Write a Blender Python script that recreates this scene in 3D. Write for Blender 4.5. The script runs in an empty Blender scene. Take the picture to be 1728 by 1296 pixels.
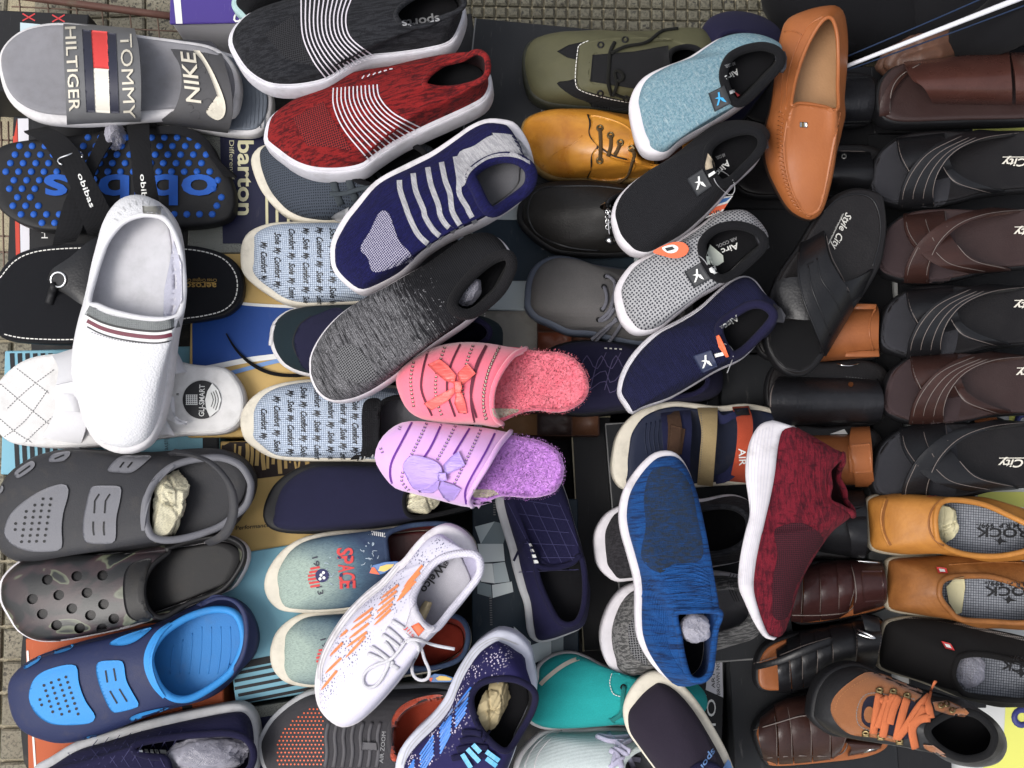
import bpy, bmesh, math, random
from mathutils import Vector, Matrix, noise
from mathutils.bvhtree import BVHTree
random.seed(7)
rad = math.radians
SC = bpy.context.scene
COL = SC.collection

# ------------------------------------------------------------------ camera, sky, sun, exposure
CAM = Vector((0.0, -0.15, 1.40)); TILT = rad(7); F = 1771.0
cam = bpy.data.cameras.new('camera'); cam_o = bpy.data.objects.new('camera', cam); COL.objects.link(cam_o)
cam_o.location = CAM; cam_o.rotation_euler = (TILT, 0, 0)
cam.sensor_fit = 'HORIZONTAL'; cam.angle = 2*math.atan(864/F); cam.clip_start = .05; cam.clip_end = 200
SC.camera = cam_o
SUN_EL, SUN_AZ = rad(56), rad(208)          # azimuth measured counter-clockwise from +x
w = bpy.data.worlds.new('World'); SC.world = w; w.use_nodes = True
_n = w.node_tree.nodes; _n.clear()
_sky = _n.new('ShaderNodeTexSky'); _sky.sky_type = 'NISHITA'; _sky.sun_disc = False
_sky.sun_elevation = SUN_EL; _sky.sun_rotation = rad(90) - SUN_AZ; _sky.air_density = 1.0; _sky.dust_density = 4.0; _sky.ozone_density = 1.0
_bg = _n.new('ShaderNodeBackground'); _bg.inputs['Strength'].default_value = .15
_hs = _n.new('ShaderNodeHueSaturation'); _hs.inputs['Saturation'].default_value = .32
_o = _n.new('ShaderNodeOutputWorld'); L = w.node_tree.links
L.new(_sky.outputs[0], _hs.inputs['Color']); L.new(_hs.outputs[0], _bg.inputs['Color']); L.new(_bg.outputs[0], _o.inputs['Surface'])
sun = bpy.data.lights.new('sun', 'SUN'); sun.energy = .9; sun.angle = rad(28); sun.color = (1, .97, .93)
sun_o = bpy.data.objects.new('sun', sun); COL.objects.link(sun_o)
_d = Vector((math.cos(SUN_EL)*math.cos(SUN_AZ), math.cos(SUN_EL)*math.sin(SUN_AZ), math.sin(SUN_EL)))
sun_o.rotation_euler = _d.to_track_quat('Z', 'Y').to_euler(); sun_o.location = _d*8
SC.view_settings.view_transform = 'Standard'; SC.view_settings.look = 'None'
SC.view_settings.exposure = 0.75; SC.view_settings.gamma = 1; SC.view_settings.use_curve_mapping = False

# ------------------------------------------------------------------ projection of the survey points
R3 = Matrix.Rotation(TILT, 3, 'X')
def ray(p): return R3 @ Vector(((p[0]-864)/F, -(p[1]-648)/F, -1))
def P(p, z):
    d = ray(p); return CAM + d*((z-CAM.z)/d.z)
_X = {'a': (0, 3.757), 'b': (360, 3.456), 'c': (780, 3.456), 'd': (1228, 3.456)}
_Y = {'a': (0, 320, 640, 951), 'b': (0, 340, 640, 921)}
def q(t, *n):
    x0, f = _X[t[0]]; y0 = _Y['a' if t[0] == 'a' else 'b'][int(t[1])]
    return [(x0+n[i]/f, y0+n[i+1]/f) for i in range(0, len(n), 2)]
def pts(*n): return [(n[i], n[i+1]) for i in range(0, len(n), 2)]

def V2(p): return Vector((p[0], p[1]))
def spline(ps, n, closed=False):
    ps = [Vector(p) for p in ps]
    if len(ps) == 2 and not closed: return [ps[0].lerp(ps[1], i/(n-1)) for i in range(n)]
    k = len(ps); out = []; K = 10
    for i in range(k if closed else k-1):
        if closed: p0, p1, p2, p3 = ps[i-1], ps[i], ps[(i+1) % k], ps[(i+2) % k]
        else: p0, p1, p2, p3 = ps[max(i-1, 0)], ps[i], ps[i+1], ps[min(i+2, k-1)]
        for j in range(K):
            t = j/K; t2 = t*t; t3 = t2*t
            out.append(.5*((2*p1)+(p2-p0)*t+(2*p0-5*p1+4*p2-p3)*t2+(3*p1-p0-3*p2+p3)*t3))
    if not closed: out.append(ps[-1].copy())
    return resample(out, n, closed)
def resample(out, n, closed=False):
    if closed: out = out + [out[0]]
    acc = [0]
    for a, b in zip(out, out[1:]): acc.append(acc[-1]+(b-a).length)
    T = acc[-1] or 1e-9; res = []; j = 0
    for i in range(n):
        d = T*i/(n if closed else n-1)
        while j < len(acc)-2 and acc[j+1] < d: j += 1
        s = (acc[j+1]-acc[j]) or 1e-9
        res.append(out[j].lerp(out[j+1], min(1, max(0, (d-acc[j])/s))))
    return res
def normals2(c):
    n = len(c); r = []
    for i in range(n):
        t = c[(i+1) % n]-c[i-1]; v = Vector((t.y, -t.x)); r.append(v.normalized() if v.length > 1e-9 else Vector((1, 0)))
    return r                                    # outward for a counter-clockwise loop
def inset(c, toe, left=None, right=None, heel=None):
    if left is None: left = right = heel = toe
    N = normals2(c); out = []
    for p, n in zip(c, N):
        k = max(n.x, 0)**2*toe+max(-n.x, 0)**2*heel+max(n.y, 0)**2*left+max(-n.y, 0)**2*right
        out.append(p-n*k)
    return out

# ------------------------------------------------------------------ materials
def lin(v):
    v /= 255; return v/12.92 if v <= .04045 else ((v+.055)/1.055)**2.4
def C(r, g, b, k=1):
    a = [lin(r), lin(g), lin(b)]; y_ = .3*a[0]+.6*a[1]+.1*a[2]; a = [v*.95+y_*.05 for v in a]; m = max(a); k *= .54+.26*min(1, m*1.6); return (a[0]*k, a[1]*k, a[2]*k, 1)
MATS = {}
class NT:
    def __init__(s, name):
        s.m = bpy.data.materials.new(name); s.m.use_nodes = True; s.t = s.m.node_tree; s.b = s.t.nodes['Principled BSDF']
        s.tc = s.t.nodes.new('ShaderNodeTexCoord').outputs['Object']
    def n(s, ty, **k):
        nd = s.t.nodes.new('ShaderNode'+ty)
        for a, v in k.items():
            if hasattr(nd, a): setattr(nd, a, v)
            else: s.i(nd, a.replace('_', ' '), v)
        return nd
    def i(s, nd, key, v):
        sock = nd.inputs[key]
        if isinstance(v, bpy.types.NodeSocket): s.t.links.new(v, sock)
        else: sock.default_value = v
    def mapping(s, sc, rot=(0, 0, 0), src=None):
        m = s.n('Mapping'); s.i(m, 'Vector', src or s.tc); s.i(m, 'Scale', sc); s.i(m, 'Rotation', rot); return m.outputs[0]
    def noise(s, scale, vec=None, detail=3, rough=.6, dist=0):
        nd = s.n('TexNoise'); s.i(nd, 'Vector', vec or s.tc); s.i(nd, 'Scale', scale); s.i(nd, 'Detail', detail); s.i(nd, 'Roughness', rough); s.i(nd, 'Distortion', dist)
        return nd.outputs['Fac']
    def ramp(s, fac, stops, interp='LINEAR'):
        nd = s.n('ValToRGB'); cr = nd.color_ramp; cr.interpolation = interp
        while len(cr.elements) < len(stops): cr.elements.new(.5)
        for e, (p, c) in zip(cr.elements, stops):
            e.position = p; e.color = c if not isinstance(c, (int, float)) else (c, c, c, 1)
        s.i(nd, 'Fac', fac); return nd.outputs['Color']
    def mix(s, fac, a, b, mode='MIX'):
        nd = s.n('Mix', data_type='RGBA', blend_type=mode)
        for k, v in (('Factor', fac), ('A', a), ('B', b)):
            sock = [x for x in nd.inputs if x.name == k and (x.type == 'RGBA' or k == 'Factor' and x.type == 'VALUE')][0]
            if isinstance(v, bpy.types.NodeSocket): s.t.links.new(v, sock)
            else: sock.default_value = v
        return [x for x in nd.outputs if x.type == 'RGBA'][0]
    def math(s, op, a, b=0.0):
        nd = s.n('Math', operation=op); s.i(nd, 0, a); s.i(nd, 1, b); return nd.outputs[0]
    def bump(s, h, dist, strength=1.0):
        nd = s.n('Bump'); s.i(nd, 'Height', h); s.i(nd, 'Distance', dist); s.i(nd, 'Strength', strength)
        if s.b.inputs['Normal'].links: s.i(nd, 'Normal', s.b.inputs['Normal'].links[0].from_socket)
        s.i(s.b, 'Normal', nd.outputs[0])
    def color(s, c): s.i(s.b, 'Base Color', c)
def mk(name):
    def deco(fn):
        return fn
    return deco
def finish(t, rough, metal=0, sheen=0, coat=0, spec=None):
    b = t.b; b.inputs['Roughness'].default_value = rough; b.inputs['Metallic'].default_value = metal
    if sheen: b.inputs['Sheen Weight'].default_value = sheen; b.inputs['Sheen Roughness'].default_value = .5
    if coat: b.inputs['Coat Weight'].default_value = coat; b.inputs['Coat Roughness'].default_value = .25
    if spec is not None: b.inputs['Specular IOR Level'].default_value = spec
    return t.m
def dirt(t, c, amount=.35, scale=25, dc=None):
    """soft patches of grime with a shape of their own"""
    n = t.noise(scale, detail=5, rough=.7); f = t.ramp(n, [(.52, 0.0), (.78, 1.0)])
    f2 = t.math('MULTIPLY', f, amount); return t.mix(f2, c, dc or C(120, 108, 90))
def rubber(name, c, rough=.55, var=.12, grime=.25, grain=.0003, lines=0):
    t = NT(name); n = t.noise(60, detail=4)
    c1 = t.mix(t.ramp(n, [(.35, 0.0), (.7, 1.0)]), c, tuple([x*(1-var) for x in c[:3]]+[1]))
    t.color(dirt(t, c1, grime, 30) if grime else c1); t.bump(t.noise(900, detail=2), grain, .5)
    if lines:
        wv = t.n('TexWave', wave_type='BANDS', bands_direction='Z'); t.i(wv, 'Vector', t.tc); t.i(wv, 'Scale', lines); t.bump(wv.outputs['Fac'], .0012, .6)
    return finish(t, rough, spec=.2)
def leather(name, c, c2=None, rough=.38, grain=.0005, gscale=350, coat=.15, var=.5, pat=30, wrinkle=0):
    t = NT(name); n = t.noise(pat, detail=5, rough=.65, dist=.6)
    c2 = c2 or tuple([x*.72 for x in c[:3]]+[1])
    t.color(t.mix(t.math('MULTIPLY', t.ramp(n, [(.35, 0.0), (.68, 1.0)]), var), c, c2))
    vo = t.n('TexVoronoi'); t.i(vo, 'Vector', t.tc); t.i(vo, 'Scale', gscale); t.bump(vo.outputs['Distance'], grain, .3)
    t.bump(t.noise(38, detail=2), .0009, .3)
    if wrinkle:
        t.bump(t.noise(1, vec=t.mapping((110, 14, 40)), detail=3), .0012, wrinkle)
    r = t.ramp(t.noise(50, detail=3), [(.3, rough-.06), (.75, rough+.14)]); t.i(t.b, 'Roughness', r)
    m = finish(t, rough, coat=coat*.5, spec=.24); t.i(t.b, 'Roughness', r); return m
def fabric(name, c, c2=None, rough=.9, weave=900, depth=.0004, var=.4, sheen=.02, scale=40, stripes=None):
    t = NT(name); c2 = c2 or tuple([min(1, x*.6) for x in c[:3]]+[1])
    f = t.mix(t.math('MULTIPLY', t.ramp(t.noise(scale, detail=6, rough=.75), [(.3, 0.0), (.75, 1.0)]), var), c, c2)
    fine = t.noise(1, vec=t.mapping((weave*.9, weave*.9, weave*.9)), detail=1)
    f = t.mix(t.math('MULTIPLY', fine, .45), f, tuple([x*.35 for x in c[:3]]+[1]))
    t.color(f)
    for d in ('X', 'Y'):
        wv = t.n('TexWave', wave_type='BANDS', bands_direction=d); t.i(wv, 'Vector', t.tc); t.i(wv, 'Scale', weave*.3); t.i(wv, 'Distortion', .6); t.bump(wv.outputs['Fac'], depth, .6)
    t.bump(t.noise(35, detail=3), .0015, .35)
    return finish(t, rough, sheen=sheen, spec=.15)
def melange(name, c, c2, sx=45, sy=500, lo=.46, hi=.54, dist=0, rough=.9, rib=260, ribdir='X', third=None, bumpd=.0008):
    """two-tone knit: streaks along the shoe, fine ribs across it"""
    t = NT(name); v = t.mapping((sx, sy, sy*.5)); n = t.noise(1, vec=v, detail=3, rough=.65, dist=dist)
    f = t.mix(t.ramp(n, [(lo, 0.0), (hi, 1.0)]), c, c2)
    if third:
        n3 = t.noise(1, vec=t.mapping((sx*2.2, sy*.3, sy*.3)), detail=4); f = t.mix(t.math('MULTIPLY', t.ramp(n3, [(.55, 0.0), (.68, 1.0)]), .8), f, third)
    st = t.noise(1, vec=t.mapping((700, 700, 700)), detail=1)
    f = t.mix(t.math('MULTIPLY', st, .55), f, tuple([x*.3 for x in c[:3]]+[1])); t.color(f)
    wv = t.n('TexWave', wave_type='BANDS', bands_direction=ribdir); t.i(wv, 'Vector', t.tc); t.i(wv, 'Scale', rib); t.i(wv, 'Distortion', 1.5); t.i(wv, 'Detail Scale', 8.0)
    t.bump(wv.outputs['Fac'], bumpd, .7); t.bump(st, .0008, .7); t.bump(t.noise(34, detail=3), .0034, .5)
    return finish(t, rough, sheen=.02, spec=.12)
def gridmesh(name, c, c2, pitch=.0026, line=.35, rough=.9, offset=0.0, bumpd=.0006):
    """open checked fabric: threads of c2 over c"""
    t = NT(name); br = t.n('TexBrick'); br.offset = offset; br.squash = 1
    t.i(br, 'Vector', t.mapping((1, 1, 0))); t.i(br, 'Color1', c); t.i(br, 'Color2', tuple([x*.9 for x in c[:3]]+[1])); t.i(br, 'Mortar', c2)
    t.i(br, 'Scale', 1.0); t.i(br, 'Mortar Size', pitch*line*.5); t.i(br, 'Mortar Smooth', .3); t.i(br, 'Brick Width', pitch); t.i(br, 'Row Height', pitch); t.i(br, 'Bias', 0.0)
    f = t.mix(t.math('MULTIPLY', t.noise(50, detail=5), .35), br.outputs['Color'], tuple([x*.6 for x in c[:3]]+[1])); t.color(f)
    t.bump(br.outputs['Fac'], bumpd, .8); t.bump(t.noise(35), .0015, .35); return finish(t, rough, spec=.25)
def dotmesh(name, c, c2, scale=330, size=.32, rough=.9, rnd=.15, sx=1, sy=1, var=.3):
    t = NT(name); vo = t.n('TexVoronoi'); vo.voronoi_dimensions = '2D'; t.i(vo, 'Vector', t.mapping((sx, sy, 1))); t.i(vo, 'Scale', scale); t.i(vo, 'Randomness', rnd)
    f = t.ramp(vo.outputs['Distance'], [(size*.75, 1.0), (size, 0.0)])
    base = t.mix(t.math('MULTIPLY', t.noise(60, detail=5), var), c, tuple([x*.6 for x in c[:3]]+[1]))
    t.color(t.mix(f, base, c2)); t.bump(f, .0006, -.7 if False else .6); t.bump(t.noise(900), .0004, .5); return finish(t, rough, spec=.25)
def flat(name, c, rough=.6, var=.1, metal=0, coat=0):
    t = NT(name); t.color(t.mix(t.math('MULTIPLY', t.noise(80, detail=4), var), c, tuple([x*.55 for x in c[:3]]+[1]))); t.bump(t.noise(500), .0002, .4); return finish(t, rough, metal, coat=coat)
def card(name, c, rough=.45, scuff=.25, sc=None):
    """printed shoe-box board with scuffs"""
    t = NT(name); f = t.mix(t.math('MULTIPLY', t.noise(12, detail=6, rough=.7), .25), c, tuple([x*.7 for x in c[:3]]+[1]))
    s = t.ramp(t.noise(1, vec=t.mapping((180, 25, 60)), detail=5, rough=.75), [(.6, 0.0), (.72, 1.0)])
    f = t.mix(t.math('MULTIPLY', s, scuff), f, sc or C(150, 148, 142)); t.color(f)
    t.bump(t.noise(18, detail=3), .002, .35); t.bump(t.noise(700), .0001, .5)
    return finish(t, rough+.1, spec=.22)
def speckle(name, c, c2, scale=700, lo=.5, hi=.6, rough=.6):
    t = NT(name); t.color(t.mix(t.ramp(t.noise(scale, detail=2), [(lo, 0.0), (hi, 1.0)]), c, c2)); t.bump(t.noise(scale), .0003, .4); return finish(t, rough)

# ------------------------------------------------------------------ things
NAMES = {}
def newobj(name, me):
    o = bpy.data.objects.new(name, me); COL.objects.link(o); return o
class Thing:
    def __init__(s, name, label, cat, heel, toe, zh, zt=None, roll=0, group=None, hs=.022):
        zt = zh if zt is None else zt
        A, B = P(heel, zh), P(toe, zt); x = (B-A).normalized(); y = Vector((0, 0, 1)).cross(x).normalized(); z = x.cross(y)
        M = Matrix((x, y, z)).transposed().to_4x4()
        M = Matrix.Translation(A) @ M @ Matrix.Rotation(rad(roll), 4, 'X')
        s.M = M; s.Mi = M.inverted(); s.Mi3 = s.Mi.to_3x3(); s.c = s.Mi @ CAM; s.len = (B-A).length; s.hs = hs
        o = newobj(name, None); o.matrix_world = M; o.empty_display_size = .02; s.o = o
        o['label'] = label; o['category'] = cat
        if group: o['group'] = group
        s.V = []; s.Fc = []; s._bvh = None
    SUBN = frozenset('stitching white_thread grey_stripe orange_bar blue_bar cyan_bar red_stripe white_stripe black_stripe maroon_stripe thin_stripe stripe ladder_stripe vent_shade_disc slot heel_rib quilt_seam knit_rib ankle_rib white_bar script_print felt_letter denim_lettering chalk_scribble navy_patch orange_dot moulded_rib moulded_line crease side_seam heel_seam apron_seam apron_ridge whip_stitch cut_edge strap_edge toe_seam toe_line striped_trim strap_lettering raised_lettering vein logo print_arc print_grid print_lens print_lettering tag_mark emblem_bar fold vamp_fold vamp_edge seam eyelet rivet instep_lettering pale_spot navy_ball tongue_lettering'.split())
    LIDN = frozenset('printed_word printed_stripe navy_panel red_stripe white_stripe white_line light_blue_line blue_band black_stripe dark_panel brown_panel gold_brush_mark teal_band printed_ring patch facet label red_cross pale_panel white_border printed_hook dark_seam white_edge worn_edge stitching'.split())
    def home(s, name):
        if hasattr(s, 'lid'): return s.lid if name in s.LIDN else s.o
        if name.startswith('insole_') or name == 'bird_print': return getattr(s, 'ins_o', s.o)
        if name in ('sole_line', 'sole_groove'): return getattr(s, 'sole_o', s.o)
        if name in ('footbed_rib', 'footbed_lettering', 'gold_lettering', 'insole_ridge', 'print_rule', 'gold_rule'): return getattr(s, 'foot_o', s.o)
        if name in s.SUBN: return getattr(s, 'main_o', s.o)
        return s.o
    def dir(s, p): return s.Mi3 @ ray(p)
    def loc(s, p, h):
        d = s.dir(p); return s.c + d*((h-s.c.z)/d.z)
    def px(s, v):                                   # metres per pixel about here
        return (s.c.length)/F
    def mesh(s, name, V, Fs, mat, smooth=True, parent=None, solid=True, label=None, kind=None, sharp=None):
        me = bpy.data.meshes.new(name); me.from_pydata([tuple(v) for v in V], [], Fs); me.update()
        if mat:
            for m in (mat if isinstance(mat, list) else [mat]): me.materials.append(m)
        if smooth: me.polygons.foreach_set('use_smooth', [True]*len(me.polygons))
        o = newobj(name, me); o.parent = parent or s.home(name)
        if name in ('upper', 'vamp', 'strap', 'front_strap', 'strip'): s.main_o = o
        elif name == 'insole': s.ins_o = o
        elif name == 'sole': s.sole_o = o
        elif name == 'footbed': s.foot_o = o
        if label: o['label'] = label
        if kind: o['kind'] = kind
        if solid:
            k = len(s.V); s.V += [Vector(v) for v in V]; s.Fc += [[i+k for i in f] for f in Fs]; s._bvh = None
        return o
    def bvh(s):
        if s._bvh is None: s._bvh = BVHTree.FromPolygons(s.V, s.Fc)
        return s._bvh
    def hit(s, p, lift=0.0):
        d = s.dir(p).normalized(); h, n, i, dist = s.bvh().ray_cast(s.c, d)
        if h is None: return None
        return h - d*lift
    def hit2(s, p, lift=0.0, near=None):
        h = s.hit(p, lift)
        if h is None and near is not None: h = s.loc(p, near)
        return h
    # ---- closed outline from survey points
    def outline(s, ps, h, n=96):
        if ps and len(ps[0]) == 2: c = [s.loc(p, h).to_2d() for p in spline(ps, n*2, True)]
        else: c = [Vector(p[:2]) for p in ps]
        c = resample(c, n, True)
        ar = sum(a.x*b.y-b.x*a.y for a, b in zip(c, c[1:]+c[:1]))
        if ar < 0: c.reverse()
        k = min(range(len(c)), key=lambda i: c[i].x); return c[k:]+c[:k]
    def slab(s, name, c, z0, z1, mat, bevel=.003, flare=0.0, grooves=0, gd=.0008, parent=None, dish=0.0, solid=True, label=None, rise=None):
        """prism over outline c with rounded edges; z1 may be a function of x"""
        f1 = z1 if callable(z1) else (lambda x: z1)
        f0 = z0 if callable(z0) else (lambda x: z0)
        rings = []
        prof = [(-bevel, 0, 0), (-bevel*.3, bevel*.35, 0), (0, bevel, 0)]
        if grooves:
            for g in range(1, grooves*2):
                prof.append((-gd if g % 2 else 0, g/(grooves*2), 2))
        prof += [(flare, -bevel, 1), (flare-bevel*.3, -bevel*.35, 1), (flare-bevel, 0, 1)]
        N = normals2(c)
        for off, dz, top in prof:
            r = []
            for p, nn in zip(c, N):
                a, b = f0(p.x), f1(p.x)
                z = a+dz if top == 0 else (b+dz if top == 1 else a+bevel+(b-a-2*bevel)*dz)
                xy = p+nn*off; r.append((xy.x, xy.y, z))
            rings.append(r)
        cc = sum(c, Vector((0, 0)))/len(c)
        for k in (.93, .8, .65, .5, .35, .2, .05):      # top face grid
            r = []
            for x0, y0, z0_ in rings[len(prof)-1]:
                xx = cc.x+(x0-cc.x)*k; yy = cc.y+(y0-cc.y)*k
                r.append((xx, yy, f1(xx)-dish*(1-k*k)))
            rings.append(r)
        V = [v for r in rings for v in r]; n = len(c); Fs = []
        for j in range(len(rings)-1):
            for i in range(n):
                a, b = j*n+i, j*n+(i+1) % n; Fs.append([a, b, b+n, a+n])
        Fs.append([(len(rings)-1)*n+i for i in range(n)]); Fs.append([i for i in reversed(range(n))])
        return s.mesh(name, V, Fs, mat, parent=parent, solid=solid, label=label)
    def loft(s, name, base, rim, zb, zr, mat, k=.35, p=2.2, M=14, parent=None, ins=0.0, solid=True, bulge=0.0, kx=None, label=None, fn=None, wk=.5):
        n = len(base); V = []; Fs = []
        xs = [b.x for b in base]; x0, x1 = min(xs), max(xs)
        for j in range(M+1):
            u = (j/M)**1.8
            for i in range(n):
                b, r = base[i], rim[i]; tt = (b.x-x0)/(x1-x0)
                kk = k*max(0, (tt-.5)*2)**.7 if tt > .5 else 0; kk = max(kk, wk*min(1, max(0, (.72-tt)/.25)))
                e = (1-(1-u)**p)**(1/p); v = (1-kk)*e+kk*u
                q_ = b.lerp(r, u); z0 = zb(b.x) if callable(zb) else zb; z = z0+(zr[i]-z0)*v
                if bulge:
                    d = (b-r); d = d.normalized() if d.length > 1e-6 else Vector((0, 0)); q_ = q_+d*bulge*math.sin(math.pi*min(1, e))*(1 if tt < .6 else max(0, 1-(tt-.6)/.3))
                if fn: z += fn(q_.x, q_.y, u)
                V.append((q_.x, q_.y, z-ins*.6))
        for j in range(M):
            for i in range(n):
                a, b = j*n+i, j*n+(i+1) % n; Fs.append([a, b, b+n, a+n])
        return s.mesh(name, V, Fs, mat, parent=parent, solid=solid, label=label)
    def tube(s, name, ps, r, mat, closed=False, m=8, flat=1.0, parent=None, solid=False, label=None, kind=None, taper=False):
        ps = [Vector(p) for p in ps]; n = len(ps); V = []; Fs = []
        for i, p in enumerate(ps):
            a = ps[(i+1) % n] if closed or i < n-1 else p; b = ps[i-1] if closed or i > 0 else p
            t = (a-b).normalized() if (a-b).length > 1e-9 else Vector((1, 0, 0))
            up = Vector((0, 0, 1)); sd = t.cross(up)
            if sd.length < .05: sd = t.cross(Vector((0, 1, 0)))
            sd.normalize(); up = sd.cross(t)
            rr = r[i] if isinstance(r, (list, tuple)) else r
            for j in range(m):
                an = 2*math.pi*j/m; V.append(p+sd*(math.cos(an)*rr)+up*(math.sin(an)*rr*flat))
        for i in range(n if closed else n-1):
            for j in range(m):
                a, b = i*m+j, i*m+(j+1) % m; c_ = ((i+1) % n)*m; Fs.append([a, b, c_+(j+1) % m, c_+j])
        if not closed: Fs += [list(range(m))[::-1], [(n-1)*m+j for j in range(m)]]
        return s.mesh(name, V, Fs, mat, parent=parent, solid=solid, label=label, kind=kind)
    # ---- closed shoe
    def shoe(s, out, rim, mats, ins=(6, 6, 6, 6), hs=None, hsh=None, zr=(.085, .065, .085), k=.35, p=2.2, collar=.0035, grooves=0, rimwall=.0, N=96, bulge=.003, insole_z=.006, flare=0.0, bevel=.004, ns='sole', M=14, fn=None, toe_spring=0.0):
        """mats: sole, upper, lining, insole, collar"""
        hs = hs or s.hs; hsh = hsh or hs
        c = s.outline(out, hs*.6, N); x0, x1 = min(v.x for v in c), max(v.x for v in c)
        top = lambda x: hsh+(hs-hsh)*min(1, max(0, (x-x0)/(x1-x0)*1.4-.1))
        s.sole_c = c; s.top = top
        so = s.slab('sole', c, 0, top, mats[0], bevel=bevel, grooves=grooves, flare=flare)
        m = s.px(0); base = inset(c, *[v*m for v in ins]); s.base = base
        zf, zs, zk = zr
        if rim is None:
            cx, w_ = x0+(x1-x0)*.27, 0
            mid = lambda x: [sum(v)/2 for v in [sorted([b.y for b in sorted(base, key=lambda b: abs(b.x-x))[:4]])[::3]]][0]
            wd = (max(b.y for b in base)-min(b.y for b in base))*.28
            rc = [Vector((cx+(x1-x0)*.22*math.cos(a), mid(cx)+wd*math.sin(a))) for a in [2*math.pi*i/48 for i in range(48)]]
            rc = resample(rc, N, True)
        else:
            hh = [zs]*(N*2); pr = spline(rim, N*2, True)
            for it in range(3):
                pc = [s.loc(pp, h) for pp, h in zip(pr, hh)]; a, b = min(v.x for v in pc), max(v.x for v in pc)
                hh = [s._rz((v.x-a)/(b-a), zf, zs, zk) for v in pc]
            rc = resample([v.to_2d() for v in pc], N, True)
        ar = sum(a.x*b.y-b.x*a.y for a, b in zip(rc, rc[1:]+rc[:1]))
        if ar < 0: rc.reverse()
        kk = min(range(N), key=lambda i: rc[i].x); rc = rc[kk:]+rc[:kk]
        a, b = min(v.x for v in rc), max(v.x for v in rc); rz = [s._rz((v.x-a)/(b-a), zf, zs, zk) for v in rc]
        s.rim = rc; s.rimz = rz
        up = s.loft('upper', base, rc, lambda x: top(x)-.002, rz, mats[1], k=k, p=p, bulge=bulge, M=M, fn=fn)
        t = .0028
        s.loft('lining', inset(base, t*1.2), inset(rc, .0012), lambda x: top(x)+.001, [z-.001 for z in rz], mats[2], k=k, p=p, ins=t, bulge=bulge*.3, M=M, fn=fn)
        ib = inset(base, t*1.6)
        s.slab('insole', ib, lambda x: top(x)-.003, lambda x: top(x)+insole_z, mats[3], bevel=.002, dish=.0)
        if collar:
            s.tube('collar', [(v.x, v.y, z) for v, z in zip(rc, rz)], collar, mats[4], closed=True, solid=True)
        s.up = up; return s
    def _rz(s, t, zf, zs, zk):
        t = min(1, max(0, t)); return zk*(1-t)*(1-2*t)+4*zs*t*(1-t)+zf*t*(2*t-1)
    # ---- draped pieces
    def decal(s, name, poly, mat, lift=.0008, maxpx=6, closed_spline=0, parent=None, label=None, kind=None, thick=0, solid=False):
        if not closed_spline and len(poly) >= 9 and not hasattr(s, 'lid') and len(poly) < 40: closed_spline = 64
        if closed_spline: poly = [(v.x, v.y) for v in spline(poly, closed_spline, True)]
        bm = bmesh.new(); vs = [bm.verts.new((p[0], p[1], 0)) for p in poly]; bm.faces.new(vs)
        bmesh.ops.triangulate(bm, faces=bm.faces[:])
        return s._drape(bm, name, mat, lift, maxpx, parent, label, kind, thick, solid)
    def _drape(s, bm, name, mat, lift, maxpx, parent, label, kind, thick=0, solid=False):
        for _ in range(6):
            ed = [e for e in bm.edges if e.calc_length() > maxpx]
            if not ed or len(bm.verts) > 9000: break
            bmesh.ops.subdivide_edges(bm, edges=ed, cuts=1); bmesh.ops.triangulate(bm, faces=[f for f in bm.faces if len(f.verts) > 3])
        bm.verts.ensure_lookup_table(); bm.normal_update()
        V = []; ok = []
        for v in bm.verts:
            h = s.hit((v.co.x, v.co.y), lift); ok.append(h is not None); V.append(h or Vector((0, 0, 0)))
        Fs = [[v.index for v in f.verts] for f in bm.faces if all(ok[v.index] for v in f.verts)]
        bnd = [[v.index for v in e.verts] for e in bm.edges if len(e.link_faces) == 1] if thick else []
        bm.free()
        if thick:                                       # a skirt down to the surface gives the piece an edge
            k = len(V); V = V+[v+(v-s.c).normalized()*(lift+.0006) for v in V]
            Fs += [[a, b, b+k, a+k] for a, b in bnd if ok[a] and ok[b]]
        return s.mesh(name, V, Fs, mat, parent=parent, solid=solid, label=label, kind=kind)
    def ribbon(s, name, path, wpx, mat, lift=.0008, n=None, parent=None, kind=None, label=None, smooth=True):
        return s.ribbons(name, [path], wpx, mat, lift, n, parent, kind, label, smooth)
    def ribbons(s, name, paths, wpx, mat, lift=.0008, n=None, parent=None, kind=None, label=None, smooth=True):
        V = []; Fs = []
        for path in paths:
            path = [V2(p) for p in path]; Ln = sum((b-a).length for a, b in zip(path, path[1:])); m = n or max(2, int(Ln/6)+1)
            c = spline(path, m) if smooth and len(path) > 2 else resample(path, m)
            prev = None
            for i, p in enumerate(c):
                t = (c[min(i+1, m-1)]-c[max(i-1, 0)]); t = t.normalized() if t.length else Vector((1, 0)); nn = Vector((-t.y, t.x))
                wv = wpx(i/(m-1)) if callable(wpx) else wpx
                l, r = s.hit(p+nn*wv/2, lift), s.hit(p-nn*wv/2, lift)
                if l is None or r is None or (hasattr(s, 'up') and name in s.SUBN and min(l.z, r.z) < s.hs*1.0): prev = None; continue
                V += [l, r]; k = len(V)-2
                if prev is not None: Fs.append([prev, prev+1, k+1, k])
                prev = k
        return s.mesh(name, V, Fs, mat, parent=parent, solid=False, kind=kind, label=label)
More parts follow.
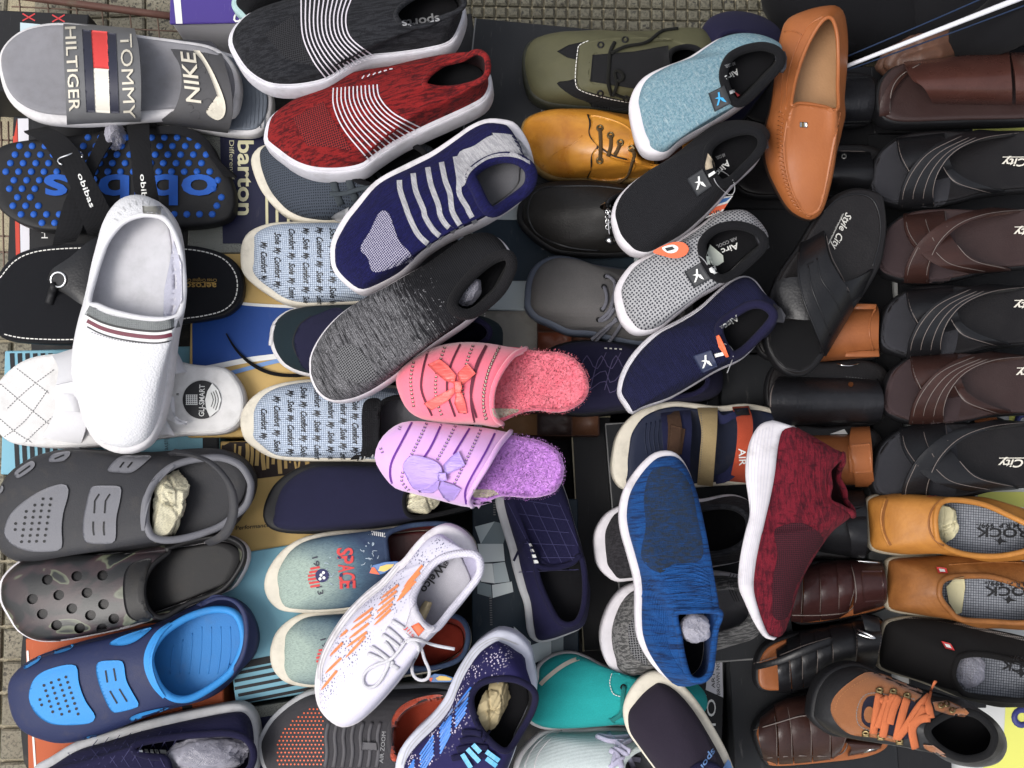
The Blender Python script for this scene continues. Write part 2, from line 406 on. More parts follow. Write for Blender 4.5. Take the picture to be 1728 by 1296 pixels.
    def stitch(s, path, mat, dash=5, gap=3, wpx=1.6, lift=.0007, parent=None, name='stitching', closed=False):
        path = [V2(p) for p in path]
        if closed: path = path+[path[0]]
        Ln = sum((b-a).length for a, b in zip(path, path[1:])); k = max(2, int(Ln/(dash+gap))); c = spline(path, k*4+1) if len(path) > 2 else resample(path, k*4+1)
        f = dash/(dash+gap)*4; P_ = []
        for i in range(k):
            a, b = c[i*4], c[min(len(c)-1, i*4+max(1, int(round(f))))]; P_.append([a, b])
        return s.ribbons(name, P_, wpx, mat, lift, 2, parent, 'stuff')
    def dots(s, name, ps, rpx, mat, lift=.0007, m=10, parent=None, kind='stuff', ry=None, ang=0):
        V = []; Fs = []
        for p in ps:
            k = len(V); ring = []
            for j in range(m):
                a = 2*math.pi*j/m; dx, dy = math.cos(a)*rpx, math.sin(a)*(ry or rpx); ca, sa = math.cos(ang), math.sin(ang)
                h = s.hit((p[0]+dx*ca-dy*sa, p[1]+dx*sa+dy*ca), lift)
                if h is None: ring = None; break
                ring.append(h)
            if ring: V += ring; Fs.append(list(range(k, k+m)))
        return s.mesh(name, V, Fs, mat, parent=parent, solid=False, kind=kind) if V else None
    def text(s, string, p0, p1, hpx, mat, shear=0, bold=0.0, mirror=False, lift=.001, name='lettering', parent=None, fill=True, maxpx=6, kind=None, sag=0):
        cu = bpy.data.curves.new('lettering', 'FONT'); cu.body = string; cu.shear = shear; cu.offset = bold; cu.resolution_u = 3 if hpx > 12 else 2; cu.offset = min(bold, .022); cu.align_x = 'LEFT'
        tmp = bpy.data.objects.new('lettering', cu); COL.objects.link(tmp); dg = bpy.context.evaluated_depsgraph_get(); me = tmp.evaluated_get(dg).to_mesh()
        bm = bmesh.new(); bm.from_mesh(me); tmp.evaluated_get(dg).to_mesh_clear(); bpy.data.objects.remove(tmp); bpy.data.curves.remove(cu)
        bmesh.ops.triangulate(bm, faces=bm.faces[:])
        if not bm.verts: bm.free(); return None
        xs = [v.co.x for v in bm.verts]; x0, x1 = min(xs), max(xs); a, b = V2(p0), V2(p1); d = b-a; Ln = d.length; d.normalize(); up = Vector((d.y, -d.x))
        if mirror: up = -up
        for v in bm.verts:
            t = (v.co.x-x0)/(x1-x0); pp = a+d*(t*Ln)+up*(v.co.y/.7*hpx+sag*4*t*(1-t)); v.co = (pp.x, pp.y, 0)
        return s._drape(bm, name, mat, lift, maxpx, parent, None, kind)
    def band(s, name, A, B, h0, arch, mat, thick=.003, n=20, m=6, u=(0, 1), crown=.001, pw=.6, parent=None, solid=True, label=None, h1=None, hB=None):
        """strap between survey edges A and B; height rises from h0 to h0+arch and back down to h1"""
        A = spline([V2(p) for p in A], n); B = spline([V2(p) for p in B], n); V = []; h1 = h0 if h1 is None else h1; top = []
        for i in range(n):
            t = i/(n-1); uu = u[0]+(u[1]-u[0])*t; h = h0+(h1-h0)*t+arch*max(0, math.sin(math.pi*uu))**pw
            for j in range(m+1):
                v = j/m; p = A[i].lerp(B[i], v); hh = h+crown*(1-(2*v-1)**4)+(hB*v if hB else 0); top.append(s.loc(p, hh))
        k = len(top); w_ = m+1; Fs = []; c = s.c
        nr = []
        for i in range(n):
            for j in range(w_):
                a = top[min(i+1, n-1)*w_+j]-top[max(i-1, 0)*w_+j]; b = top[i*w_+min(j+1, m)]-top[i*w_+max(j-1, 0)]; x = a.cross(b)
                x = x.normalized() if x.length > 1e-12 else Vector((0, 0, 1))
                if x.dot(c-top[i*w_+j]) < 0: x = -x
                nr.append(x)
        V = top+[p-x*thick for p, x in zip(top, nr)]
        for i in range(n-1):
            for j in range(m):
                a = i*w_+j; Fs += [[a, a+1, a+1+w_, a+w_], [k+a, k+a+w_, k+a+1+w_, k+a+1]]
            a = i*w_; Fs += [[a, a+w_, k+a+w_, k+a], [a+m, k+a+m, k+a+m+w_, a+m+w_]]
        for j in range(m):
            a = (n-1)*w_+j; Fs += [[j, k+j, k+j+1, j+1], [a, a+1, k+a+1, k+a]]
        o = s.mesh(name, V, Fs, mat, parent=parent, solid=solid, label=label)
        o.data.set_sharp_from_angle(angle=rad(50)); return o
    def lace(s, name, path, r, mat, lift=.002, flat=.6, n=None, parent=None, ends=True, near=None, lifts=None, label=None):
        path = [V2(p) for p in path]; Ln = sum((b-a).length for a, b in zip(path, path[1:])); m = n or max(4, int(Ln/5)); c = spline(path, m); ps = []
        for i, p in enumerate(c):
            lf = lift if lifts is None else lifts(i/(m-1)); h = s.hit2(p, lf, near)
            if h is not None: ps.append(h)
        if len(ps) < 2: return None
        # smooth the run over bumps
        for _ in range(2): ps = [ps[0]]+[(ps[i-1]+ps[i]*2+ps[i+1])/4 for i in range(1, len(ps)-1)]+[ps[-1]]
        return s.tube(name, ps, r, mat, flat=flat, parent=parent, label=label)
    def punch(s, obj, holes, depth=.02, m=20):
        """cut round holes through a shell; holes = [(survey point, radius in metres)]"""
        V = []; Fs = []
        for p, r in holes:
            h = s.hit(p)
            if h is None: continue
            d = s.dir(p).normalized(); a = d.orthogonal().normalized(); b = d.cross(a); k = len(V)
            for z in (-depth*.4, depth*.6):
                for j in range(m): an = 2*math.pi*j/m; V.append(h+d*z+a*(r*math.cos(an))+b*(r*math.sin(an)))
            Fs += [[k+j, k+(j+1) % m, k+m+(j+1) % m, k+m+j] for j in range(m)]+[[k+j for j in reversed(range(m))], [k+m+j for j in range(m)]]
        me = bpy.data.meshes.new('cutter'); me.from_pydata([tuple(v) for v in V], [], Fs); bm = bmesh.new(); bm.from_mesh(me); bmesh.ops.recalc_face_normals(bm, faces=bm.faces[:]); bm.to_mesh(me); bm.free()
        cu = bpy.data.objects.new('cutter', me); COL.objects.link(cu); cu.matrix_world = s.M
        sol = obj.modifiers.new('thick', 'SOLIDIFY'); sol.thickness = .0016; sol.offset = 0
        md = obj.modifiers.new('holes', 'BOOLEAN'); md.operation = 'DIFFERENCE'; md.object = cu; md.solver = 'EXACT'
        dg = bpy.context.evaluated_depsgraph_get(); new = bpy.data.meshes.new_from_object(obj.evaluated_get(dg)); old = obj.data; obj.modifiers.clear(); obj.data = new
        bpy.data.meshes.remove(old); bpy.data.objects.remove(cu); bpy.data.meshes.remove(me); new.set_sharp_from_angle(angle=rad(40))
    def ring(s, name, p, rpx, mat, r=.0012, lift=.001, m=16, ry=None, ang=0, parent=None):
        ps = []
        for j in range(m):
            a = 2*math.pi*j/m; dx, dy = math.cos(a)*rpx, math.sin(a)*(ry or rpx); ca, sa = math.cos(ang), math.sin(ang); h = s.hit((p[0]+dx*ca-dy*sa, p[1]+dx*sa+dy*ca), lift)
            if h is None: return None
            ps.append(h)
        return s.tube(name, ps, r, mat, closed=True, m=6, parent=parent)
def _vamp(s, name, base, rim, zb, arch, mat, thick=.003, n=40, m=14, k=.3, p=2.2, pw=.55, parent=None, label=None, z1=None):
    """open-backed vamp: base line runs round the toe, rim line crosses the instep"""
    Bl = [s.loc(x, zb) for x in spline([V2(v) for v in base], n)]; Rp = spline([V2(v) for v in rim], n); Rl = [s.loc(x, zb+arch*max(0, math.sin(math.pi*i/(n-1)))**pw) for i, x in enumerate(Rp)]
    top = []
    for i in range(n):
        b, r = Bl[i], Rl[i]; w_ = math.sin(math.pi*i/(n-1))
        for j in range(m+1):
            u = (j/m)**1.7; e = (1-(1-u)**p)**(1/p); v = (1-k)*e+k*u; top.append(Vector((b.x+(r.x-b.x)*u, b.y+(r.y-b.y)*u, b.z+(r.z-b.z)*v)))
    K = len(top); w_ = m+1; Fs = []; nr = []
    for i in range(n):
        for j in range(w_):
            a = top[min(i+1, n-1)*w_+j]-top[max(i-1, 0)*w_+j]; b = top[i*w_+min(j+1, m)]-top[i*w_+max(j-1, 0)]; x = a.cross(b); x = x.normalized() if x.length > 1e-12 else Vector((0, 0, 1))
            if x.z < -.2 or (abs(x.z) <= .2 and x.dot(top[i*w_+j]-Vector((Bl[n//2].x*.5+Rl[n//2].x*.5, Rl[n//2].y, 0))) < 0): x = -x
            nr.append(x)
    V = top+[q_-x*thick for q_, x in zip(top, nr)]
    for i in range(n-1):
        for j in range(m):
            a = i*w_+j; Fs += [[a, a+1, a+1+w_, a+w_], [K+a, K+a+w_, K+a+1+w_, K+a+1]]
        a = i*w_; Fs += [[a+m, K+a+m, K+a+m+w_, a+m+w_]]
    o = s.mesh(name, V, Fs, mat, parent=parent, label=label); s.vtop = [top[i*w_+m] for i in range(n)]; return o
Thing.vamp = _vamp

def box(name, label, tl, tr, bl, ztop, hgt, lidm, bodym=None, group='shoe boxes under the display', lid=.028, cat='shoe box', edge=None):
    """a lidded shoe box; its corners are surveyed on the top face"""
    a, b, d = P(tl, ztop), P(tr, ztop), P(bl, ztop); x = (b-a); L_ = x.length; x.normalize(); y = Vector((-x.y, x.x, 0)); D = abs((d-a).dot(y))
    o_ = a-y*D; o_.z = ztop-hgt
    s = Thing.__new__(Thing); M = Matrix((x, y, Vector((0, 0, 1)))).transposed().to_4x4(); M = Matrix.Translation(o_) @ M
    s.M = M; s.Mi = M.inverted(); s.Mi3 = s.Mi.to_3x3(); s.c = s.Mi @ CAM; s.hs = hgt; s.V = []; s.Fc = []; s._bvh = None; s.len = L_
    o = newobj(name, None); o.matrix_world = M; s.o = o; o['label'] = label; o['category'] = cat
    if group: o['group'] = group
    def cub(nm, x0, y0, z0, x1, y1, z1, mt, bv=.0012):
        c = [Vector(v) for v in ((x0+bv, y0), (x1-bv, y0), (x1, y0+bv), (x1, y1-bv), (x1-bv, y1), (x0+bv, y1), (x0, y1-bv), (x0, y0+bv))]
        rings = [(bv, z0), (0, z0+bv), (0, z1-bv), (bv, z1)]; V = []; Fs = []
        cx, cy = (x0+x1)/2, (y0+y1)/2
        for ins, z in rings:
            for p in c: V.append((p.x-ins*(1 if p.x > cx else -1), p.y-ins*(1 if p.y > cy else -1), z))
        for j in range(3):
            for i in range(8): Fs.append([j*8+i, j*8+(i+1) % 8, j*8+8+(i+1) % 8, j*8+8+i])
        Fs += [list(range(24, 32)), list(range(7, -1, -1))]
        return s.mesh(nm, V, Fs, mt, smooth=False)
    cub('body', .0018, .0018, 0, L_-.0018, D-.0018, hgt-.002, bodym or lidm)
    s.lid = cub('lid', 0, 0, hgt-lid, L_, D, hgt, lidm)
    if edge:
        for i, pp in enumerate((((0, 0), (0, D)), ((0, D), (L_, D)), ((0, 0), (L_, 0)))):
            if i in edge[1]:
                n = 14; ps = [Vector((pp[0][0]+(pp[1][0]-pp[0][0])*k/(n-1), pp[0][1]+(pp[1][1]-pp[0][1])*k/(n-1), hgt-.0008)) for k in range(n)]
                s.tube('worn_edge', ps, [.0009+.0006*random.random() for _ in ps], edge[0], m=5)
    s.D = D; s.H = hgt; return s

def crumple(name, label, cat, p, z, rx, ry, rz, mat, seed, group=None, rough=.45, ang=0, sub=5):
    """crumpled paper or film stuffed into a shoe: flat facets between sharp folds, with loose corners"""
    s = Thing(name, label, cat, p, (p[0]+30, p[1]), z, z, group=group); rnd = random.Random(seed*7+1); f = s.px(0); bm = bmesh.new(); bmesh.ops.create_icosphere(bm, subdivisions=sub, radius=1)
    pl = []
    for i in range(20): v = Vector((rnd.gauss(0, 1), rnd.gauss(0, 1), rnd.gauss(0, 1))).normalized(); pl.append((v, rnd.uniform(.78, 1.08)))
    cr = [(Vector((rnd.gauss(0, 1), rnd.gauss(0, 1), rnd.gauss(0, 1))).normalized(), rnd.uniform(-.55, .55), rnd.uniform(.04, .13), rnd.uniform(.06, .16)) for i in range(7)]
    film = mat is FILM
    for v in bm.verts:
        d = v.co.normalized()
        if film:
            h = 1+.16*noise.noise(d*1.7+Vector((seed, 0, 0)))-.13*abs(noise.noise(d*3+Vector((0, seed, 0))))-.06*abs(noise.noise(d*7+Vector((0, 0, seed)))); v.co = Matrix.Rotation(rad(ang), 3, 'Z') @ Vector((d.x*rx*f*h, d.y*ry*f*h, d.z*rz*h)); continue
        h = min([o_/max(d.dot(n_), .12) for n_, o_ in pl]+[1.3])
        for n_, o_, dp, wd in cr:                       # straight pinched valleys
            e = abs(d.dot(n_)-o_)
            if e < wd: h -= dp*(1-e/wd)
        h *= 1+.025*noise.noise(d*7+Vector((seed, 0, 0))); v.co = Matrix.Rotation(rad(ang), 3, 'Z') @ Vector((d.x*rx*f*h, d.y*ry*f*h, d.z*rz*h))
    for i in range(0 if film else 4):                   # loose corners of the sheet
        a = rnd.uniform(0, 6.28); b = rnd.uniform(.1, .9); d = Vector((math.cos(a)*b, math.sin(a)*b, (1-b*b)**.5)); R_ = Matrix.Rotation(rad(ang), 3, 'Z'); o_ = R_ @ Vector((d.x*rx*f*.8, d.y*ry*f*.8, d.z*rz*.8)); t1 = Vector((rnd.gauss(0, 1), rnd.gauss(0, 1), rnd.uniform(.1, .9))).normalized()*min(rx, ry)*f*rnd.uniform(.2, .35); t2 = t1.cross(Vector((rnd.random(), rnd.random(), .4))).normalized()*min(rx, ry)*f*rnd.uniform(.2, .32)
        vs = [bm.verts.new(o_-t2), bm.verts.new(o_+t2), bm.verts.new(o_+t2*.6+t1), bm.verts.new(o_-t2*.3+t1*.7)]; bm.faces.new(vs[:3]); bm.faces.new((vs[0], vs[2], vs[3]))
    me = bpy.data.meshes.new(name); bm.to_mesh(me); bm.free(); me.materials.append(mat); me.polygons.foreach_set('use_smooth', [True]*len(me.polygons)); me.set_sharp_from_angle(angle=rad(40 if film else 17))
    M = s.o.matrix_world.copy(); bpy.data.objects.remove(s.o); o = newobj(name, me); o.matrix_world = M; o['label'] = label; o['category'] = cat
    if group: o['group'] = group
    return o
def lerp_lines(a, b, n):
    a = spline([V2(p) for p in a], 14); b = spline([V2(p) for p in b], 14); return [[tuple(x.lerp(y, i/(n-1))) for x, y in zip(a, b)] for i in range(n)]
def shift(ps, dx, dy, sx=1, sy=None, o=(0, 0)):
    sy = sx if sy is None else sy; return [(o[0]+(x-o[0])*sx+dx, o[1]+(y-o[1])*sy+dy) for x, y in ps]
def star_logo(T, c, r, ang, mat, name='logo', parent=None):
    """small angular figure with two legs, one arm and a cut corner"""
    ca, sa = math.cos(ang), math.sin(ang); tr = lambda x, y: (c[0]+(x*ca-y*sa)*r, c[1]+(x*sa+y*ca)*r)
    for pl in ([(-.75, -.25), (.1, -.3), (.2, -.1), (-.2, 0)], [(.05, -1), (.35, -1), (.1, .1), (-.55, .95), (-.85, .95), (-.2, .0)], [(.1, -.15), (.55, .05), (.85, .95), (.5, .75), (.15, .35)]):
        T.decal(name, [tr(*p) for p in pl], mat, lift=.0034, maxpx=6, parent=parent)
def inside(p, poly):
    x, y = p; r = False; n = len(poly)
    for i in range(n):
        (x1, y1), (x2, y2) = poly[i], poly[(i+1) % n]
        if (y1 > y) != (y2 > y) and x < (x2-x1)*(y-y1)/(y2-y1)+x1: r = not r
    return r

# ------------------------------------------------------------------ shared materials
WHITE = rubber('white_rubber', C(216, 213, 214), grime=.25); CREAM = rubber('cream_rubber', C(222, 214, 196), grime=.3)
SOLEW = rubber('white_sole_foam', C(220, 215, 219), grime=.38, rough=.6)
SOLEL = rubber('white_sole_grooved', C(222, 219, 226), grime=.22, rough=.6, lines=300)
GREYSOLE = rubber('pale_grey_rubber', C(190, 190, 192), grime=.25); BLKRUB = rubber('black_rubber', C(34, 34, 37), grime=.06, rough=.5)
BLKFAB = fabric('black_fabric', C(30, 30, 34)); BLKLIN = fabric('black_lining', C(22, 22, 25), depth=.0002)
DKGREY = fabric('dark_grey_fabric', C(62, 62, 66)); GREYLIN = fabric('grey_lining', C(140, 140, 146)); NAVY = fabric('navy_fabric', C(38, 36, 72)); NAVYLIN = fabric('navy_lining', C(30, 28, 58))
BLKLEA = leather('black_leather', C(33, 33, 36), rough=.36, coat=.25); BRNLEA = leather('dark_brown_leather', C(70, 44, 38), C(45, 28, 26), rough=.34, coat=.25)
TANLEA = leather('tan_leather', C(166, 98, 52), C(140, 76, 38), rough=.4)
CHROME = flat('polished_steel', C(225, 225, 225), .18, .05, 1); BRASS = flat('aged_brass', C(158, 138, 96), .38, .4, 1)
INKW = flat('white_print', C(232, 232, 228)); INKB = flat('black_print', C(28, 28, 32)); GOLD = flat('gold_print', C(205, 165, 85), .35, .15, .6); INKG = flat('grey_print', C(150, 150, 152)); SILVER = flat('silver_print', C(190, 188, 180), .35, .2, .5)
THREADW = flat('white_thread', C(225, 222, 215), .9); THREADG = flat('grey_thread', C(130, 130, 130), .9); EDGE = flat('worn_board_edge', C(190, 180, 150), .9)
EDGEL = flat('cut_leather_edge', C(120, 108, 102), .6)
def _news():
    t = NT('newsprint_paper'); wv = t.n('TexWave', wave_type='BANDS', bands_direction='Y'); t.i(wv, 'Vector', t.mapping((1, 1, 1), (.3, .2, .4))); t.i(wv, 'Scale', 210); t.i(wv, 'Distortion', .6)
    ln = t.math('MULTIPLY', t.ramp(wv.outputs['Fac'], [(.55, 0.0), (.7, 1.0)]), t.ramp(t.noise(420, detail=2), [(.45, 0.0), (.55, 1.0)])); t.color(t.mix(t.math('MULTIPLY', ln, .4), t.mix(t.noise(30, detail=4), C(232, 226, 200), C(205, 196, 160)), C(60, 58, 56))); t.bump(t.noise(60, detail=5), .002, .5); return finish(t, .85, spec=.15)
PAPER = _news(); BROWNPAPER = card('kraft_paper', C(200, 182, 140), .85, .15, C(120, 100, 70)); CREAMPAPER = card('cream_paper', C(214, 205, 165), .85, .2, C(150, 140, 105))
def _film():
    t = NT('clear_plastic_film'); t.color(C(206, 204, 218)); fr = t.n('LayerWeight'); t.i(fr, 'Blend', .35); n = t.noise(1, vec=t.mapping((55, 55, 55)), detail=2, dist=1.5)
    t.i(t.b, 'Alpha', t.math('ADD', t.ramp(fr.outputs['Facing'], [(.0, .35), (.8, .8)]), t.ramp(n, [(.5, 0.0), (.7, .15)]))); t.bump(t.noise(1, vec=t.mapping((140, 140, 140)), detail=3, dist=2), .002, .6); return finish(t, .22, spec=.5)
FILM = _film()
ORANGE = flat('orange_print', C(236, 100, 48)); CYAN = flat('cyan_print', C(40, 160, 215)); RED = flat('red_print', C(205, 42, 46))
# ------------------------------------------------------------------ ground and paving
def structure(name, V, Fs, mat, parent=None, smooth=False):
    me = bpy.data.meshes.new(name); me.from_pydata([tuple(v) for v in V], [], Fs)
    if mat: me.materials.append(mat)
    o = newobj(name, me); o['kind'] = 'structure'
    if parent: o.parent = parent
    return o
GROUT = speckle('sandy_mortar', C(172, 160, 128), C(140, 130, 104), 500)
ground = structure('ground', [(-30, -30, 0), (30, -30, 0), (30, 30, 0), (-30, 30, 0)], [[0, 1, 2, 3]], GROUT)
def _terrazzo(name, a, b, c):
    t = NT(name); info = t.n('ObjectInfo'); v = t.n('VectorMath', operation='ADD'); t.i(v, 0, t.tc); cx = t.n('CombineXYZ'); t.i(cx, 'X', t.math('MULTIPLY', info.outputs['Random'], 9.0)); t.i(v, 1, cx.outputs[0]); vec = v.outputs[0]
    f = t.mix(t.ramp(t.noise(260, vec, 2), [(.50, 0.0), (.58, 1.0)]), a, b); f = t.mix(t.ramp(t.noise(170, vec, 1), [(.62, 0.0), (.66, 1.0)]), f, c)
    f = t.mix(t.math('MULTIPLY', info.outputs['Random'], .35), f, tuple([x*.55 for x in a[:3]]+[1])); f = t.mix(t.math('MULTIPLY', t.ramp(t.noise(14, vec, 5, .7), [(.45, 0.0), (.7, 1.0)]), .4), f, C(92, 82, 62)); t.color(f)
    t.bump(t.noise(300, vec), .0006, .5); return finish(t, .8)
TER1 = _terrazzo('speckled_cement_tile', C(150, 143, 122), C(118, 112, 96), C(70, 66, 58)); TER2 = _terrazzo('dark_speckled_tile', C(120, 116, 98), C(88, 84, 72), C(52, 50, 44))
def bevel_block(sx, sy, h, mat, b=.0025, name='paving_tile'):
    V = []
    for ins, z in ((0, 0), (0, h-b), (b, h)):
        for x, y in ((-1, -1), (1, -1), (1, 1), (-1, 1)): V.append((x*(sx/2-ins), y*(sy/2-ins), z))
    Fs = [[0, 1, 5, 4], [1, 2, 6, 5], [2, 3, 7, 6], [3, 0, 4, 7], [4, 5, 9, 8], [5, 6, 10, 9], [6, 7, 11, 10], [7, 4, 8, 11], [8, 9, 10, 11]]
    me = bpy.data.meshes.new(name); me.from_pydata(V, [], Fs); me.materials.append(mat); return me
def pave(u0, v0, u1, v1, pitch, gap, mat, ang=0, h=.008, sy=None, sx=None, limit=290, zskip=None):
    a, b = P((u0, v0), 0), P((u1, v1), 0); sx = sx or pitch; sy = sy or pitch; me = bevel_block(sx-gap, sy-gap, h, mat); k = 0
    nx, ny = int(abs(b.x-a.x)/sx)+1, int(abs(a.y-b.y)/sy)+1; cs, sn = math.cos(rad(ang)), math.sin(rad(ang))
    for i in range(nx):
        for j in range(ny):
            if k >= limit: return
            x, y = (i+.5)*sx, -(j+.5)*sy; o = newobj('paving_tile', me); o.parent = ground; k += 1
            o.location = (a.x+x*cs-y*sn, a.y+x*sn+y*cs, random.uniform(-.0006, .0006)); o.rotation_euler = (random.uniform(-.008, .008), random.uniform(-.008, .008), rad(ang)+random.uniform(-.006, .006))
pave(-75, 425, 95, 1340, .042, .0045, TER1, 1.5)
pave(676, -8, 1460, 75, .0168, .0026, TER2, -1)
pave(590, -45, 673, 66, .0098, .0022, TER1, -1, sy=.11, sx=.0098)
pave(60, -20, 300, 95, .052, .003, TER1, 3)
# far paving beyond the frame, one flat slab per metre
_slab = bevel_block(.46, .46, .006, TER1, name='paving_slab')
for i in range(-4, 5):
    for j in range(-4, 5):
        if abs(i) < 2 and abs(j) < 2: continue
        o = newobj('paving_slab', _slab); o.parent = ground; o.location = (i*.47, j*.47, -.0015)

# ------------------------------------------------------------------ wire rack at the corner of the display
RUST = rubber('rusty_brown_pipe', C(112, 78, 68), rough=.6, grime=.6); WIRE = rubber('rusty_wire', C(128, 104, 90), rough=.55, grime=.6)
T = Thing('wire_rack', 'rusty brown wire rack with a tubular rail at the display corner', 'rack', (60, 0), (284, 28), .05)
def world_tube(T, name, a, b, za, zb, r, mat, n=6):
    p, q_ = T.Mi @ P(a, za), T.Mi @ P(b, zb); T.tube(name, [p.lerp(q_, i/(n-1)) for i in range(n)], r, mat)
world_tube(T, 'rail', (20, -8), (300, 29), .055, .055, .0052, RUST)
for x in (32, 80, 128, 171, 218, 264): world_tube(T, 'wire', (x, -12+x*.1), (x+6, 70), .05, .045, .0011, WIRE)
for y in (17, 45): world_tube(T, 'wire', (20, y-6), (300, y+8), .046, .046, .0011, WIRE)
T = Thing('wire_rack', 'rusty wire rack edge beside the red striped box', 'rack', (5, 215), (5, 440), .05)
for x in (5, 17): world_tube(T, 'wire', (x-3, 205), (x+2, 470), .045, .045, .0012, WIRE)
for y in (236, 270, 305, 352, 398, 425): world_tube(T, 'wire', (-20, y), (24, y+1), .043, .043, .0012, WIRE)

# ------------------------------------------------------------------ shoe boxes
BB = card('black_box_board', C(36, 36, 39), .4, .3, C(95, 95, 96)); BB2 = card('charcoal_box_board', C(38, 40, 44), .45, .6, C(104, 102, 100))
b = box('shoe_box', 'black shoe box printed with red crosses in the top corner', (-60, 14), (150, 24), (-70, 150), .12, .10, BB)
for x0, y0 in ((38, 23), (88, 25)):
    for d in (((0, 0), (21, 12)), ((0, 12), (21, 0))): b.ribbon('red_cross', [(x0+d[0][0], y0+d[0][1]), (x0+d[1][0], y0+d[1][1])], 2.2, RED)
b.decal('pale_panel', pts(34, 38, 68, 41, 66, 60, 34, 56), flat('pale_blue_print', C(190, 208, 214)))
PURP = card('purple_box_board', C(82, 64, 150), .4, .12, C(190, 180, 210)); PALE = card('white_box_board', C(222, 220, 226), .5, .1, C(170, 168, 170))
b = box('shoe_box', 'purple shoe box with white sides beside the grey slides', (288, -70), (520, -75), (297, 40), .16, .11, PURP, PALE, lid=.004)
b.decal('white_border', pts(286, -69, 299, -69, 308, 40, 297, 40), INKW, lift=.0006)
b.lace('printed_hook', q('a0', 1500, 85, 1475, 115, 1490, 145, 1530, 130, 1545, 100), .0014, INKW, lift=.0012, flat=.3)
SPK = speckle('speckled_grey_board', C(150, 152, 142), C(95, 98, 92), 900); NAVYB = card('navy_box_print', C(40, 42, 76), .4, .12)
b = box('shoe_box', 'speckled grey shoe box with a navy panel and large cream lettering', (322, 190), (640, 186), (324, 428), .145, .11, SPK)
b.decal('navy_panel', pts(371, 222, 620, 222, 620, 411, 376, 411), NAVYB, lift=.0006, maxpx=40)
CRM = flat('cream_print', C(226, 220, 178))
b.text('barton', (402, 237), (402, 363), 26, CRM, bold=.035, lift=.0012, name='printed_word'); b.text('Different from you.', (387, 237), (388, 360), 8, CRM, lift=.0012, name='printed_word')
for x in (450, 467, 486): b.ribbon('printed_stripe', [(x, 330), (x+1, 411)], 4.5, CRM, lift=.0012)
REDB = card('red_box_board', C(205, 70, 52), .5, .15); b = box('shoe_box', 'black shoe box with a red and white end below the black sandal', (22, 196), (330, 190), (34, 440), .13, .11, BB)
b.decal('red_stripe', pts(21, 200, 29, 200, 34, 438, 27, 438), REDB.copy(), lift=.0008, maxpx=30); b.decal('white_stripe', pts(30, 200, 48, 200, 50, 438, 35, 438), PALE.copy(), lift=.0008, maxpx=30)
b.text('H', (70, 391), (70, 402), 11, INKW, lift=.001, name='printed_word')
YEL = card('yellow_box_board', C(206, 172, 104), .5, .12, C(160, 135, 90)); BLUB = card('blue_box_print', C(32, 78, 158), .4, .08); LBL = flat('light_blue_print', C(110, 150, 205))
b = box('shoe_box', 'yellow shoe box with a wide blue swoosh under the checked shoes', (324, 429), (640, 425), (326, 738), .148, .11, YEL)
b.decal('blue_band', pts(324, 500, 400, 514, 470, 519, 560, 522, 640, 524, 640, 585, 560, 588, 461, 603, 400, 615, 325, 632), BLUB, lift=.0006, maxpx=30)
b.ribbon('white_line', pts(380, 509, 440, 515, 560, 520), 5, INKW, lift=.0012); b.ribbon('white_line', q('b1', -120, 985, 0, 965, 200, 925, 350, 905, 700, 860), 9, INKW, lift=.0012); b.ribbon('light_blue_line', q('b1', 0, 1010, 100, 1000, 350, 935, 600, 890), 7, LBL, lift=.0015)
TEALB = card('light_blue_box_board', C(128, 184, 204), .5, .12); STK = card('black_box_stripe', C(34, 36, 42), .45, .1)
b = box('shoe_box', 'light blue shoe box with black end stripes under the white slide', (8, 592), (372, 583), (20, 800), .135, .11, TEALB)
for i in range(6): b.ribbon('black_stripe', [(20+i*13, 596), (30+i*13, 800)], 7.5, STK, lift=.0006)
b.text('Exclusive', q('a2', 1040, 330)[0], q('a2', 1045, 450)[0], 9, INKB, lift=.0009, name='printed_word'); b.decal('dark_panel', q('a2', 1285, 360, 1402, 350, 1402, 440, 1285, 440), STK, lift=.0006)
BRNB = card('dark_brown_box_print', C(56, 42, 38), .5, .1)
b = box('shoe_box', 'yellow shoe box with a dark brown panel of gold brush lettering', (372, 745), (640, 741), (374, 944), .142, .11, YEL)
b.decal('brown_panel', pts(374, 746, 540, 744, 540, 795, 432, 808, 374, 812), BRNB, lift=.0006, maxpx=25)
random.seed(3)
for i in range(15):
    x = 398+i*9+random.uniform(-2, 2); y = 750+random.uniform(-8, 5); b.ribbon('gold_brush_mark', [(x, y), (x+random.uniform(-2, 2), y+18), (x+random.uniform(-3, 3), y+random.uniform(32, 48))], random.uniform(3, 7), YEL, lift=.0012)
b.text('Performance Wear', q('b2', 130, 880)[0], q('b2', 430, 850)[0], 7, INKB, shear=.2, bold=.01, lift=.0009, name='printed_word')
b = box('shoe_box', 'pale blue shoe box with thin black stripes under the denim shoes', (366, 940), (650, 893), (398, 1190), .146, .11, TEALB)
for i in range(7):
    y = 1116+i*12.5; b.ribbon('black_stripe', [(378, y+12), (480, y-8), (640, y-40)], 12 if i == 0 else 5.5, STK, lift=.0006)
b = box('shoe_box', 'navy shoe box with a speckled grey border under the grey sneaker', (386, 1200), (700, 1150), (404, 1400), .140, .11, SPK)
b.decal('navy_panel', pts(418, 1214, 690, 1170, 690, 1390, 430, 1390), NAVYB, lift=.0006, maxpx=40)
ORB = card('orange_box_board', C(196, 92, 46), .5, .18, C(225, 170, 130)); b = box('shoe_box', 'orange shoe box sticking out under the blue clog', (43, 1078), (372, 1052), (60, 1345), .135, .11, ORB)
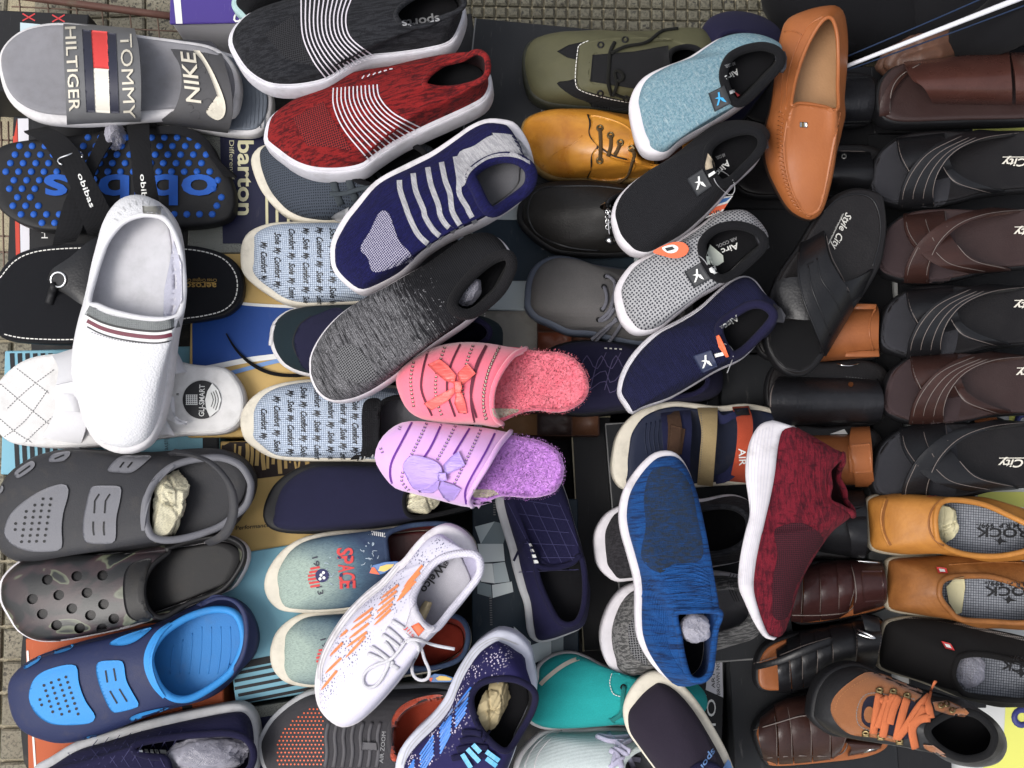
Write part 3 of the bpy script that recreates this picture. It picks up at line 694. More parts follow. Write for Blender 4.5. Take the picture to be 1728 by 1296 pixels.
b.decal('dark_seam', q('a3', 1150, 905, 1215, 895, 1230, 940, 1165, 950), STK, lift=.0006); b.ribbon('white_edge', [(45, 1080), (61, 1320)], 3.5, INKW, lift=.0007)
b = box('shoe_box', 'black shoe box with a scuffed corner behind the olive shoe', (803, 30), (1180, 66), (801, 300), .15, .12, BB2, edge=(THREADG, (0,)))
b.text('TM', (912, 188), (920, 190), 6, INKG, name='printed_word')
b = box('shoe_box', 'plain black shoe box under the red and charcoal sneakers', (640, 40), (796, 22), (640, 240), .12, .10, BB)
DTEAL = card('dark_teal_box_print', C(34, 52, 66), .4, .1); b = box('shoe_box', 'pale box with a dark teal band under the black loafer', (798, 302), (1080, 308), (796, 522), .142, .11, card('pale_grey_box_board', C(178, 188, 190), .45, .1))
b.decal('teal_band', pts(798, 370, 1070, 374, 1070, 474, 796, 474), DTEAL, lift=.0006, maxpx=40); b.text('MIND WALKER', (990, 448), (925, 432), 7, INKG, name='printed_word'); b.ring('printed_ring', (918, 417), 4, INKG, r=.0005)
# patchwork box: leather coloured squares as separate patches
b = box('shoe_box', 'brown patchwork shoe box of leather coloured squares by the pink slipper', (770, 524), (1010, 524), (770, 735), .138, .11, card('brown_box_board', C(84, 54, 42), .5, .1))
_pc = [leather('patch_'+n, C(*c), rough=.5) for n, c in (('umber', (92, 58, 44)), ('russet', (122, 62, 38)), ('tan', (150, 108, 66)), ('dark', (64, 46, 42)), ('grey', (150, 146, 136)), ('sienna', (108, 70, 48)))]
_seq = [1, 0, 2, 3, 0, 4, 5, 0, 3, 2, 0, 1, 5, 0, 3, 1, 0, 2, 3, 5]
for i, x in enumerate((770, 808, 907, 965)):
    for j, y in enumerate((524, 560, 606, 652, 698)):
        x2 = (808, 907, 965, 1010)[i]; y2 = min(735, (560, 606, 652, 698, 735)[j]); y1 = y
        if i == 1 and j == 0: y2 = 604
        if i == 1 and j == 1: continue
        b.decal('patch', pts(x+1, y1+1, x2-1, y1+1, x2-1, y2-1, x+1, y2-1), _pc[_seq[i*5+j]], lift=.0012, maxpx=30, thick=1)
b.stitch([(818, 528), (817, 600)], THREADW, 2, 2, 2, lift=.002); b.stitch([(903, 560), (904, 600)], THREADG, 3, 3, 1, lift=.002)
# geometric box with faceted print
b = box('shoe_box', 'faceted grey and teal shoe box between the white and navy shoes', (797, 842), (975, 842), (800, 1150), .146, .11, DTEAL)
_fc = [flat('facet_'+n, C(*c), .35) for n, c in (('pale', (232, 238, 236)), ('mid', (190, 204, 206)), ('slate', (120, 140, 146)), ('light', (212, 222, 222)))]
for k, pl in enumerate([(1640, 700, 1700, 700, 1728, 860, 1700, 870), (1525, 860, 1640, 830, 1560, 960), (1640, 830, 1728, 850, 1690, 960, 1560, 960), (1540, 960, 1690, 960, 1700, 1060, 1560, 1070), (1560, 1075, 1628, 1075, 1640, 1190, 1560, 1180), (1630, 1075, 1700, 1065, 1728, 1180, 1640, 1190), (1540, 1180, 1620, 1200, 1625, 1275, 1540, 1250), (1625, 1200, 1740, 1180, 1750, 1240, 1630, 1275)]):
    b.decal('facet', q('b2', *pl), _fc[k % 4], lift=.0007, maxpx=25)
for k, pl in enumerate([(400, 580, 520, 540, 520, 640, 410, 690), (522, 540, 590, 530, 590, 610, 522, 625), (300, 470, 400, 560, 400, 600, 320, 600)]): b.decal('facet', q('c3', *pl), _fc[(k+1) % 4], lift=.0007, maxpx=25)
b.stitch(q('b2', 1640, 715, 1640, 800), THREADG, 2, 2, 4); b.stitch(q('c3', 165, 290, 170, 470), THREADG, 2, 2, 4)
# tall black boxes in the middle
b = box('shoe_box', 'black shoe box with a pale worn edge below the lilac slipper', (964, 706), (1030, 703), (968, 1100), .105, .09, BB, edge=(EDGE, (0, 1)))
b = box('shoe_box', 'black shoe box with a scuffed corner under the tricolour sandal', (1022, 716), (1300, 696), (1030, 1130), .15, .13, BB2, edge=(THREADG, (0, 1, 2)))
b = box('shoe_box', 'black shoe box with a thin ring mark by the navy slip-on', (1120, 560), (1214, 560), (1120, 720), .13, .11, BB); b.ring('printed_ring', q('c2', 1404, 130)[0], 8, INKG, r=.0006, ry=9); b.text('TM', q('c2', 1370, 90)[0], q('c2', 1378, 108)[0], 5, INKG, name='printed_word')
b = box('shoe_box', 'dark shoe box between the navy slip-on and the woodgrain strap', (1216, 597), (1480, 600), (1216, 706), .145, .12, BB2)
b = box('shoe_box', 'dark shoe box under the toe of the upright black sandal', (1216, 352), (1500, 352), (1216, 595), .14, .12, BB)
b = box('shoe_box', 'dark shoe box beside the tan loafer under the light blue shoe', (1200, 106), (1480, 112), (1200, 350), .142, .12, BB)
b = box('shoe_box', 'black box with tall white letters at the lower middle', (1165, 1066), (1226, 1070), (1160, 1340), .12, .10, BB)
b.text('BRAVATO', q('c3', 1478, 1500)[0], q('c3', 1478, 895)[0], 15, INKW, lift=.001, name='printed_word'); b.text('TM', q('c3', 1425, 892)[0], q('c3', 1425, 872)[0], 4, INKW, name='printed_word')
b.decal('label', q('c3', 1445, 600, 1515, 610, 1522, 885, 1420, 840), PALE.copy(), lift=.0012, maxpx=25); b.text('BROWN NOIR', q('c3', 1505, 870)[0], q('c3', 1500, 640)[0], 6, INKB, lift=.002, name='printed_word'); b.text('ART 2 / 7', q('c3', 1475, 830)[0], q('c3', 1470, 630)[0], 6, INKB, lift=.002, name='printed_word')
b = box('shoe_box', 'scratched black box with small silver lettering at the bottom', (1228, 1082), (1500, 1072), (1232, 1345), .145, .12, BB2)
b.text('L.R.Shoes', q('d3', 182, 582)[0], q('d3', 48, 606)[0], 8, SILVER, lift=.001, name='printed_word')
# printed sheet below the right hand sandals
YW = card('white_banner_sheet', C(205, 206, 204), .4, .1)
T = Thing('banner_sheet', 'white printed sheet with yellow stripes and blue discs under the sandals', 'banner', (1440, 700), (1780, 700), .125)
c_ = [T.loc(p, 0).to_2d() for p in pts(1466, 150, 1900, 150, 1900, 1500, 1466, 1500)]
T.slab('sheet', list(reversed(c_)) if sum(a.x*d.y-d.x*a.y for a, d in zip(c_, c_[1:]+c_[:1])) < 0 else c_, -.12, 0, YW, bevel=.0006)
YP = flat('lime_yellow_print', C(218, 218, 96)); BP = flat('deep_blue_print', C(44, 50, 128))
for pl in (pts(1640, 195, 1760, 190, 1760, 225, 1640, 222), pts(1484, 455, 1493, 455, 1493, 520, 1484, 520), pts(1703, 640, 1717, 640, 1717, 745, 1703, 745), pts(1650, 830, 1760, 830, 1760, 856, 1650, 856), q('d3', 1620, 930, 1800, 920, 1800, 1340, 1480, 1340, 1500, 1250, 1610, 1130)): T.decal('yellow_print', pl, YP, lift=.0006, maxpx=25)
for p, r in ((q('d2', 1728, 245)[0], 12), (q('d3', 1715, 1000)[0], 13)): T.ring('blue_ring', p, r, BP, r=.004, lift=0.0)

# thin black slabs added to darken the gaps below the right hand sandals
for lb, a, b_, c_ in (('black slab added to darken the gaps under the glossy brown slide', (1470, 112), (1636, 112), (1470, 224)), ('black slab added to darken the gaps under the middle crossed strap sandals', (1464, 226), (1770, 226), (1464, 452)), ('narrow black slab added to darken the gap beside the plain tan strap', (1464, 522), (1516, 522), (1464, 832)), ('black slab added to darken the gaps under the sandal right of the plain tan strap', (1517, 455), (1770, 455), (1517, 636)), ('black slab added to darken the gaps under the lowest crossed strap sandal and mustard loafers', (1518, 720), (1640, 720), (1518, 1195)), ('black slab added to darken the gap under the heel of the laced boot', (1502, 1200), (1602, 1200), (1502, 1345))):
    box('shoe_box', lb, a, b_, c_, .143, .012, BB, lid=.008)
# black sheet added under the boxes as painted shade in their gaps
T = Thing('gap_shade_sheet', 'black sheet added as painted shade in the gaps between the shoe boxes', 'added shade sheet', (60, 700), (1500, 700), .012)
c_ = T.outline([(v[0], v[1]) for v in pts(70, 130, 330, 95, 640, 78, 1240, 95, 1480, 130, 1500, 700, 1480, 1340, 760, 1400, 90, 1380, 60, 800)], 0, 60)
T.slab('sheet', c_, -.004, 0, rubber('gap_shade_black', C(30, 30, 32), grime=.3), bevel=.001)

def eva(name, c, c2=None):
    t = NT(name); t.color(dirt(t, c, .18, 40)); t.bump(t.noise(700, detail=2), .0004, .6); t.bump(t.noise(40), .001, .3); return finish(t, .55, spec=.22)
# ================================================================== grey slides, one pushed into the other
SL1 = rubber('blue_grey_footbed', C(126, 134, 146), rough=.65); SLW = WHITE; SLG = rubber('grey_strap_rubber', C(122, 122, 124), rough=.6, grime=.12); SLD = rubber('dark_grey_strap', C(96, 95, 97), rough=.65, grime=.12); FBG = rubber('grey_footbed', C(148, 147, 152), rough=.75, grime=.15)
T = Thing('slide_sandal', 'dark grey slide with a white tick logo strap and a ribbed blue grey footbed', 'slide sandal', (250, 140), (462, 178), .15)
out = pts(462, 180, 459, 158, 445, 132, 420, 108, 380, 90, 320, 78, 262, 72, 236, 95, 230, 140, 240, 190, 280, 212, 340, 222, 400, 230, 436, 228, 455, 208)
c_ = T.outline(out, .012, 80); T.slab('sole', c_, 0, .020, SLW, bevel=.004); T.slab('footbed', inset(c_, .005), .016, .023, SL1, bevel=.002, dish=.002)
for k in range(11): x = 382+k*6.5; T.ribbon('footbed_rib', [(x, 128+k*1.5), (x+2, 172), (x-1, 216)], 2.2, SL1, lift=.0012)
st = T.band('strap', q('a0', 985, 240, 1060, 285, 1120, 370, 1150, 470, 1140, 600, 1085, 720, 960, 780), q('a0', 1340, 262, 1400, 330, 1430, 420, 1465, 560, 1475, 700, 1460, 800, 1440, 850), .012, .058, SLD, thick=.005, n=30, m=10, crown=.0015, pw=.5)
T.stitch(q('a0', 1055, 300, 1105, 370, 1130, 460, 1120, 600, 1080, 710), SLD, 60, 1, 3, lift=.0012, name='moulded_line')
sw = q('a0', 1222, 318, 1232, 302, 1262, 318, 1318, 400, 1370, 500, 1418, 620, 1430, 690, 1418, 738, 1380, 762, 1330, 740, 1302, 705, 1330, 698, 1370, 700, 1388, 670, 1375, 600, 1330, 480, 1280, 385)
T.decal('tick_logo', sw, CREAM, lift=.0022, thick=1)
T.text('NIKE', q('a0', 1275, 655)[0], q('a0', 1235, 315)[0], 25, CREAM, bold=.011, shear=.22, lift=.0022, name='raised_lettering', mirror=False)
random.seed(5)
for i in range(9):
    x, y = 1180+random.random()*230, 330+random.random()*420; r = random.uniform(20, 45); T.lace('vein', q('a0', x-r, y, x, y-r*.7, x+r*.8, y+r*.3, x+r*.3, y+r), .0005, SLD, lift=.0003)
T = Thing('slide_sandal', 'grey slide with white rim and a navy red and cream flag strap', 'slide sandal', (405, 140), (2, 120), .182, .175)
out = pts(0, 118, 4, 88, 26, 62, 58, 46, 106, 40, 170, 47, 234, 60, 300, 69, 360, 80, 394, 106, 407, 142, 403, 180, 388, 198, 340, 201, 293, 200, 237, 204, 170, 210, 114, 211, 67, 205, 32, 187, 11, 160)
c_ = T.outline(out, .014, 96); T.slab('sole', c_, 0, .022, SLW, bevel=.006, grooves=0, dish=.008); T.slab('footbed', inset(c_, .0055, .009, .0055, .0055), .017, .0245, FBG, bevel=.003, dish=.003)
T.band('strap', pts(107, 37, 107, 80, 110, 150, 113, 212), pts(227, 48, 234, 80, 238, 140, 237, 206), .010, .058, SLG, thick=.004, n=30, m=10, crown=.001, pw=.42)
NVI = flat('dark_navy_print', C(36, 38, 62)); FR = flat('flag_red', C(222, 56, 52)); FC = flat('flag_cream', C(226, 220, 206))
T.decal('navy_panel', q('a0', 520, 186, 576, 191, 604, 712, 548, 712), NVI, lift=.0012, thick=1); T.decal('navy_panel', q('a0', 678, 205, 735, 212, 754, 718, 697, 718), NVI, lift=.0012, thick=1)
T.decal('red_panel', q('a0', 577, 191, 680, 200, 690, 438, 592, 430), FR, lift=.0012, thick=1); T.decal('cream_panel', q('a0', 592, 431, 690, 439, 697, 718, 604, 712), FC, lift=.0012, thick=1)
T.text('TOMMY', q('a0', 760, 218)[0], q('a0', 785, 755)[0], 20, CREAM, bold=0, lift=.0018, name='raised_lettering'); T.text('HILTIGER', q('a0', 412, 170)[0], q('a0', 440, 708)[0], 18, CREAM, bold=.011, lift=.0018, name='raised_lettering')

# ================================================================== black and blue strap sandal
BLUD = rubber('blue_massage_rubber', C(30, 92, 188), grime=.08); WEB = fabric('black_webbing', C(36, 36, 39), weave=700)
T = Thing('strap_sandal', 'black strap sandal with blue massage studs and white lettered straps', 'sandal', (398, 310), (-6, 310), .15)
out = pts(-10, 300, -5, 262, 15, 246, 60, 238, 120, 232, 200, 222, 280, 215, 330, 222, 358, 245, 370, 270, 386, 292, 398, 330, 392, 366, 360, 380, 300, 386, 200, 391, 90, 391, 50, 384, 18, 368, -2, 345)
c_ = T.outline(out, .014, 96); T.slab('sole', c_, 0, .022, BLKRUB, bevel=.003, dish=.001)
sd = bmesh.new(); bmesh.ops.create_uvsphere(sd, u_segments=12, v_segments=6, radius=1)
for v in sd.verts: v.co = Vector((v.co.x*.0043, v.co.y*.0043, v.co.z*.0022))
sme = bpy.data.meshes.new('stud'); sd.to_mesh(sme); sd.free(); sme.materials.append(BLUD); sme.polygons.foreach_set('use_smooth', [True]*len(sme.polygons))
op = [(p.x, p.y) for p in spline(shift(out, 12, 18, .93), 60, True)]
txt = pts(68, 292, 360, 292, 360, 352, 68, 352)
for r in range(13):
    for k in range(22):
        p = (-2+k*21.5+(r % 2)*10.7+r*3, 232+r*14.4)
        if not inside(p, op) or inside(p, txt): continue
        h = T.loc(p, .0218); o = newobj('stud', sme); o.parent = T.o; o.location = h
T.text('obibas', (366, 296), (74, 296), 50, BLUD, bold=.045, lift=.002, name='footbed_lettering')
T.band('strap', q('a0', 150, 830, 260, 900, 345, 1015, 430, 1150, 520, 1400, 560, 1500), q('a0', 300, 800, 410, 860, 505, 965, 590, 1120, 700, 1330, 745, 1440), .020, .038, WEB, thick=.0025, n=28, m=4, pw=.5)
T.band('strap', q('a0', 800, 770, 830, 1000, 850, 1200, 890, 1330), q('a0', 945, 770, 955, 960, 990, 1180, 1020, 1330), .022, .045, WEB, thick=.0025, n=22, m=4, pw=.5)
T.band('front_strap', q('a0', 640, 830, 560, 1000, 470, 1150, 400, 1300, 350, 1480, 330, 1560), q('a0', 760, 830, 660, 980, 590, 1130, 560, 1300, 520, 1450, 480, 1530), .022, .026, WEB, thick=.0025, n=22, m=4, pw=.5)
T.band('heel_strap', q('a0', 990, 800, 1150, 800, 1300, 870, 1375, 1000, 1500, 1130), q('a0', 985, 850, 1130, 850, 1270, 915, 1340, 1010, 1420, 1120), .022, .04, BLKFAB, thick=.003, n=24, m=4, pw=.6)
T.text('obibas', q('a0', 490, 1105)[0], q('a1', 572, 116)[0], 9, INKW, bold=.01, lift=.001, name='strap_lettering'); T.text('obibas', q('a0', 888, 1105)[0], q('a0', 905, 1330)[0], 9, INKW, bold=.01, lift=.001, name='strap_lettering')
T.lace('buckle_ring', q('a0', 395, 1045, 360, 1030, 365, 1005, 430, 985, 500, 955, 530, 970, 520, 995), .0011, CHROME, lift=.0015, flat=1)
crumple('crumpled_film', 'grey crumpled plastic under the black sandal strap', 'plastic film', (196, 232), .172, 17, 22, .02, FILM, 3)

# ================================================================== black thong sandal
T = Thing('thong_sandal', 'black leather toe post sandal with white stitched edge and gold lettering', 'sandal', (408, 475), (-8, 485), .15)
out = q('a1', -40, 640, 0, 540, 80, 440, 200, 380, 400, 348, 700, 342, 1000, 350, 1250, 360, 1420, 408, 1515, 490, 1545, 600, 1525, 710, 1440, 790, 1300, 825, 1100, 855, 700, 950, 450, 978, 150, 968, 0, 930, -50, 790)
c_ = T.outline(out, .014, 96); T.slab('sole', c_, 0, .016, BLKRUB, bevel=.003); T.slab('footbed', inset(c_, .0012), .0165, .022, fabric('black_footbed', C(34, 35, 40), weave=1400, depth=.0002, sheen=.05), bevel=.003, dish=.002)
si = q('a1', 0, 560, 90, 455, 210, 398, 400, 374, 700, 368, 1000, 372, 1240, 384, 1400, 430, 1480, 510, 1505, 600, 1485, 700, 1415, 765, 1290, 800, 1100, 830, 700, 925, 450, 950, 160, 942, 20, 915)
T.stitch(si, THREADW, 5, 2.4, 1.8, closed=False)
T.vbase = None
T.band('strap', q('a1', 655, 285, 560, 330, 440, 430, 330, 505, 300, 570), q('a1', 690, 560, 610, 720, 530, 735, 420, 665, 330, 620), .03, .012, BLKLEA, thick=.003, n=20, m=8, u=(0, 1), crown=.003, pw=.6, h1=.028)
T.band('strap', q('a1', 1080, 350, 900, 360, 760, 430, 690, 560), q('a1', 1120, 500, 1000, 620, 860, 720, 700, 740), .026, .02, BLKLEA, thick=.003, n=16, m=6, crown=.003)
T.ring('eyelet', q('a1', 370, 571)[0], 12.5, CHROME, r=.0016, lift=.0012)
T.lace('toe_post', q('a1', 345, 610, 325, 670, 310, 725), .0055, BLKRUB, lift=.0, lifts=lambda t: .004-.004*t, flat=.8)
T.text('aerosoft', q('a1', 1372, 592)[0], q('a1', 1130, 592)[0], 10.5, GOLD, bold=.02, name='gold_lettering'); T.text('Cross Original Comfort', q('a1', 1374, 565)[0], q('a1', 1120, 565)[0], 5.5, GOLD, name='gold_lettering'); T.ribbon('gold_rule', q('a1', 1360, 588, 1130, 588), 1, GOLD)

# ================================================================== white slide with round black print
WL = leather('white_leather', C(216, 215, 218), C(204, 202, 204), rough=.5, grain=.0004, var=.3, coat=.05); WFB = rubber('white_footbed', C(224, 222, 220), rough=.6, grime=.14)
T = Thing('slide_sandal', 'white slide with quilted toe and a round black heel print', 'slide sandal', (414, 675), (-8, 690), .15)
out = pts(-12, 690, -2, 652, 20, 625, 50, 606, 88, 598, 160, 594, 260, 600, 325, 615, 380, 621, 405, 645, 415, 672, 413, 702, 398, 723, 370, 733, 300, 736, 200, 750, 130, 757, 60, 754, 15, 745, -5, 720)
c_ = T.outline(out, .014, 96); T.slab('sole', c_, 0, .019, WHITE, bevel=.004); T.slab('footbed', inset(c_, .0015), .019, .0235, WFB, bevel=.003, dish=.002)
for a, b_ in ((q('a2', 90, -80, 310, 90), 0), (q('a2', 0, 30, 190, 190, 330, 300), 0), (q('a2', -60, 200, 90, 330, 200, 400), 0), (q('a2', 340, -60, 180, 60, 40, 190), 0), (q('a2', 300, 70, 160, 260, 20, 370), 0), (q('a2', 380, 200, 250, 310, 130, 430), 0)): T.stitch(a, THREADG, 3, 2, 1.5); T.lace('quilt_seam', a, .0007, WFB, lift=.0)
T.band('strap', q('a1', 330, 1050, 370, 1150, 330, 1330), q('a1', 520, 990, 560, 1150, 540, 1330), .022, .03, WL, thick=.003, n=14, m=5, u=(.0, .55))
T.band('strap', q('a2', 350, 40, 365, 130, 320, 270, 250, 390), q('a2', 520, 0, 545, 150, 545, 300, 500, 445), .045, .012, WL, thick=.003, n=16, m=6, u=(.4, 1), h1=.016, pw=.5)
T.band('keeper', q('a2', 345, 92, 420, 92, 500, 105), q('a2', 355, 192, 430, 200, 510, 212), .050, .004, WL, thick=.002, n=8, m=4)
T.band('strap', q('a1', 1090, 960, 1060, 1060, 1030, 1180), q('a1', 1190, 1155, 1130, 1160, 1080, 1180), .02, .03, WL, thick=.003, n=12, m=6, u=(.0, .5))
T.band('strap', q('a2', 1085, 0, 1075, 100, 1050, 210, 1070, 260), q('a2', 1090, 200, 1110, 280, 1185, 285, 1180, 292), .03, .005, WL, thick=.003, n=12, m=5)
T.band('strap', q('a2', 1040, 230, 1000, 330, 960, 350), q('a2', 1110, 360, 1060, 350, 960, 360), .03, .004, WL, thick=.003, n=12, m=4, h1=.02)
cc = q('a2', 1280, 130)[0]; T.dots('round_print', [cc], 32.5, INKB, lift=.0012, m=40, kind=None)
T.decal('print_lens', q('a2', 1345, 25, 1385, 70, 1402, 130, 1385, 195, 1330, 240, 1308, 190, 1300, 130, 1315, 75), INKW, lift=.0016)
for i in range(3): T.ribbon('print_arc', q('a2', 1338+i*14, 85-i*7, 1352+i*16, 130, 1338+i*14, 175+i*10), 1.2, INKB, lift=.0022)
for i in range(6): T.ribbon('print_grid', q('a2', 1182+i*13, 97, 1184+i*13, 160), 1.3, INKW, lift=.0018); T.ribbon('print_grid', q('a2', 1178, 100+i*12, 1252, 100+i*12), 1.1, INKW, lift=.0019)
T.text('GLJ-SMART', q('a2', 1293, 236)[0], q('a2', 1298, 34)[0], 9, INKW, bold=.012, lift=.002, name='print_lettering'); T.text('8', q('a2', 1135, 102)[0], q('a2', 1135, 88)[0], 5, INKB, name='print_lettering')

# ================================================================== white mule lying across
WPEB = leather('white_pebbled_leather', C(216, 216, 219), C(206, 204, 207), rough=.5, grain=.0024, gscale=430, var=.3, coat=.05)
T = Thing('slip_on_shoe', 'white backless leather slip-on with maroon striped instep elastic', 'slip-on shoe', (238, 345), (205, 760), .215, .205)
out = q('a1', 905, 50, 800, 75, 725, 150, 675, 250, 650, 340, 605, 490, 575, 620, 545, 740, 510, 880, 485, 1050, 478, 1200)+q('a2', 500, 105, 530, 235, 580, 345, 650, 425, 760, 470, 860, 462, 960, 402, 1030, 270, 1060, 150, 1085, 20)+q('a1', 1100, 1100, 1120, 930, 1150, 780, 1166, 650, 1160, 450, 1140, 285, 1100, 180, 1020, 85)
rim = q('a1', 565, 715, 600, 560, 650, 400, 690, 310, 770, 215, 865, 168, 960, 160, 1050, 190, 1110, 285, 1145, 400, 1165, 550, 1165, 680, 1140, 790, 1050, 822, 900, 815, 720, 775, 620, 735)
T.shoe(out, rim, [WHITE, WPEB, leather('white_inner', C(208, 206, 213), rough=.7, var=.2), rubber('white_insole', C(205, 204, 208), rough=.85, grime=.1), WL], ins=(8, 3, 3, 3), hs=.024, zr=(.068, .05, .062), collar=.0032, k=.4, bulge=.004)
bd = lambda d: q('a1', 552, 755+d, 640, 800+d, 750, 832+d, 900, 855+d, 1020, 858+d, 1135, 830+d)
GEL = fabric('grey_elastic', C(146, 150, 150), weave=500); T.ribbon('elastic', bd(8), 17, GEL, lift=.001); T.ribbon('black_stripe', bd(38), 3.4, INKB, lift=.0015); T.ribbon('white_stripe', bd(54), 4, INKW, lift=.0012); T.ribbon('maroon_stripe', bd(76), 6.5, flat('maroon_print', C(120, 36, 60)), lift=.0015); T.ribbon('white_stripe', bd(98), 4, INKW, lift=.0012); T.ribbon('thin_stripe', bd(114), 2, INKB, lift=.0015)
T.stitch(q('a1', 580, 905, 750, 955, 950, 975, 1100, 955), THREADG, 3, 2, 1.2); T.decal('pull_tab', q('a1', 902, 102, 1025, 104, 1018, 158, 906, 150), SILVER, lift=.002, thick=1)
for i in range(-5, 6):
    a = rad(-90+i*13); T.ribbon('heel_rib', [(241+math.cos(a)*r_*1.0, 392+math.sin(a)*r_*1.02) for r_ in (46, 54)], 2.4, GREYSOLE, lift=.0006)
# fold in the inner lining
T.decal('inner_panel', q('a1', 1100, 325, 1150, 470, 1155, 700, 1110, 790, 1035, 810, 1040, 640, 1080, 440), fabric('white_lining_cloth', C(206, 206, 222), weave=1200, depth=.0002), lift=.002)

# ================================================================== clogs
def clog(label, out, rim, shellm, trimm, inm, panels, slots, vents, strap, z, hz=(.07, .05, .045), heel=None, toe=None, ventpoly=None, rings=()):
    T = Thing('clog', label, 'clog', heel, toe, z, z+.004); H = .026
    T.shoe(out, rim, [shellm, shellm, inm, inm, trimm], ins=(3, 3, 3, 3), hs=H, zr=hz, collar=.0042, k=.25, p=2.4, bulge=.006, bevel=.008)
    for pl in panels: T.decal('panel', pl, trimm, lift=.0022, thick=1, closed_spline=44)
    if slots: T.ribbons('slot', slots, 2.6, BLKRUB, lift=.0028, kind='stuff', smooth=False)
    if vents: T.dots('vent_shade_disc', vents, 2.5, BLKRUB, lift=.0028)  # flat black discs: the shade inside the vents put on as colour
    if strap: T.band('heel_strap', strap[0], strap[1], strap[2], strap[3], shellm, thick=.005, n=34, m=6, crown=.002, pw=.55)
    return T
GCL = eva('charcoal_foam', C(62, 62, 66)); GCT = eva('mid_grey_foam', C(128, 128, 134)); GCI = eva('dark_foam_inner', C(58, 58, 62))
pn = [q('a2', 25, 960, 55, 870, 130, 790, 260, 705, 380, 665, 428, 680, 430, 740, 400, 850, 390, 950, 393, 1050, 360, 1088, 200, 1093, 90, 1058, 40, 1010), q('a2', 590, 678, 680, 674, 750, 678, 768, 700, 760, 770, 737, 880, 733, 1000, 712, 1038, 640, 1045, 565, 1040, 530, 1010, 525, 900, 550, 770, 568, 705), q('a2', 680, 575, 760, 490, 860, 484, 955, 484, 935, 515, 840, 588, 755, 592), q('a2', 90, 605, 105, 575, 190, 520, 220, 532, 205, 568, 120, 625), q('a2', 308, 522, 332, 475, 430, 455, 445, 470, 425, 500, 390, 520), q('a2', -25, 720, -5, 672, 15, 668, 20, 700, 0, 725)]
sl = [q('a2', 628, 728, 600, 770, 596, 850), q('a2', 696, 728, 668, 770, 662, 850), q('a2', 590, 902, 588, 950, 595, 990), q('a2', 658, 902, 655, 950, 660, 990), q('a2', 758, 560, 785, 525), q('a2', 808, 560, 838, 525), q('a2', 118, 600, 190, 548), q('a2', 345, 505, 405, 480)]
vn = []
for c_, x0, y0, n in ((0, 98, 915, 2), (1, 165, 838, 6), (2, 220, 798, 7), (3, 272, 758, 8), (4, 322, 758, 8)):
    for i in range(n): vn += q('a2', x0-i*(6 if c_ else 3), y0+i*38.5)
T = clog('charcoal clog with mid grey vented panels and newspaper stuffed inside', q('a2', -20, 1000, -30, 850, 0, 720, 60, 610, 150, 532, 280, 472, 450, 440, 700, 450, 950, 462, 1230, 440, 1400, 442, 1520, 482, 1600, 560, 1625, 650, 1600, 760, 1540, 850, 1500, 910, 1420, 975, 1300, 1030, 1100, 1065, 900, 1090, 650, 1105, 400, 1140, 250, 1165, 100, 1150, 20, 1090),
    q('a2', 925, 890, 935, 750, 990, 640, 1080, 560, 1180, 520, 1300, 500, 1410, 500, 1520, 545, 1580, 630, 1590, 700, 1560, 800, 1480, 870, 1380, 940, 1200, 1000, 1060, 1020, 970, 1000, 940, 950), GCL, GCT, GCI, pn, sl, vn,
    (q('a2', 1060, 470, 1200, 480, 1330, 545, 1430, 670, 1450, 830, 1400, 960, 1290, 1030), q('a2', 1110, 440, 1240, 470, 1380, 540, 1490, 690, 1510, 850, 1450, 1000, 1330, 1060), .05, .035), .152, heel=(430, 812), toe=(-6, 900))
T.ribbon('rim_facing', q('a2', 905, 960, 908, 860, 935, 740, 1000, 630, 1100, 545), lambda t: 13*math.sin(math.pi*(.12+.76*t)), GCT, lift=.0016)
pp = []
for i in range(4):
    for j in range(7): pp += q('a2', 1230+i*58, 630+j*58)
crumple('crumpled_newspaper', 'crumpled newspaper stuffed inside the charcoal clog', 'paper', q('a2', 1075, 800)[0], .20, 27, 50, .020, PAPER, 1, ang=-14, rough=.3)
# camouflage clog
def _camo():
    t = NT('camouflage_foam'); n = t.noise(1, vec=t.mapping((11, 24, 20), (0, 0, .5)), detail=2, rough=.45, dist=1.6)
    t.color(t.ramp(n, [(0, C(26, 26, 29)), (.40, C(34, 35, 37)), (.46, C(58, 46, 50)), (.53, C(70, 54, 56)), (.55, C(112, 116, 96)), (.58, C(92, 96, 78)), (.60, C(38, 41, 40)), (.7, C(30, 31, 33))]))
    t.bump(t.noise(500), .0003, .4); return finish(t, .34, spec=.35)
CAMO = _camo(); CBK = rubber('glossy_black_foam', C(36, 35, 36), rough=.4, grime=.1)
T = Thing('clog', 'camouflage clog with round vent holes and a white rimmed toe', 'clog', (418, 950), (2, 1010), .15, .152)
out = q('a3', 3, 190, 15, 100, 80, 20, 170, -40, 300, -80)+q('a2', 500, 1130, 900, 1060, 1200, 1015, 1420, 985, 1530, 1022, 1582, 1092, 1570, 1180, 1530, 1260)+q('a3', 1490, 150, 1400, 195, 1200, 275, 1000, 345, 930, 372, 800, 412, 600, 455, 450, 482, 330, 495, 220, 482, 120, 425, 60, 335, 15, 255)
rim = q('a3', 912, 190, 925, 85, 980, 0, 1080, -80)+q('a2', 1050, 1080, 1200, 1025, 1400, 998, 1520, 1040, 1550, 1120, 1500, 1230)+q('a3', 1400, 170, 1200, 250, 1050, 335, 985, 332, 935, 280)
T.shoe(out, rim, [SOLEW, CAMO, CBK, CBK, CBK], ins=(9, 4, 5, 2), hs=.022, zr=(.062, .045, .05), collar=.003, k=.3, p=2.6, bulge=.006, bevel=.005)
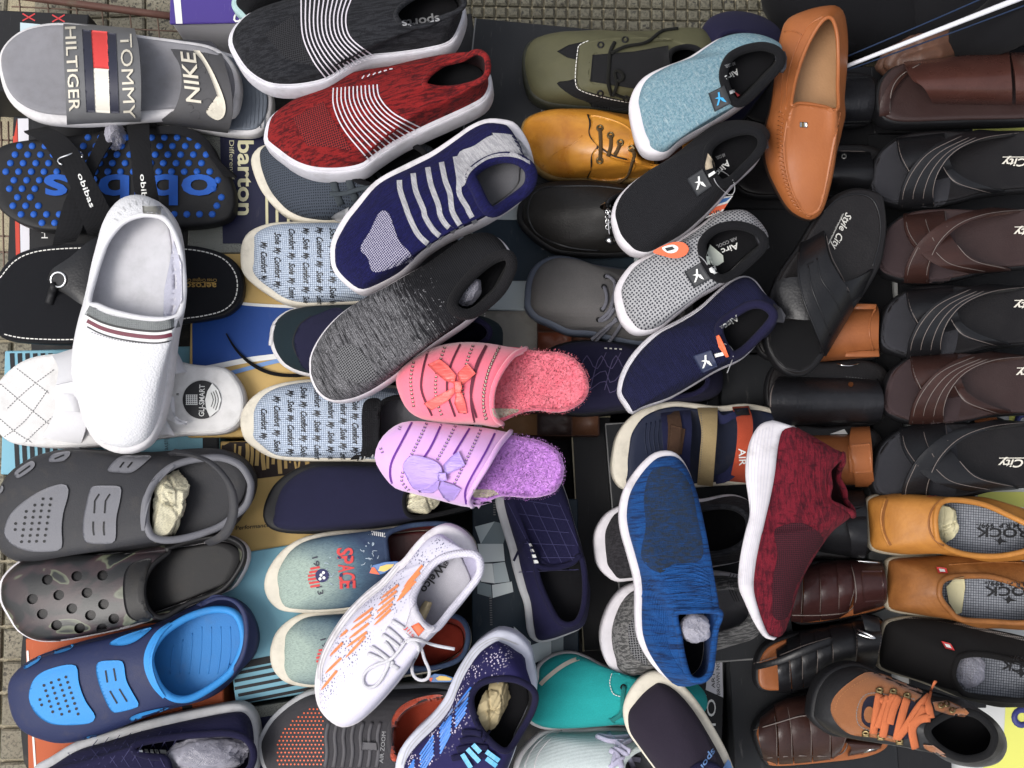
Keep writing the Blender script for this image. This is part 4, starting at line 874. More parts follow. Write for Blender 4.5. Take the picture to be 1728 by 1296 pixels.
T.decal('instep_band', q('a3', 790, 60, 850, -10, 960, -30, 930, 60, 912, 180, 935, 290, 975, 345, 900, 372, 810, 330, 780, 200), CBK, lift=.0014, thick=1)
hp = []
for x, y in ((300, 102), (486, 80), (650, 75), (205, 225), (372, 200), (551, 185), (268, 320), (455, 285), (656, 258), (358, 391), (573, 328), (721, 350), (505, 410), (646, 413), (790, 400)):
    hp.append((q('a3', x, y)[0], .0057))
T.punch(T.up, hp)
T.ribbon('black_line', q('a3', 520, 486, 330, 486, 225, 472, 125, 415, 66, 330, 24, 250, 14, 190, 26, 105, 85, 35, 170, -25), 2.2, BLKRUB, lift=.0012)
# blue clog
BCL = eva('navy_foam', C(44, 54, 96)); BCT = eva('bright_blue_foam', C(50, 142, 214)); BCI = eva('blue_foam_inner', C(46, 128, 198))
pn = [q('a3', 182, 850, 205, 750, 265, 690, 370, 652, 455, 641, 488, 662, 500, 760, 540, 870, 600, 960, 590, 1000, 540, 1018, 400, 1025, 300, 1008, 220, 945), q('a3', 610, 645, 640, 620, 700, 615, 765, 617, 785, 645, 800, 740, 840, 820, 878, 890, 858, 915, 740, 945, 700, 928, 650, 830, 615, 720), q('a3', 692, 512, 730, 480, 830, 440, 958, 404, 930, 440, 850, 498, 770, 520), q('a3', 820, 985, 890, 948, 1070, 910, 1000, 950, 870, 1000), q('a3', 333, 560, 380, 530, 465, 512, 440, 545, 355, 572), q('a3', 150, 655, 200, 605, 258, 585, 240, 620, 165, 665), q('a3', 525, 1112, 580, 1092, 660, 1090, 620, 1110, 560, 1122)]
sl = [q('a3', 668, 678, 680, 755), q('a3', 720, 664, 734, 745), q('a3', 696, 808, 742, 888), q('a3', 755, 795, 805, 876)]
vn = []
for x0, y0, n in ((252, 863, 2), (278, 773, 6), (324, 755, 7), (372, 737, 7), (417, 720, 8)):
    for i in range(n): vn += q('a3', x0+i*11, y0+i*33.5)
T = clog('navy and bright blue clog with a blue interior at the lower left', q('a3', 68, 830, 82, 720, 150, 642, 250, 582, 330, 552, 450, 512, 600, 472, 850, 415, 1000, 375, 1250, 255, 1390, 212, 1490, 225, 1575, 290, 1622, 380, 1640, 470, 1612, 580, 1540, 660, 1450, 765, 1350, 842, 1200, 892, 1050, 932, 850, 1002, 700, 1072, 520, 1122, 400, 1136, 280, 1112, 170, 1062, 100, 970),
    q('a3', 955, 630, 970, 540, 1030, 450, 1120, 380, 1230, 325, 1360, 292, 1470, 305, 1525, 370, 1545, 480, 1522, 580, 1460, 690, 1340, 785, 1220, 850, 1130, 860, 1060, 830, 1000, 760), BCL, BCT, BCI, pn, sl, [p for i, p in enumerate(vn)],
    (q('a3', 1240, 262, 1360, 225, 1470, 245, 1530, 320, 1545, 450, 1520, 580, 1440, 720), q('a3', 1280, 235, 1390, 205, 1500, 230, 1568, 320, 1580, 460, 1550, 600, 1470, 730), .038, .02), .148, heel=(436, 1075), toe=(17, 1175))
T.ribbon('rim_facing', q('a3', 1040, 850, 980, 770, 940, 660, 945, 560, 1000, 450, 1080, 380), lambda t: 14*math.sin(math.pi*(.12+.76*t)), BCT, lift=.0018)
for i in range(7): T.lace('insole_ridge', q('a3', 1100+i*60, 400+max(0, 3-i)*40, 1090+i*62, 560, 1080+i*60, 700), .0007, BCI, lift=.0)

# ================================================================== navy slip-on at the lower left corner
QNAVY = fabric('navy_canvas', C(40, 38, 78), weave=800)
T = Thing('slip_on_shoe', 'navy quilted slip-on with plastic film inside in the bottom left corner', 'slip-on shoe', (438, 1255), (55, 1330), .15)
out = pts(62, 1292, 88, 1276, 133, 1249, 186, 1233, 240, 1217, 293, 1204, 346, 1193, 394, 1185, 416, 1188, 431, 1204, 438, 1230, 439, 1270, 430, 1312, 400, 1347, 340, 1367, 240, 1377, 140, 1372, 80, 1350, 55, 1322)
rim = q('a3', 840, 1180, 900, 1135, 1100, 1100, 1300, 1082, 1450, 1078, 1555, 1110, 1605, 1180, 1600, 1260, 1540, 1330, 1300, 1370, 1100, 1340, 1050, 1240, 940, 1220)
T.shoe(out, rim, [GREYSOLE, QNAVY, NAVYLIN, NAVYLIN, NAVY], ins=(12, 4, 13, 6), hs=.026, zr=(.07, .056, .075), collar=.004, bulge=.002)
for i in range(9): T.stitch(q('a3', 430+i*75, 1200-i*12, 520+i*75, 1290), flat('navy_thread', C(58, 56, 104), .9), 14, 1, 1.2); T.stitch(q('a3', 620+i*70, 1115-i*14, 480+i*72, 1290-i*8), MATS.setdefault('nt', flat('navy_thread', C(58, 56, 104), .9)), 14, 1, 1.2)
for i, x in enumerate((878, 915, 948, 980, 1012)): T.decal('white_bar', q('a3', x, 1172+i*2, x+(22 if i < 4 else 40), 1174+i*2, x+(28 if i < 4 else 45), 1196+i*3, x+6, 1194+i*2), INKW, lift=.005, thick=1)
crumple('plastic_film', 'crumpled clear plastic film inside the bottom left navy slip-on', 'plastic film', q('a3', 1310, 1215)[0], .19, 66, 30, .02, FILM, 5, ang=4, rough=.3)
# ================================================================== column of knit and canvas shoes
BLKKNIT = melange('charcoal_knit', C(44, 45, 50), C(66, 67, 72), third=C(34, 34, 38))
# knit sneaker pattern helper: rows of white inlaid threads
WTH = flat('white_inlay_thread', C(216, 208, 216), .85)
T = Thing('knit_sneaker', 'charcoal knit sneaker with fanned white threads at the top edge', 'sneaker', (784, 25), (391, 75), .222, .215, roll=9)
out = q('b0', 98, 285, 115, 200, 200, 112, 320, 62, 480, 22, 700, -25, 1000, -60, 1250, -45, 1400, -10, 1475, 70, 1452, 190, 1390, 288, 1250, 330, 1080, 355, 930, 370, 850, 398, 760, 452, 650, 512, 480, 542, 330, 532, 220, 472, 150, 392)
rim = q('b0', 1065, 80, 1110, 25, 1190, -20, 1320, -50, 1430, -30, 1465, 20, 1420, 70, 1330, 105, 1250, 145, 1160, 155, 1090, 130)
T.shoe(out, rim, [SOLEL, BLKKNIT, BLKLIN, BLKFAB, BLKKNIT], ins=(7, 7, 4, 5), hs=.026, zr=(.066, .06, .080), collar=.003, bulge=.001)
T.decal('mesh_panel', q('b0', 300, 200, 460, 90, 600, 390, 420, 340), dotmesh('charcoal_mesh', C(54, 54, 58), C(22, 22, 25), 420, .4), lift=.0005)
for l in lerp_lines(q('b0', 512, -12, 520, 200, 580, 350, 658, 458), q('b0', 806, -12, 772, 100, 800, 220, 938, 330), 12): T.ribbon('white_thread', l, 2.2, WTH)
for i in range(5): T.ribbon('white_thread', q('b0', 770+i*36, 375+i*2, 800+i*34, 398-i*4), 2, WTH)
T.text('sports', q('b0', 1318, 90)[0], q('b0', 1098, 120)[0], 14, INKG, bold=.02, name='insole_lettering', lift=.001)

REDK = melange('red_knit', C(170, 38, 38), C(92, 28, 34), sx=55, sy=420, lo=.45, hi=.6, third=C(60, 24, 30))
T = Thing('knit_sneaker', 'red knit sneaker with fanned white threads beside the charcoal one', 'sneaker', (826, 140), (449, 238), .205, .200, roll=9)
out = q('b0', 303, 830, 330, 720, 420, 642, 560, 565, 700, 500, 870, 460, 1000, 430, 1150, 400, 1300, 385, 1450, 380, 1560, 400, 1615, 445, 1632, 530, 1600, 610, 1530, 660, 1400, 722, 1250, 790, 1100, 865, 960, 955, 880, 1012, 750, 1037, 600, 1032, 480, 992, 380, 922, 320, 872)
rim = q('b0', 1232, 490, 1255, 440, 1340, 375, 1450, 345, 1530, 305, 1585, 325, 1602, 390, 1580, 455, 1480, 500, 1350, 518, 1262, 508)
T.shoe(out, rim, [SOLEL, REDK, fabric('dark_red_lining', C(54, 22, 28)), BLKFAB, REDK], ins=(7, 10, 3, 6), hs=.028, zr=(.068, .062, .084), collar=.0035, bulge=.001)
T.decal('mesh_panel', q('b0', 462, 690, 640, 590, 700, 700, 810, 880, 700, 860, 545, 850), dotmesh('red_black_mesh', C(150, 36, 36), C(32, 20, 24), 400, .42), lift=.0005)
for l in lerp_lines(q('b0', 700, 512, 702, 620, 765, 760, 912, 938), q('b0', 955, 492, 970, 570, 1050, 660, 1208, 745), 12): T.ribbon('white_thread', l, 2.2, WTH)
for i in range(8): T.ribbon('white_thread', q('b0', 985+i*33, 920-i*19, 945+i*33, 860-i*12 if i > 2 else 905-i*14), 2, WTH)
for i in range(6): T.ribbon('white_thread', q('b0', 866+i*32, 458-i*11, 880+i*33, 440-i*8), 2, WTH)

# grey mesh lace-up below
SLMESH = dotmesh('slate_mesh', C(78, 86, 98), C(38, 42, 50), 360, .3)
SLACE = fabric('slate_lace', C(84, 92, 98), weave=1400, depth=.0002)
T = Thing('running_shoe', 'slate grey mesh running shoe with a cream sole under the red sneaker', 'running shoe', (745, 290), (426, 285), .15)
out = pts(426, 280, 431, 259, 450, 247, 500, 240, 560, 236, 640, 236, 700, 245, 738, 262, 742, 300, 705, 340, 645, 365, 571, 380, 535, 380, 500, 373, 470, 356, 442, 323)
T.shoe(out, None, [CREAM, SLMESH, BLKLIN, BLKFAB, BLKFAB], ins=(16, 6, 5, 5), hs=.024, zr=(.078, .066, .072), bulge=.004)
for a in (((700, 1060), (745, 1195)), ((790, 1045), (835, 1175)), ((862, 1030), (900, 1130))):
    T.lace('lace', q('b0', *a[0], (a[0][0]+a[1][0])/2-5, (a[0][1]+a[1][1])/2, *a[1]), .0042, SLACE, flat=.3, lift=.002)
T.lace('lace', q('b0', 905, 985, 920, 1040, 960, 1075, 985, 1040, 950, 1010), .003, SLACE, flat=.4, lift=.004); T.lace('lace', q('b0', 680, 1130, 760, 1130, 860, 1100, 960, 1090), .0028, SLACE, flat=.4, lift=.005)
T.decal('swoosh', q('b0', 685, 1270, 710, 1248, 790, 1208, 782, 1240, 770, 1296, 715, 1290), GREYSOLE, lift=.0025, thick=1)

# navy striped sneaker
NVK = melange('navy_knit', C(36, 36, 104), C(28, 28, 82), sx=80, sy=700, rib=420); GYK = melange('grey_rib_knit', C(212, 210, 214), C(188, 187, 192), sx=600, sy=60, rib=380)
T = Thing('knit_sneaker', 'navy knit sneaker with five pale grey stripes and a grey heel', 'sneaker', (880, 240), (564, 465), .262, .238, roll=4)
out = pts(561, 440, 563, 409, 580, 375, 600, 349, 638, 308, 693, 278, 730, 260, 765, 237, 794, 217, 823, 205, 852, 206, 872, 213, 890, 238, 899, 266, 896, 298, 888, 321, 862, 347, 812, 378, 760, 402, 720, 427, 680, 464, 629, 491, 606, 495, 586, 483, 567, 462)
rim = q('c0', 50, 1030, 95, 975, 180, 930, 270, 918, 350, 942, 400, 1000, 385, 1090, 290, 1170, 185, 1235, 130, 1200, 85, 1110)
T.shoe(out, rim, [SOLEW, NVK, fabric('grey_sneaker_lining', C(140, 140, 144)), GREYLIN, NVK], ins=(7, 2, 14, 16), hs=.03, zr=(.08, .066, .082), collar=.0065, bulge=.004)
_bd = [([(1085, 1050), (1090, 1110), (1120, 1200)], [(1145, 95), (1200, 200), (1300, 285)]), ([(1165, 1010), (1180, 1110), (1225, 1220)], [(1235, 90), (1290, 175), (1372, 238)]), ([(1250, 975), (1270, 1080), (1312, 1195)], [(1325, 85), (1370, 150), (1445, 200)]), ([(1330, 945), (1352, 1050), (1380, 1130)], [(1395, 60), (1450, 155)]), ([(1412, 912), (1432, 1040), (1435, 1130), (1480, 1210)], [(1490, 60), (1530, 130)])]
for a, b_ in _bd: T.ribbon('grey_stripe', [q('b0', *p)[0] for p in a]+[q('b1', *p)[0] for p in b_], 9, GYK, lift=.0009)
T.decal('grey_heel_panel', q('b0', 1425, 905, 1520, 850, 1620, 790, 1728, 790)+q('c0', 160, 775, 300, 790, 380, 870, 412, 935, 400, 960, 340, 928, 260, 912, 160, 925, 85, 970, 40, 1015, 0, 1090), GYK, lift=.0007)
T.decal('pointed_mesh', q('b1', 970, 62, 1020, 66, 1050, 140, 1085, 230, 1170, 335, 1090, 370, 940, 412, 900, 330, 858, 272, 915, 170), dotmesh('white_navy_mesh', C(178, 174, 192), C(44, 40, 92), 460, .45, rnd=.1), lift=.0008)

# checked slip-ons with script
def _check():
    t = NT('checked_blue_cloth'); br = t.n('TexBrick'); br.offset = 0; br.squash = 1; t.i(br, 'Vector', t.mapping((1, 1, 0))); t.i(br, 'Color1', C(200, 212, 226)); t.i(br, 'Color2', C(184, 198, 216)); t.i(br, 'Mortar', C(82, 92, 116)); t.i(br, 'Scale', 1.0)
    t.i(br, 'Mortar Size', .00026); t.i(br, 'Mortar Smooth', .4); t.i(br, 'Brick Width', .0024); t.i(br, 'Row Height', .0024); t.i(br, 'Bias', 0.0); t.color(t.mix(t.math('MULTIPLY', t.noise(40, detail=5), .25), br.outputs['Color'], C(120, 135, 160))); t.bump(br.outputs['Fac'], .0005, -.8 if False else .7); t.bump(t.noise(35), .0015, .3); return finish(t, .9, spec=.25)
CHK = _check(); ELAS = fabric('black_elastic', C(34, 34, 38), weave=500)
def checked(label, heel, toe, out, rim, cols, z):
    T = Thing('slip_on_shoe', label, 'slip-on shoe', heel, toe, z)
    T.shoe(out, rim, [CREAM, CHK, GREYLIN, GREYLIN, ELAS], ins=(23, 5, 6, 4), hs=.026, zr=(.07, .055, .07), collar=.003, bulge=.003)
    for (x, y0, y1, s_) in cols:
        y = y0; k = s_
        while y < y1:
            w_ = ('My', 'Sole', 'My', 'Comfort')[k % 4]; L_ = (13, 21, 13, 36)[k % 4]
            T.text(w_, (x, y), (x+1, min(y+L_, y1+4)), 10.5, INKB, shear=.5, bold=.022, lift=.0008, name='script_print'); y += L_+4; k += 1
    return T
T = checked('checked blue slip-on printed with script below the slate running shoe', (800, 450), (408, 440), pts(408, 437, 410, 415, 421, 395, 447, 382, 480, 377, 560, 376, 640, 378, 720, 385, 790, 405, 805, 440, 790, 480, 720, 500, 640, 513, 560, 518, 510, 518, 475, 510, 447, 494, 424, 477, 411, 460), pts(640, 430, 652, 405, 700, 398, 770, 408, 795, 440, 775, 470, 700, 482, 650, 470),
    [(440, 408, 470, 2), (463, 392, 490, 1), (487, 386, 500, 3), (511, 384, 508, 0), (534, 383, 510, 2), (556, 384, 510, 1), (578, 384, 470, 3)], .15)
T = checked('checked blue slip-on with black elastic above the plain navy slip-on', (806, 712), (408, 715), pts(408, 718, 411, 695, 427, 672, 453, 655, 490, 645, 540, 641, 620, 648, 700, 655, 780, 668, 812, 705, 800, 745, 740, 768, 660, 780, 597, 779, 560, 779, 516, 778, 476, 776, 453, 770, 432, 757, 415, 742), pts(638, 712, 640, 690, 655, 674, 700, 670, 770, 682, 795, 708, 780, 740, 700, 757, 645, 752),
    [(440, 690, 745, 3), (462, 668, 762, 2), (485, 658, 770, 0), (507, 652, 772, 1), (530, 652, 772, 3), (553, 654, 772, 2), (574, 665, 772, 3), (594, 672, 764, 1)], .15)
T.decal('elastic_gusset', q('b2', 872, 150, 960, 110, 978, 170, 965, 300, 960, 400, 940, 445, 800, 470, 840, 430, 866, 400), ELAS, lift=.0008); 
for i in range(9): T.ribbon('striped_trim', q('b2', 840+i*12, 476-i*3, 848+i*12, 460-i*3), 2.2, INKW if i % 2 else INKB, lift=.001)

# teal and navy shoe with loose lace
TEAL = fabric('dark_teal_cloth', C(38, 56, 64), weave=900); T = Thing('lace_up_shoe', 'dark teal and navy shoe with a loose lace on the blue box', 'shoe', (848, 580), (456, 572), .15)
out = pts(456, 572, 460, 548, 476, 531, 499, 521, 540, 517, 620, 517, 720, 525, 830, 545, 848, 575, 830, 605, 720, 622, 620, 633, 540, 636, 520, 635, 496, 628, 476, 616, 461, 594)
T.shoe(out, None, [WHITE, TEAL, NAVYLIN, NAVYLIN, NAVY], ins=(7, 4, 3, 3), hs=.02, zr=(.072, .06, .07), bulge=.004)
T.decal('navy_vamp', q('b1', 472, 830, 480, 770, 520, 705, 600, 660, 760, 640, 760, 1000, 600, 1000, 530, 975, 490, 910), fabric('navy_cloth_panel', C(44, 44, 74)), lift=.0008, thick=1)
T.ribbon('moulded_line', q('b1', 520, 960, 470, 860, 465, 800, 500, 720, 570, 665), 1.8, BLKRUB)
random.seed(2); T.lace('toe_bumper', q('b1', 345, 900, 335, 850, 340, 790, 360, 720), .0028, WHITE, lift=.001)
lc = T.Mi; ps = [T.loc(p, h) for p, h in zip(spline(q('b1', 75, 770, 130, 860, 200, 930, 290, 985, 380, 1010, 480, 1015, 560, 1005), 40), [.002+.0*i for i in range(40)])]; T.tube('loose_lace', ps, [.0009+.0013*min(1, i/18) for i in range(40)], BLKFAB, flat=.6)

# navy slip-on with black sole and newspaper
T = Thing('slip_on_shoe', 'plain navy slip-on with a black sole and newspaper inside', 'slip-on shoe', (828, 830), (446, 845), .15)
out = pts(446, 862, 451, 843, 464, 819, 487, 799, 516, 785, 551, 779, 635, 779, 720, 785, 800, 800, 827, 830, 800, 858, 715, 880, 640, 896, 548, 900, 513, 901, 481, 899, 458, 892, 447, 878)
T.shoe(out, pts(682, 852, 688, 825, 710, 805, 770, 800, 815, 825, 800, 850, 740, 868, 695, 872), [BLKRUB, fabric('dull_navy_canvas', C(46, 46, 78), weave=1000), BLKLIN, BLKFAB, BLKFAB], ins=(20, 5, 8, 6), hs=.024, zr=(.064, .055, .068), collar=.0025, bulge=.003)
crumple('crumpled_newspaper', 'newspaper stuffed in the navy slip-on beside the lilac slipper', 'paper', (714, 842), .20, 32, 20, .018, PAPER, 8, ang=20)

# denim slip-ons
def _denim():
    t = NT('washed_denim'); g = t.n('TexGradient', gradient_type='SPHERICAL'); mp = t.n('Mapping'); t.i(mp, 'Vector', t.tc); mp.inputs['Location'].default_value = (-.22*9, .004, 0); mp.inputs['Scale'].default_value = (9, 15, 0); t.i(g, 'Vector', mp.outputs[0])
    nz = t.math('ADD', g.outputs['Fac'], t.math('MULTIPLY', t.noise(30, detail=5), .25)); f = t.ramp(nz, [(.08, C(46, 58, 92)), (.32, C(84, 112, 132)), (.75, C(164, 182, 170))])
    tw = t.noise(1, vec=t.mapping((300, 1500, 300), (0, 0, .78)), detail=2); f = t.mix(t.math('MULTIPLY', t.ramp(tw, [(.45, 0.0), (.65, 1.0)]), .35), f, C(40, 52, 84)); t.color(f); t.bump(tw, .0004, .6); t.bump(t.noise(35), .0015, .3); return finish(t, .9, spec=.25)
DEN = _denim(); REDP = flat('red_felt_print', C(206, 58, 58), .8); NVP = flat('navy_felt_print', C(48, 48, 100), .8); DLIN = leather('oxblood_lining', C(94, 34, 32), C(64, 26, 26), rough=.4)
def denim(label, out, rim, z, heel, toe, dx, dy, full):
    T = Thing('slip_on_shoe', label, 'slip-on shoe', heel, toe, z); T.shoe(out, rim, [CREAM, DEN, DLIN if full else fabric('orange_red_lining', C(150, 50, 36)), DLIN if full else fabric('orange_red_insole', C(160, 54, 36)), DEN], ins=(24, 5, 7, 4), hs=.027, zr=(.07, .058, .072), collar=.003, bulge=.003)
    Q = lambda *n: shift(q('b2', *n), dx, dy)
    T.text('19', Q(575, 1040)[0], Q(590, 1096)[0], 9.5, NVI, bold=.01, name='denim_lettering'); T.text('13', Q(600, 1212)[0], Q(612, 1260)[0], 9.5, NVI, bold=.01, name='denim_lettering')
    for i in range(6):
        y = 1106+i*21; xl = 548+abs(i-2.5)*7; T.ribbon('red_stripe', Q(xl, y, 620, y-10), 3.6, REDP, smooth=False)
    T.dots('navy_ball', Q(634, 1145), 11.5, NVP, lift=.001, m=18, kind=None); T.dots('pale_spot', Q(628, 1142, 642, 1128, 645, 1158, 622, 1164), 2.6, INKW, lift=.0015)
    if full:
        for k, ch in enumerate('SPACE'):
            y0, y1 = 985+k*48, 985+k*48+46; m_ = REDP; T.text(ch, Q(722+k*4, y0)[0], Q(724+k*4, y1)[0], 26, m_, bold=.022, lift=.001, name='felt_letter')
        for x, y, w_, h_ in ((735, 1040, 10, 5), (792, 1036, 9, 9), (745, 1142, 8, 9), (803, 1186, 7, 8), (770, 1205, 6, 6)): T.dots('navy_patch', Q(x, y), w_*.36, NVP, lift=.0015, ry=h_*.4, m=9, ang=.4)
        random.seed(11)
        for i in range(22):
            x, y = random.choice([(random.uniform(870, 960), random.uniform(950, 1110)), (random.uniform(650, 690), random.uniform(1040, 1220))]); T.lace('chalk_scribble', Q(x, y, x+random.uniform(-22, 22), y+random.uniform(-18, 18), x+random.uniform(-26, 26), y+random.uniform(-22, 22)), .0004, flat_chalk, lift=.0006, flat=.4)
    return T
flat_chalk = flat('chalk_print', C(170, 186, 200), .8)
T = denim('washed denim slip-on with red felt letters and an oxblood lining', pts(448, 985, 453, 964, 467, 941, 487, 921, 516, 906, 563, 896, 640, 890, 720, 882, 780, 890, 805, 925, 785, 960, 720, 985, 660, 1012, 600, 1027, 545, 1033, 505, 1033, 476, 1029, 458, 1015, 450, 999), pts(652, 925, 656, 900, 700, 886, 760, 886, 792, 910, 782, 950, 722, 972, 665, 965), .15, (803, 920), (447, 990), 0, 0, True)
for i in range(9): T.ribbon('striped_trim', q('b2', 900+i*12, 880+i*2, 905+i*12, 905+i*2), 1.8, INKW, lift=.0012)
T = denim('washed denim slip-on with an orange red lining under the white sneaker', pts(458, 1108, 460, 1086, 470, 1063, 493, 1043, 522, 1032, 580, 1027, 660, 1022, 730, 1030, 780, 1043, 795, 1075, 785, 1105, 740, 1130, 680, 1142, 620, 1152, 540, 1158, 505, 1156, 481, 1148, 464, 1130), pts(655, 1080, 690, 1050, 740, 1038, 778, 1045, 790, 1075, 775, 1112, 720, 1128, 665, 1118), .145, (795, 1078), (457, 1100), 14, 138, False)

# hang tags on the denim shoes
TAGB = flat('blue_tag_print', C(46, 110, 180), .4); TAGY = flat('yellow_tag_print', C(230, 190, 60), .4)
for a, b_, k in (('b2', ((910, 1130), (930, 1085), (1000, 1065), (1080, 1060), (1060, 1090), (1000, 1130), (970, 1140)), 0), ('b3', ((1245, 770), (1290, 745), (1350, 750), (1420, 775), (1400, 795), (1320, 795), (1270, 795)), 1)):
    pl = q(a, *[v for p in b_ for v in p]); T = Thing('hang_tag', ('blue and yellow hang tag beside the red felt lettering', 'blue and yellow hang tag below the white shoelace bow')[k], 'tag', pl[0], pl[3], .232-.03*k, .236-.03*k)
    c_ = [T.loc(p, 0).to_2d() for p in pl]; ar = sum(x.x*y.y-y.x*x.y for x, y in zip(c_, c_[1:]+c_[:1])); c_ = c_ if ar > 0 else c_[::-1]
    T.slab('card', c_, 0, .001, TAGB, bevel=.0003); cx = sum(p[0] for p in pl)/7; cy = sum(p[1] for p in pl)/7; T.decal('yellow_panel', [(cx+(p[0]-cx)*.55+4, cy+(p[1]-cy)*.55) for p in pl], TAGY, lift=.0006); T.decal('red_corner', pl[:2]+[((pl[1][0]+pl[6][0])/2, (pl[1][1]+pl[6][1])/2), pl[6]], ORANGE, lift=.0007)

# ================================================================== knit slip-on, black and grey
def _bkgrey():
    t = NT('black_grey_knit'); n = t.noise(1, vec=t.mapping((560, 45, 60)), detail=5, rough=.75, dist=.3); sp = t.n('SeparateXYZ'); t.i(sp, 0, t.tc)
    fade = t.n('MapRange'); t.i(fade, 'Value', sp.outputs['X']); t.i(fade, 'From Min', .07); t.i(fade, 'From Max', .13); t.i(fade, 'To Min', -.28); t.i(fade, 'To Max', .04)
    f = t.ramp(t.math('ADD', n, fade.outputs[0]), [(.43, 0.0), (.6, .9)]); st = t.noise(1, vec=t.mapping((900, 900, 900)), detail=1); f = t.math('MULTIPLY', f, t.ramp(st, [(.35, .25), (.6, 1.0)]))
    spk = t.ramp(t.noise(1, vec=t.mapping((320, 320, 320)), detail=1), [(.69, 0.0), (.72, 1.0)]); g2 = t.n('MapRange'); t.i(g2, 'Value', sp.outputs['X']); t.i(g2, 'From Min', .07); t.i(g2, 'From Max', .09); f = t.math('MAXIMUM', f, t.math('MULTIPLY', spk, g2.outputs[0]))
    t.color(t.mix(f, C(30, 30, 34), C(146, 145, 148))); wv = t.n('TexWave', wave_type='BANDS', bands_direction='X'); t.i(wv, 'Vector', t.tc); t.i(wv, 'Scale', 150); t.i(wv, 'Distortion', 2); t.bump(wv.outputs['Fac'], .0008, .6); t.bump(st, .0005, .6); t.bump(t.noise(30), .002, .35); return finish(t, .9, spec=.2)
BKG = _bkgrey(); T = Thing('knit_sneaker', 'black knit slip-on sneaker with grey melange toe and plastic film inside', 'sneaker', (855, 430), (532, 645), .262, .236, roll=3)
out = pts(525, 625, 527, 600, 545, 566, 574, 534, 612, 508, 649, 488, 678, 471, 722, 447, 765, 418, 794, 400, 829, 398, 852, 412, 867, 436, 866, 455, 852, 480, 838, 502, 808, 528, 785, 548, 750, 572, 728, 588, 693, 615, 667, 638, 626, 664, 592, 677, 562, 679, 540, 666, 527, 641)
rim = q('b1', 1395, 600, 1440, 510, 1525, 415, 1620, 340, 1700, 312, 1735, 335, 1735, 400, 1680, 510, 1590, 600, 1500, 655, 1430, 648)
T.shoe(out, rim, [SOLEW, BKG, BLKLIN, BLKFAB, fabric('black_knit_collar', C(34, 33, 36), weave=500)], ins=(4, 2, 5, 4), hs=.026, zr=(.078, .066, .08), collar=.006, bulge=.004)
T.decal('mesh_panel', q('b1', 720, 860, 800, 830, 860, 870, 930, 960, 960, 1040, 850, 1060, 740, 1020, 720, 950), dotmesh('grey_black_mesh', C(128, 128, 130), C(30, 30, 34), 420, .4), lift=.0005)
crumple('plastic_film', 'clear plastic film stuffed in the black and grey knit sneaker', 'plastic film', q('b1', 1500, 530)[0], .305, 16, 27, .014, FILM, 12, ang=-30)

# ================================================================== plush slippers
def plush_mat(name, c, c2):
    t = NT(name); n = t.noise(90, detail=4); t.color(t.mix(t.ramp(n, [(.35, 0.0), (.7, 1.0)]), c, c2)); t.bump(t.noise(420, detail=3), .0016, .8); t.bump(t.noise(110, detail=3), .002, .5); return finish(t, .95, sheen=.6, spec=.1)
def velvet(name, c, c2): 
    t = NT(name); t.color(t.mix(t.math('MULTIPLY', t.noise(60, detail=4), .5), c, c2)); t.bump(t.noise(600), .0004, .5); t.bump(t.noise(30), .002, .4); return finish(t, .9, sheen=.5, spec=.15)
def fur(T, poly, z, mat, n=5200, ln=.0040, seed=1, name='plush_pile'):
    random.seed(seed); V = []; Fs = []; xs = [p[0] for p in poly]; ys = [p[1] for p in poly]; k = 0
    while k < n:
        p = (random.uniform(min(xs), max(xs)), random.uniform(min(ys), max(ys)))
        if not inside(p, poly): continue
        k += 1; b = T.loc(p, z); an = noise.noise(b*22)*4+random.uniform(-1.2, 1.2); lean = random.uniform(.05, .6); d = Vector((math.cos(an)*lean, math.sin(an)*lean, 1)).normalized()*ln*random.uniform(.6, 1.15); s_ = d.cross(Vector((random.random()-.5, random.random()-.5, .2))).normalized()*.0003
        i = len(V); V += [b-s_, b+s_, b+d*.6+s_*.7+Vector((0, 0, .0003)), b+d*.6-s_*.7, b+d]; Fs += [[i, i+1, i+2, i+3], [i+3, i+2, i+4]]
    o = T.mesh(name, V, Fs, mat, solid=False, kind='stuff'); me = o.data; nr = []
    for i in range(0, len(V), 5): d = (V[i+4]-V[i]).normalized(); nr += [Vector((d.x*.4, d.y*.4, 1)).normalized()]*5
    me.normals_split_custom_set_from_vertices(nr)
def slipper(label, heel, toe, out, base, rim, z, fm, pm, um, lm, dm, solid, dashed, hem, bow, bowm, seed, furpoly):
    T = Thing('plush_slipper', label, 'slipper', heel, toe, z); c_ = T.outline(out, .008, 90)
    T.slab('sole', inset(c_, .001), 0, .01, um, bevel=.003); T.slab('footbed', inset(c_, .002), .010, .020, pm, bevel=.005)
    T.vamp('vamp', base, rim, .008, .062, um, thick=.005, p=2.3, k=.25)
    T.tube('vamp_binding', T.vtop, .0028, um, solid=True)
    T.decal('inner_lining', hem, CREAMPAPER.copy() if False else lm, lift=.0006, thick=0)
    fur(T, furpoly, .019, fm, seed=seed)
    for l in solid: T.ribbon('stripe', l, 3.4, dm, lift=.0012)
    for l in dashed:
        T.stitch([tuple(p) for p in spline(l, 20)], dm, 3.6, 2.6, 4.6, lift=.0009, name='ladder_stripe'); T.stitch([tuple(p) for p in spline(l, 20)], lm, 1.8, 4.4, 2.4, lift=.0013, name='ladder_stripe')
    for k, (pl, lf) in enumerate(bow): T.decal(('bow_loop', 'bow_loop', 'bow_tail', 'bow_tail', 'bow_knot')[k], pl, bowm, lift=lf, thick=1, maxpx=7)
    return T
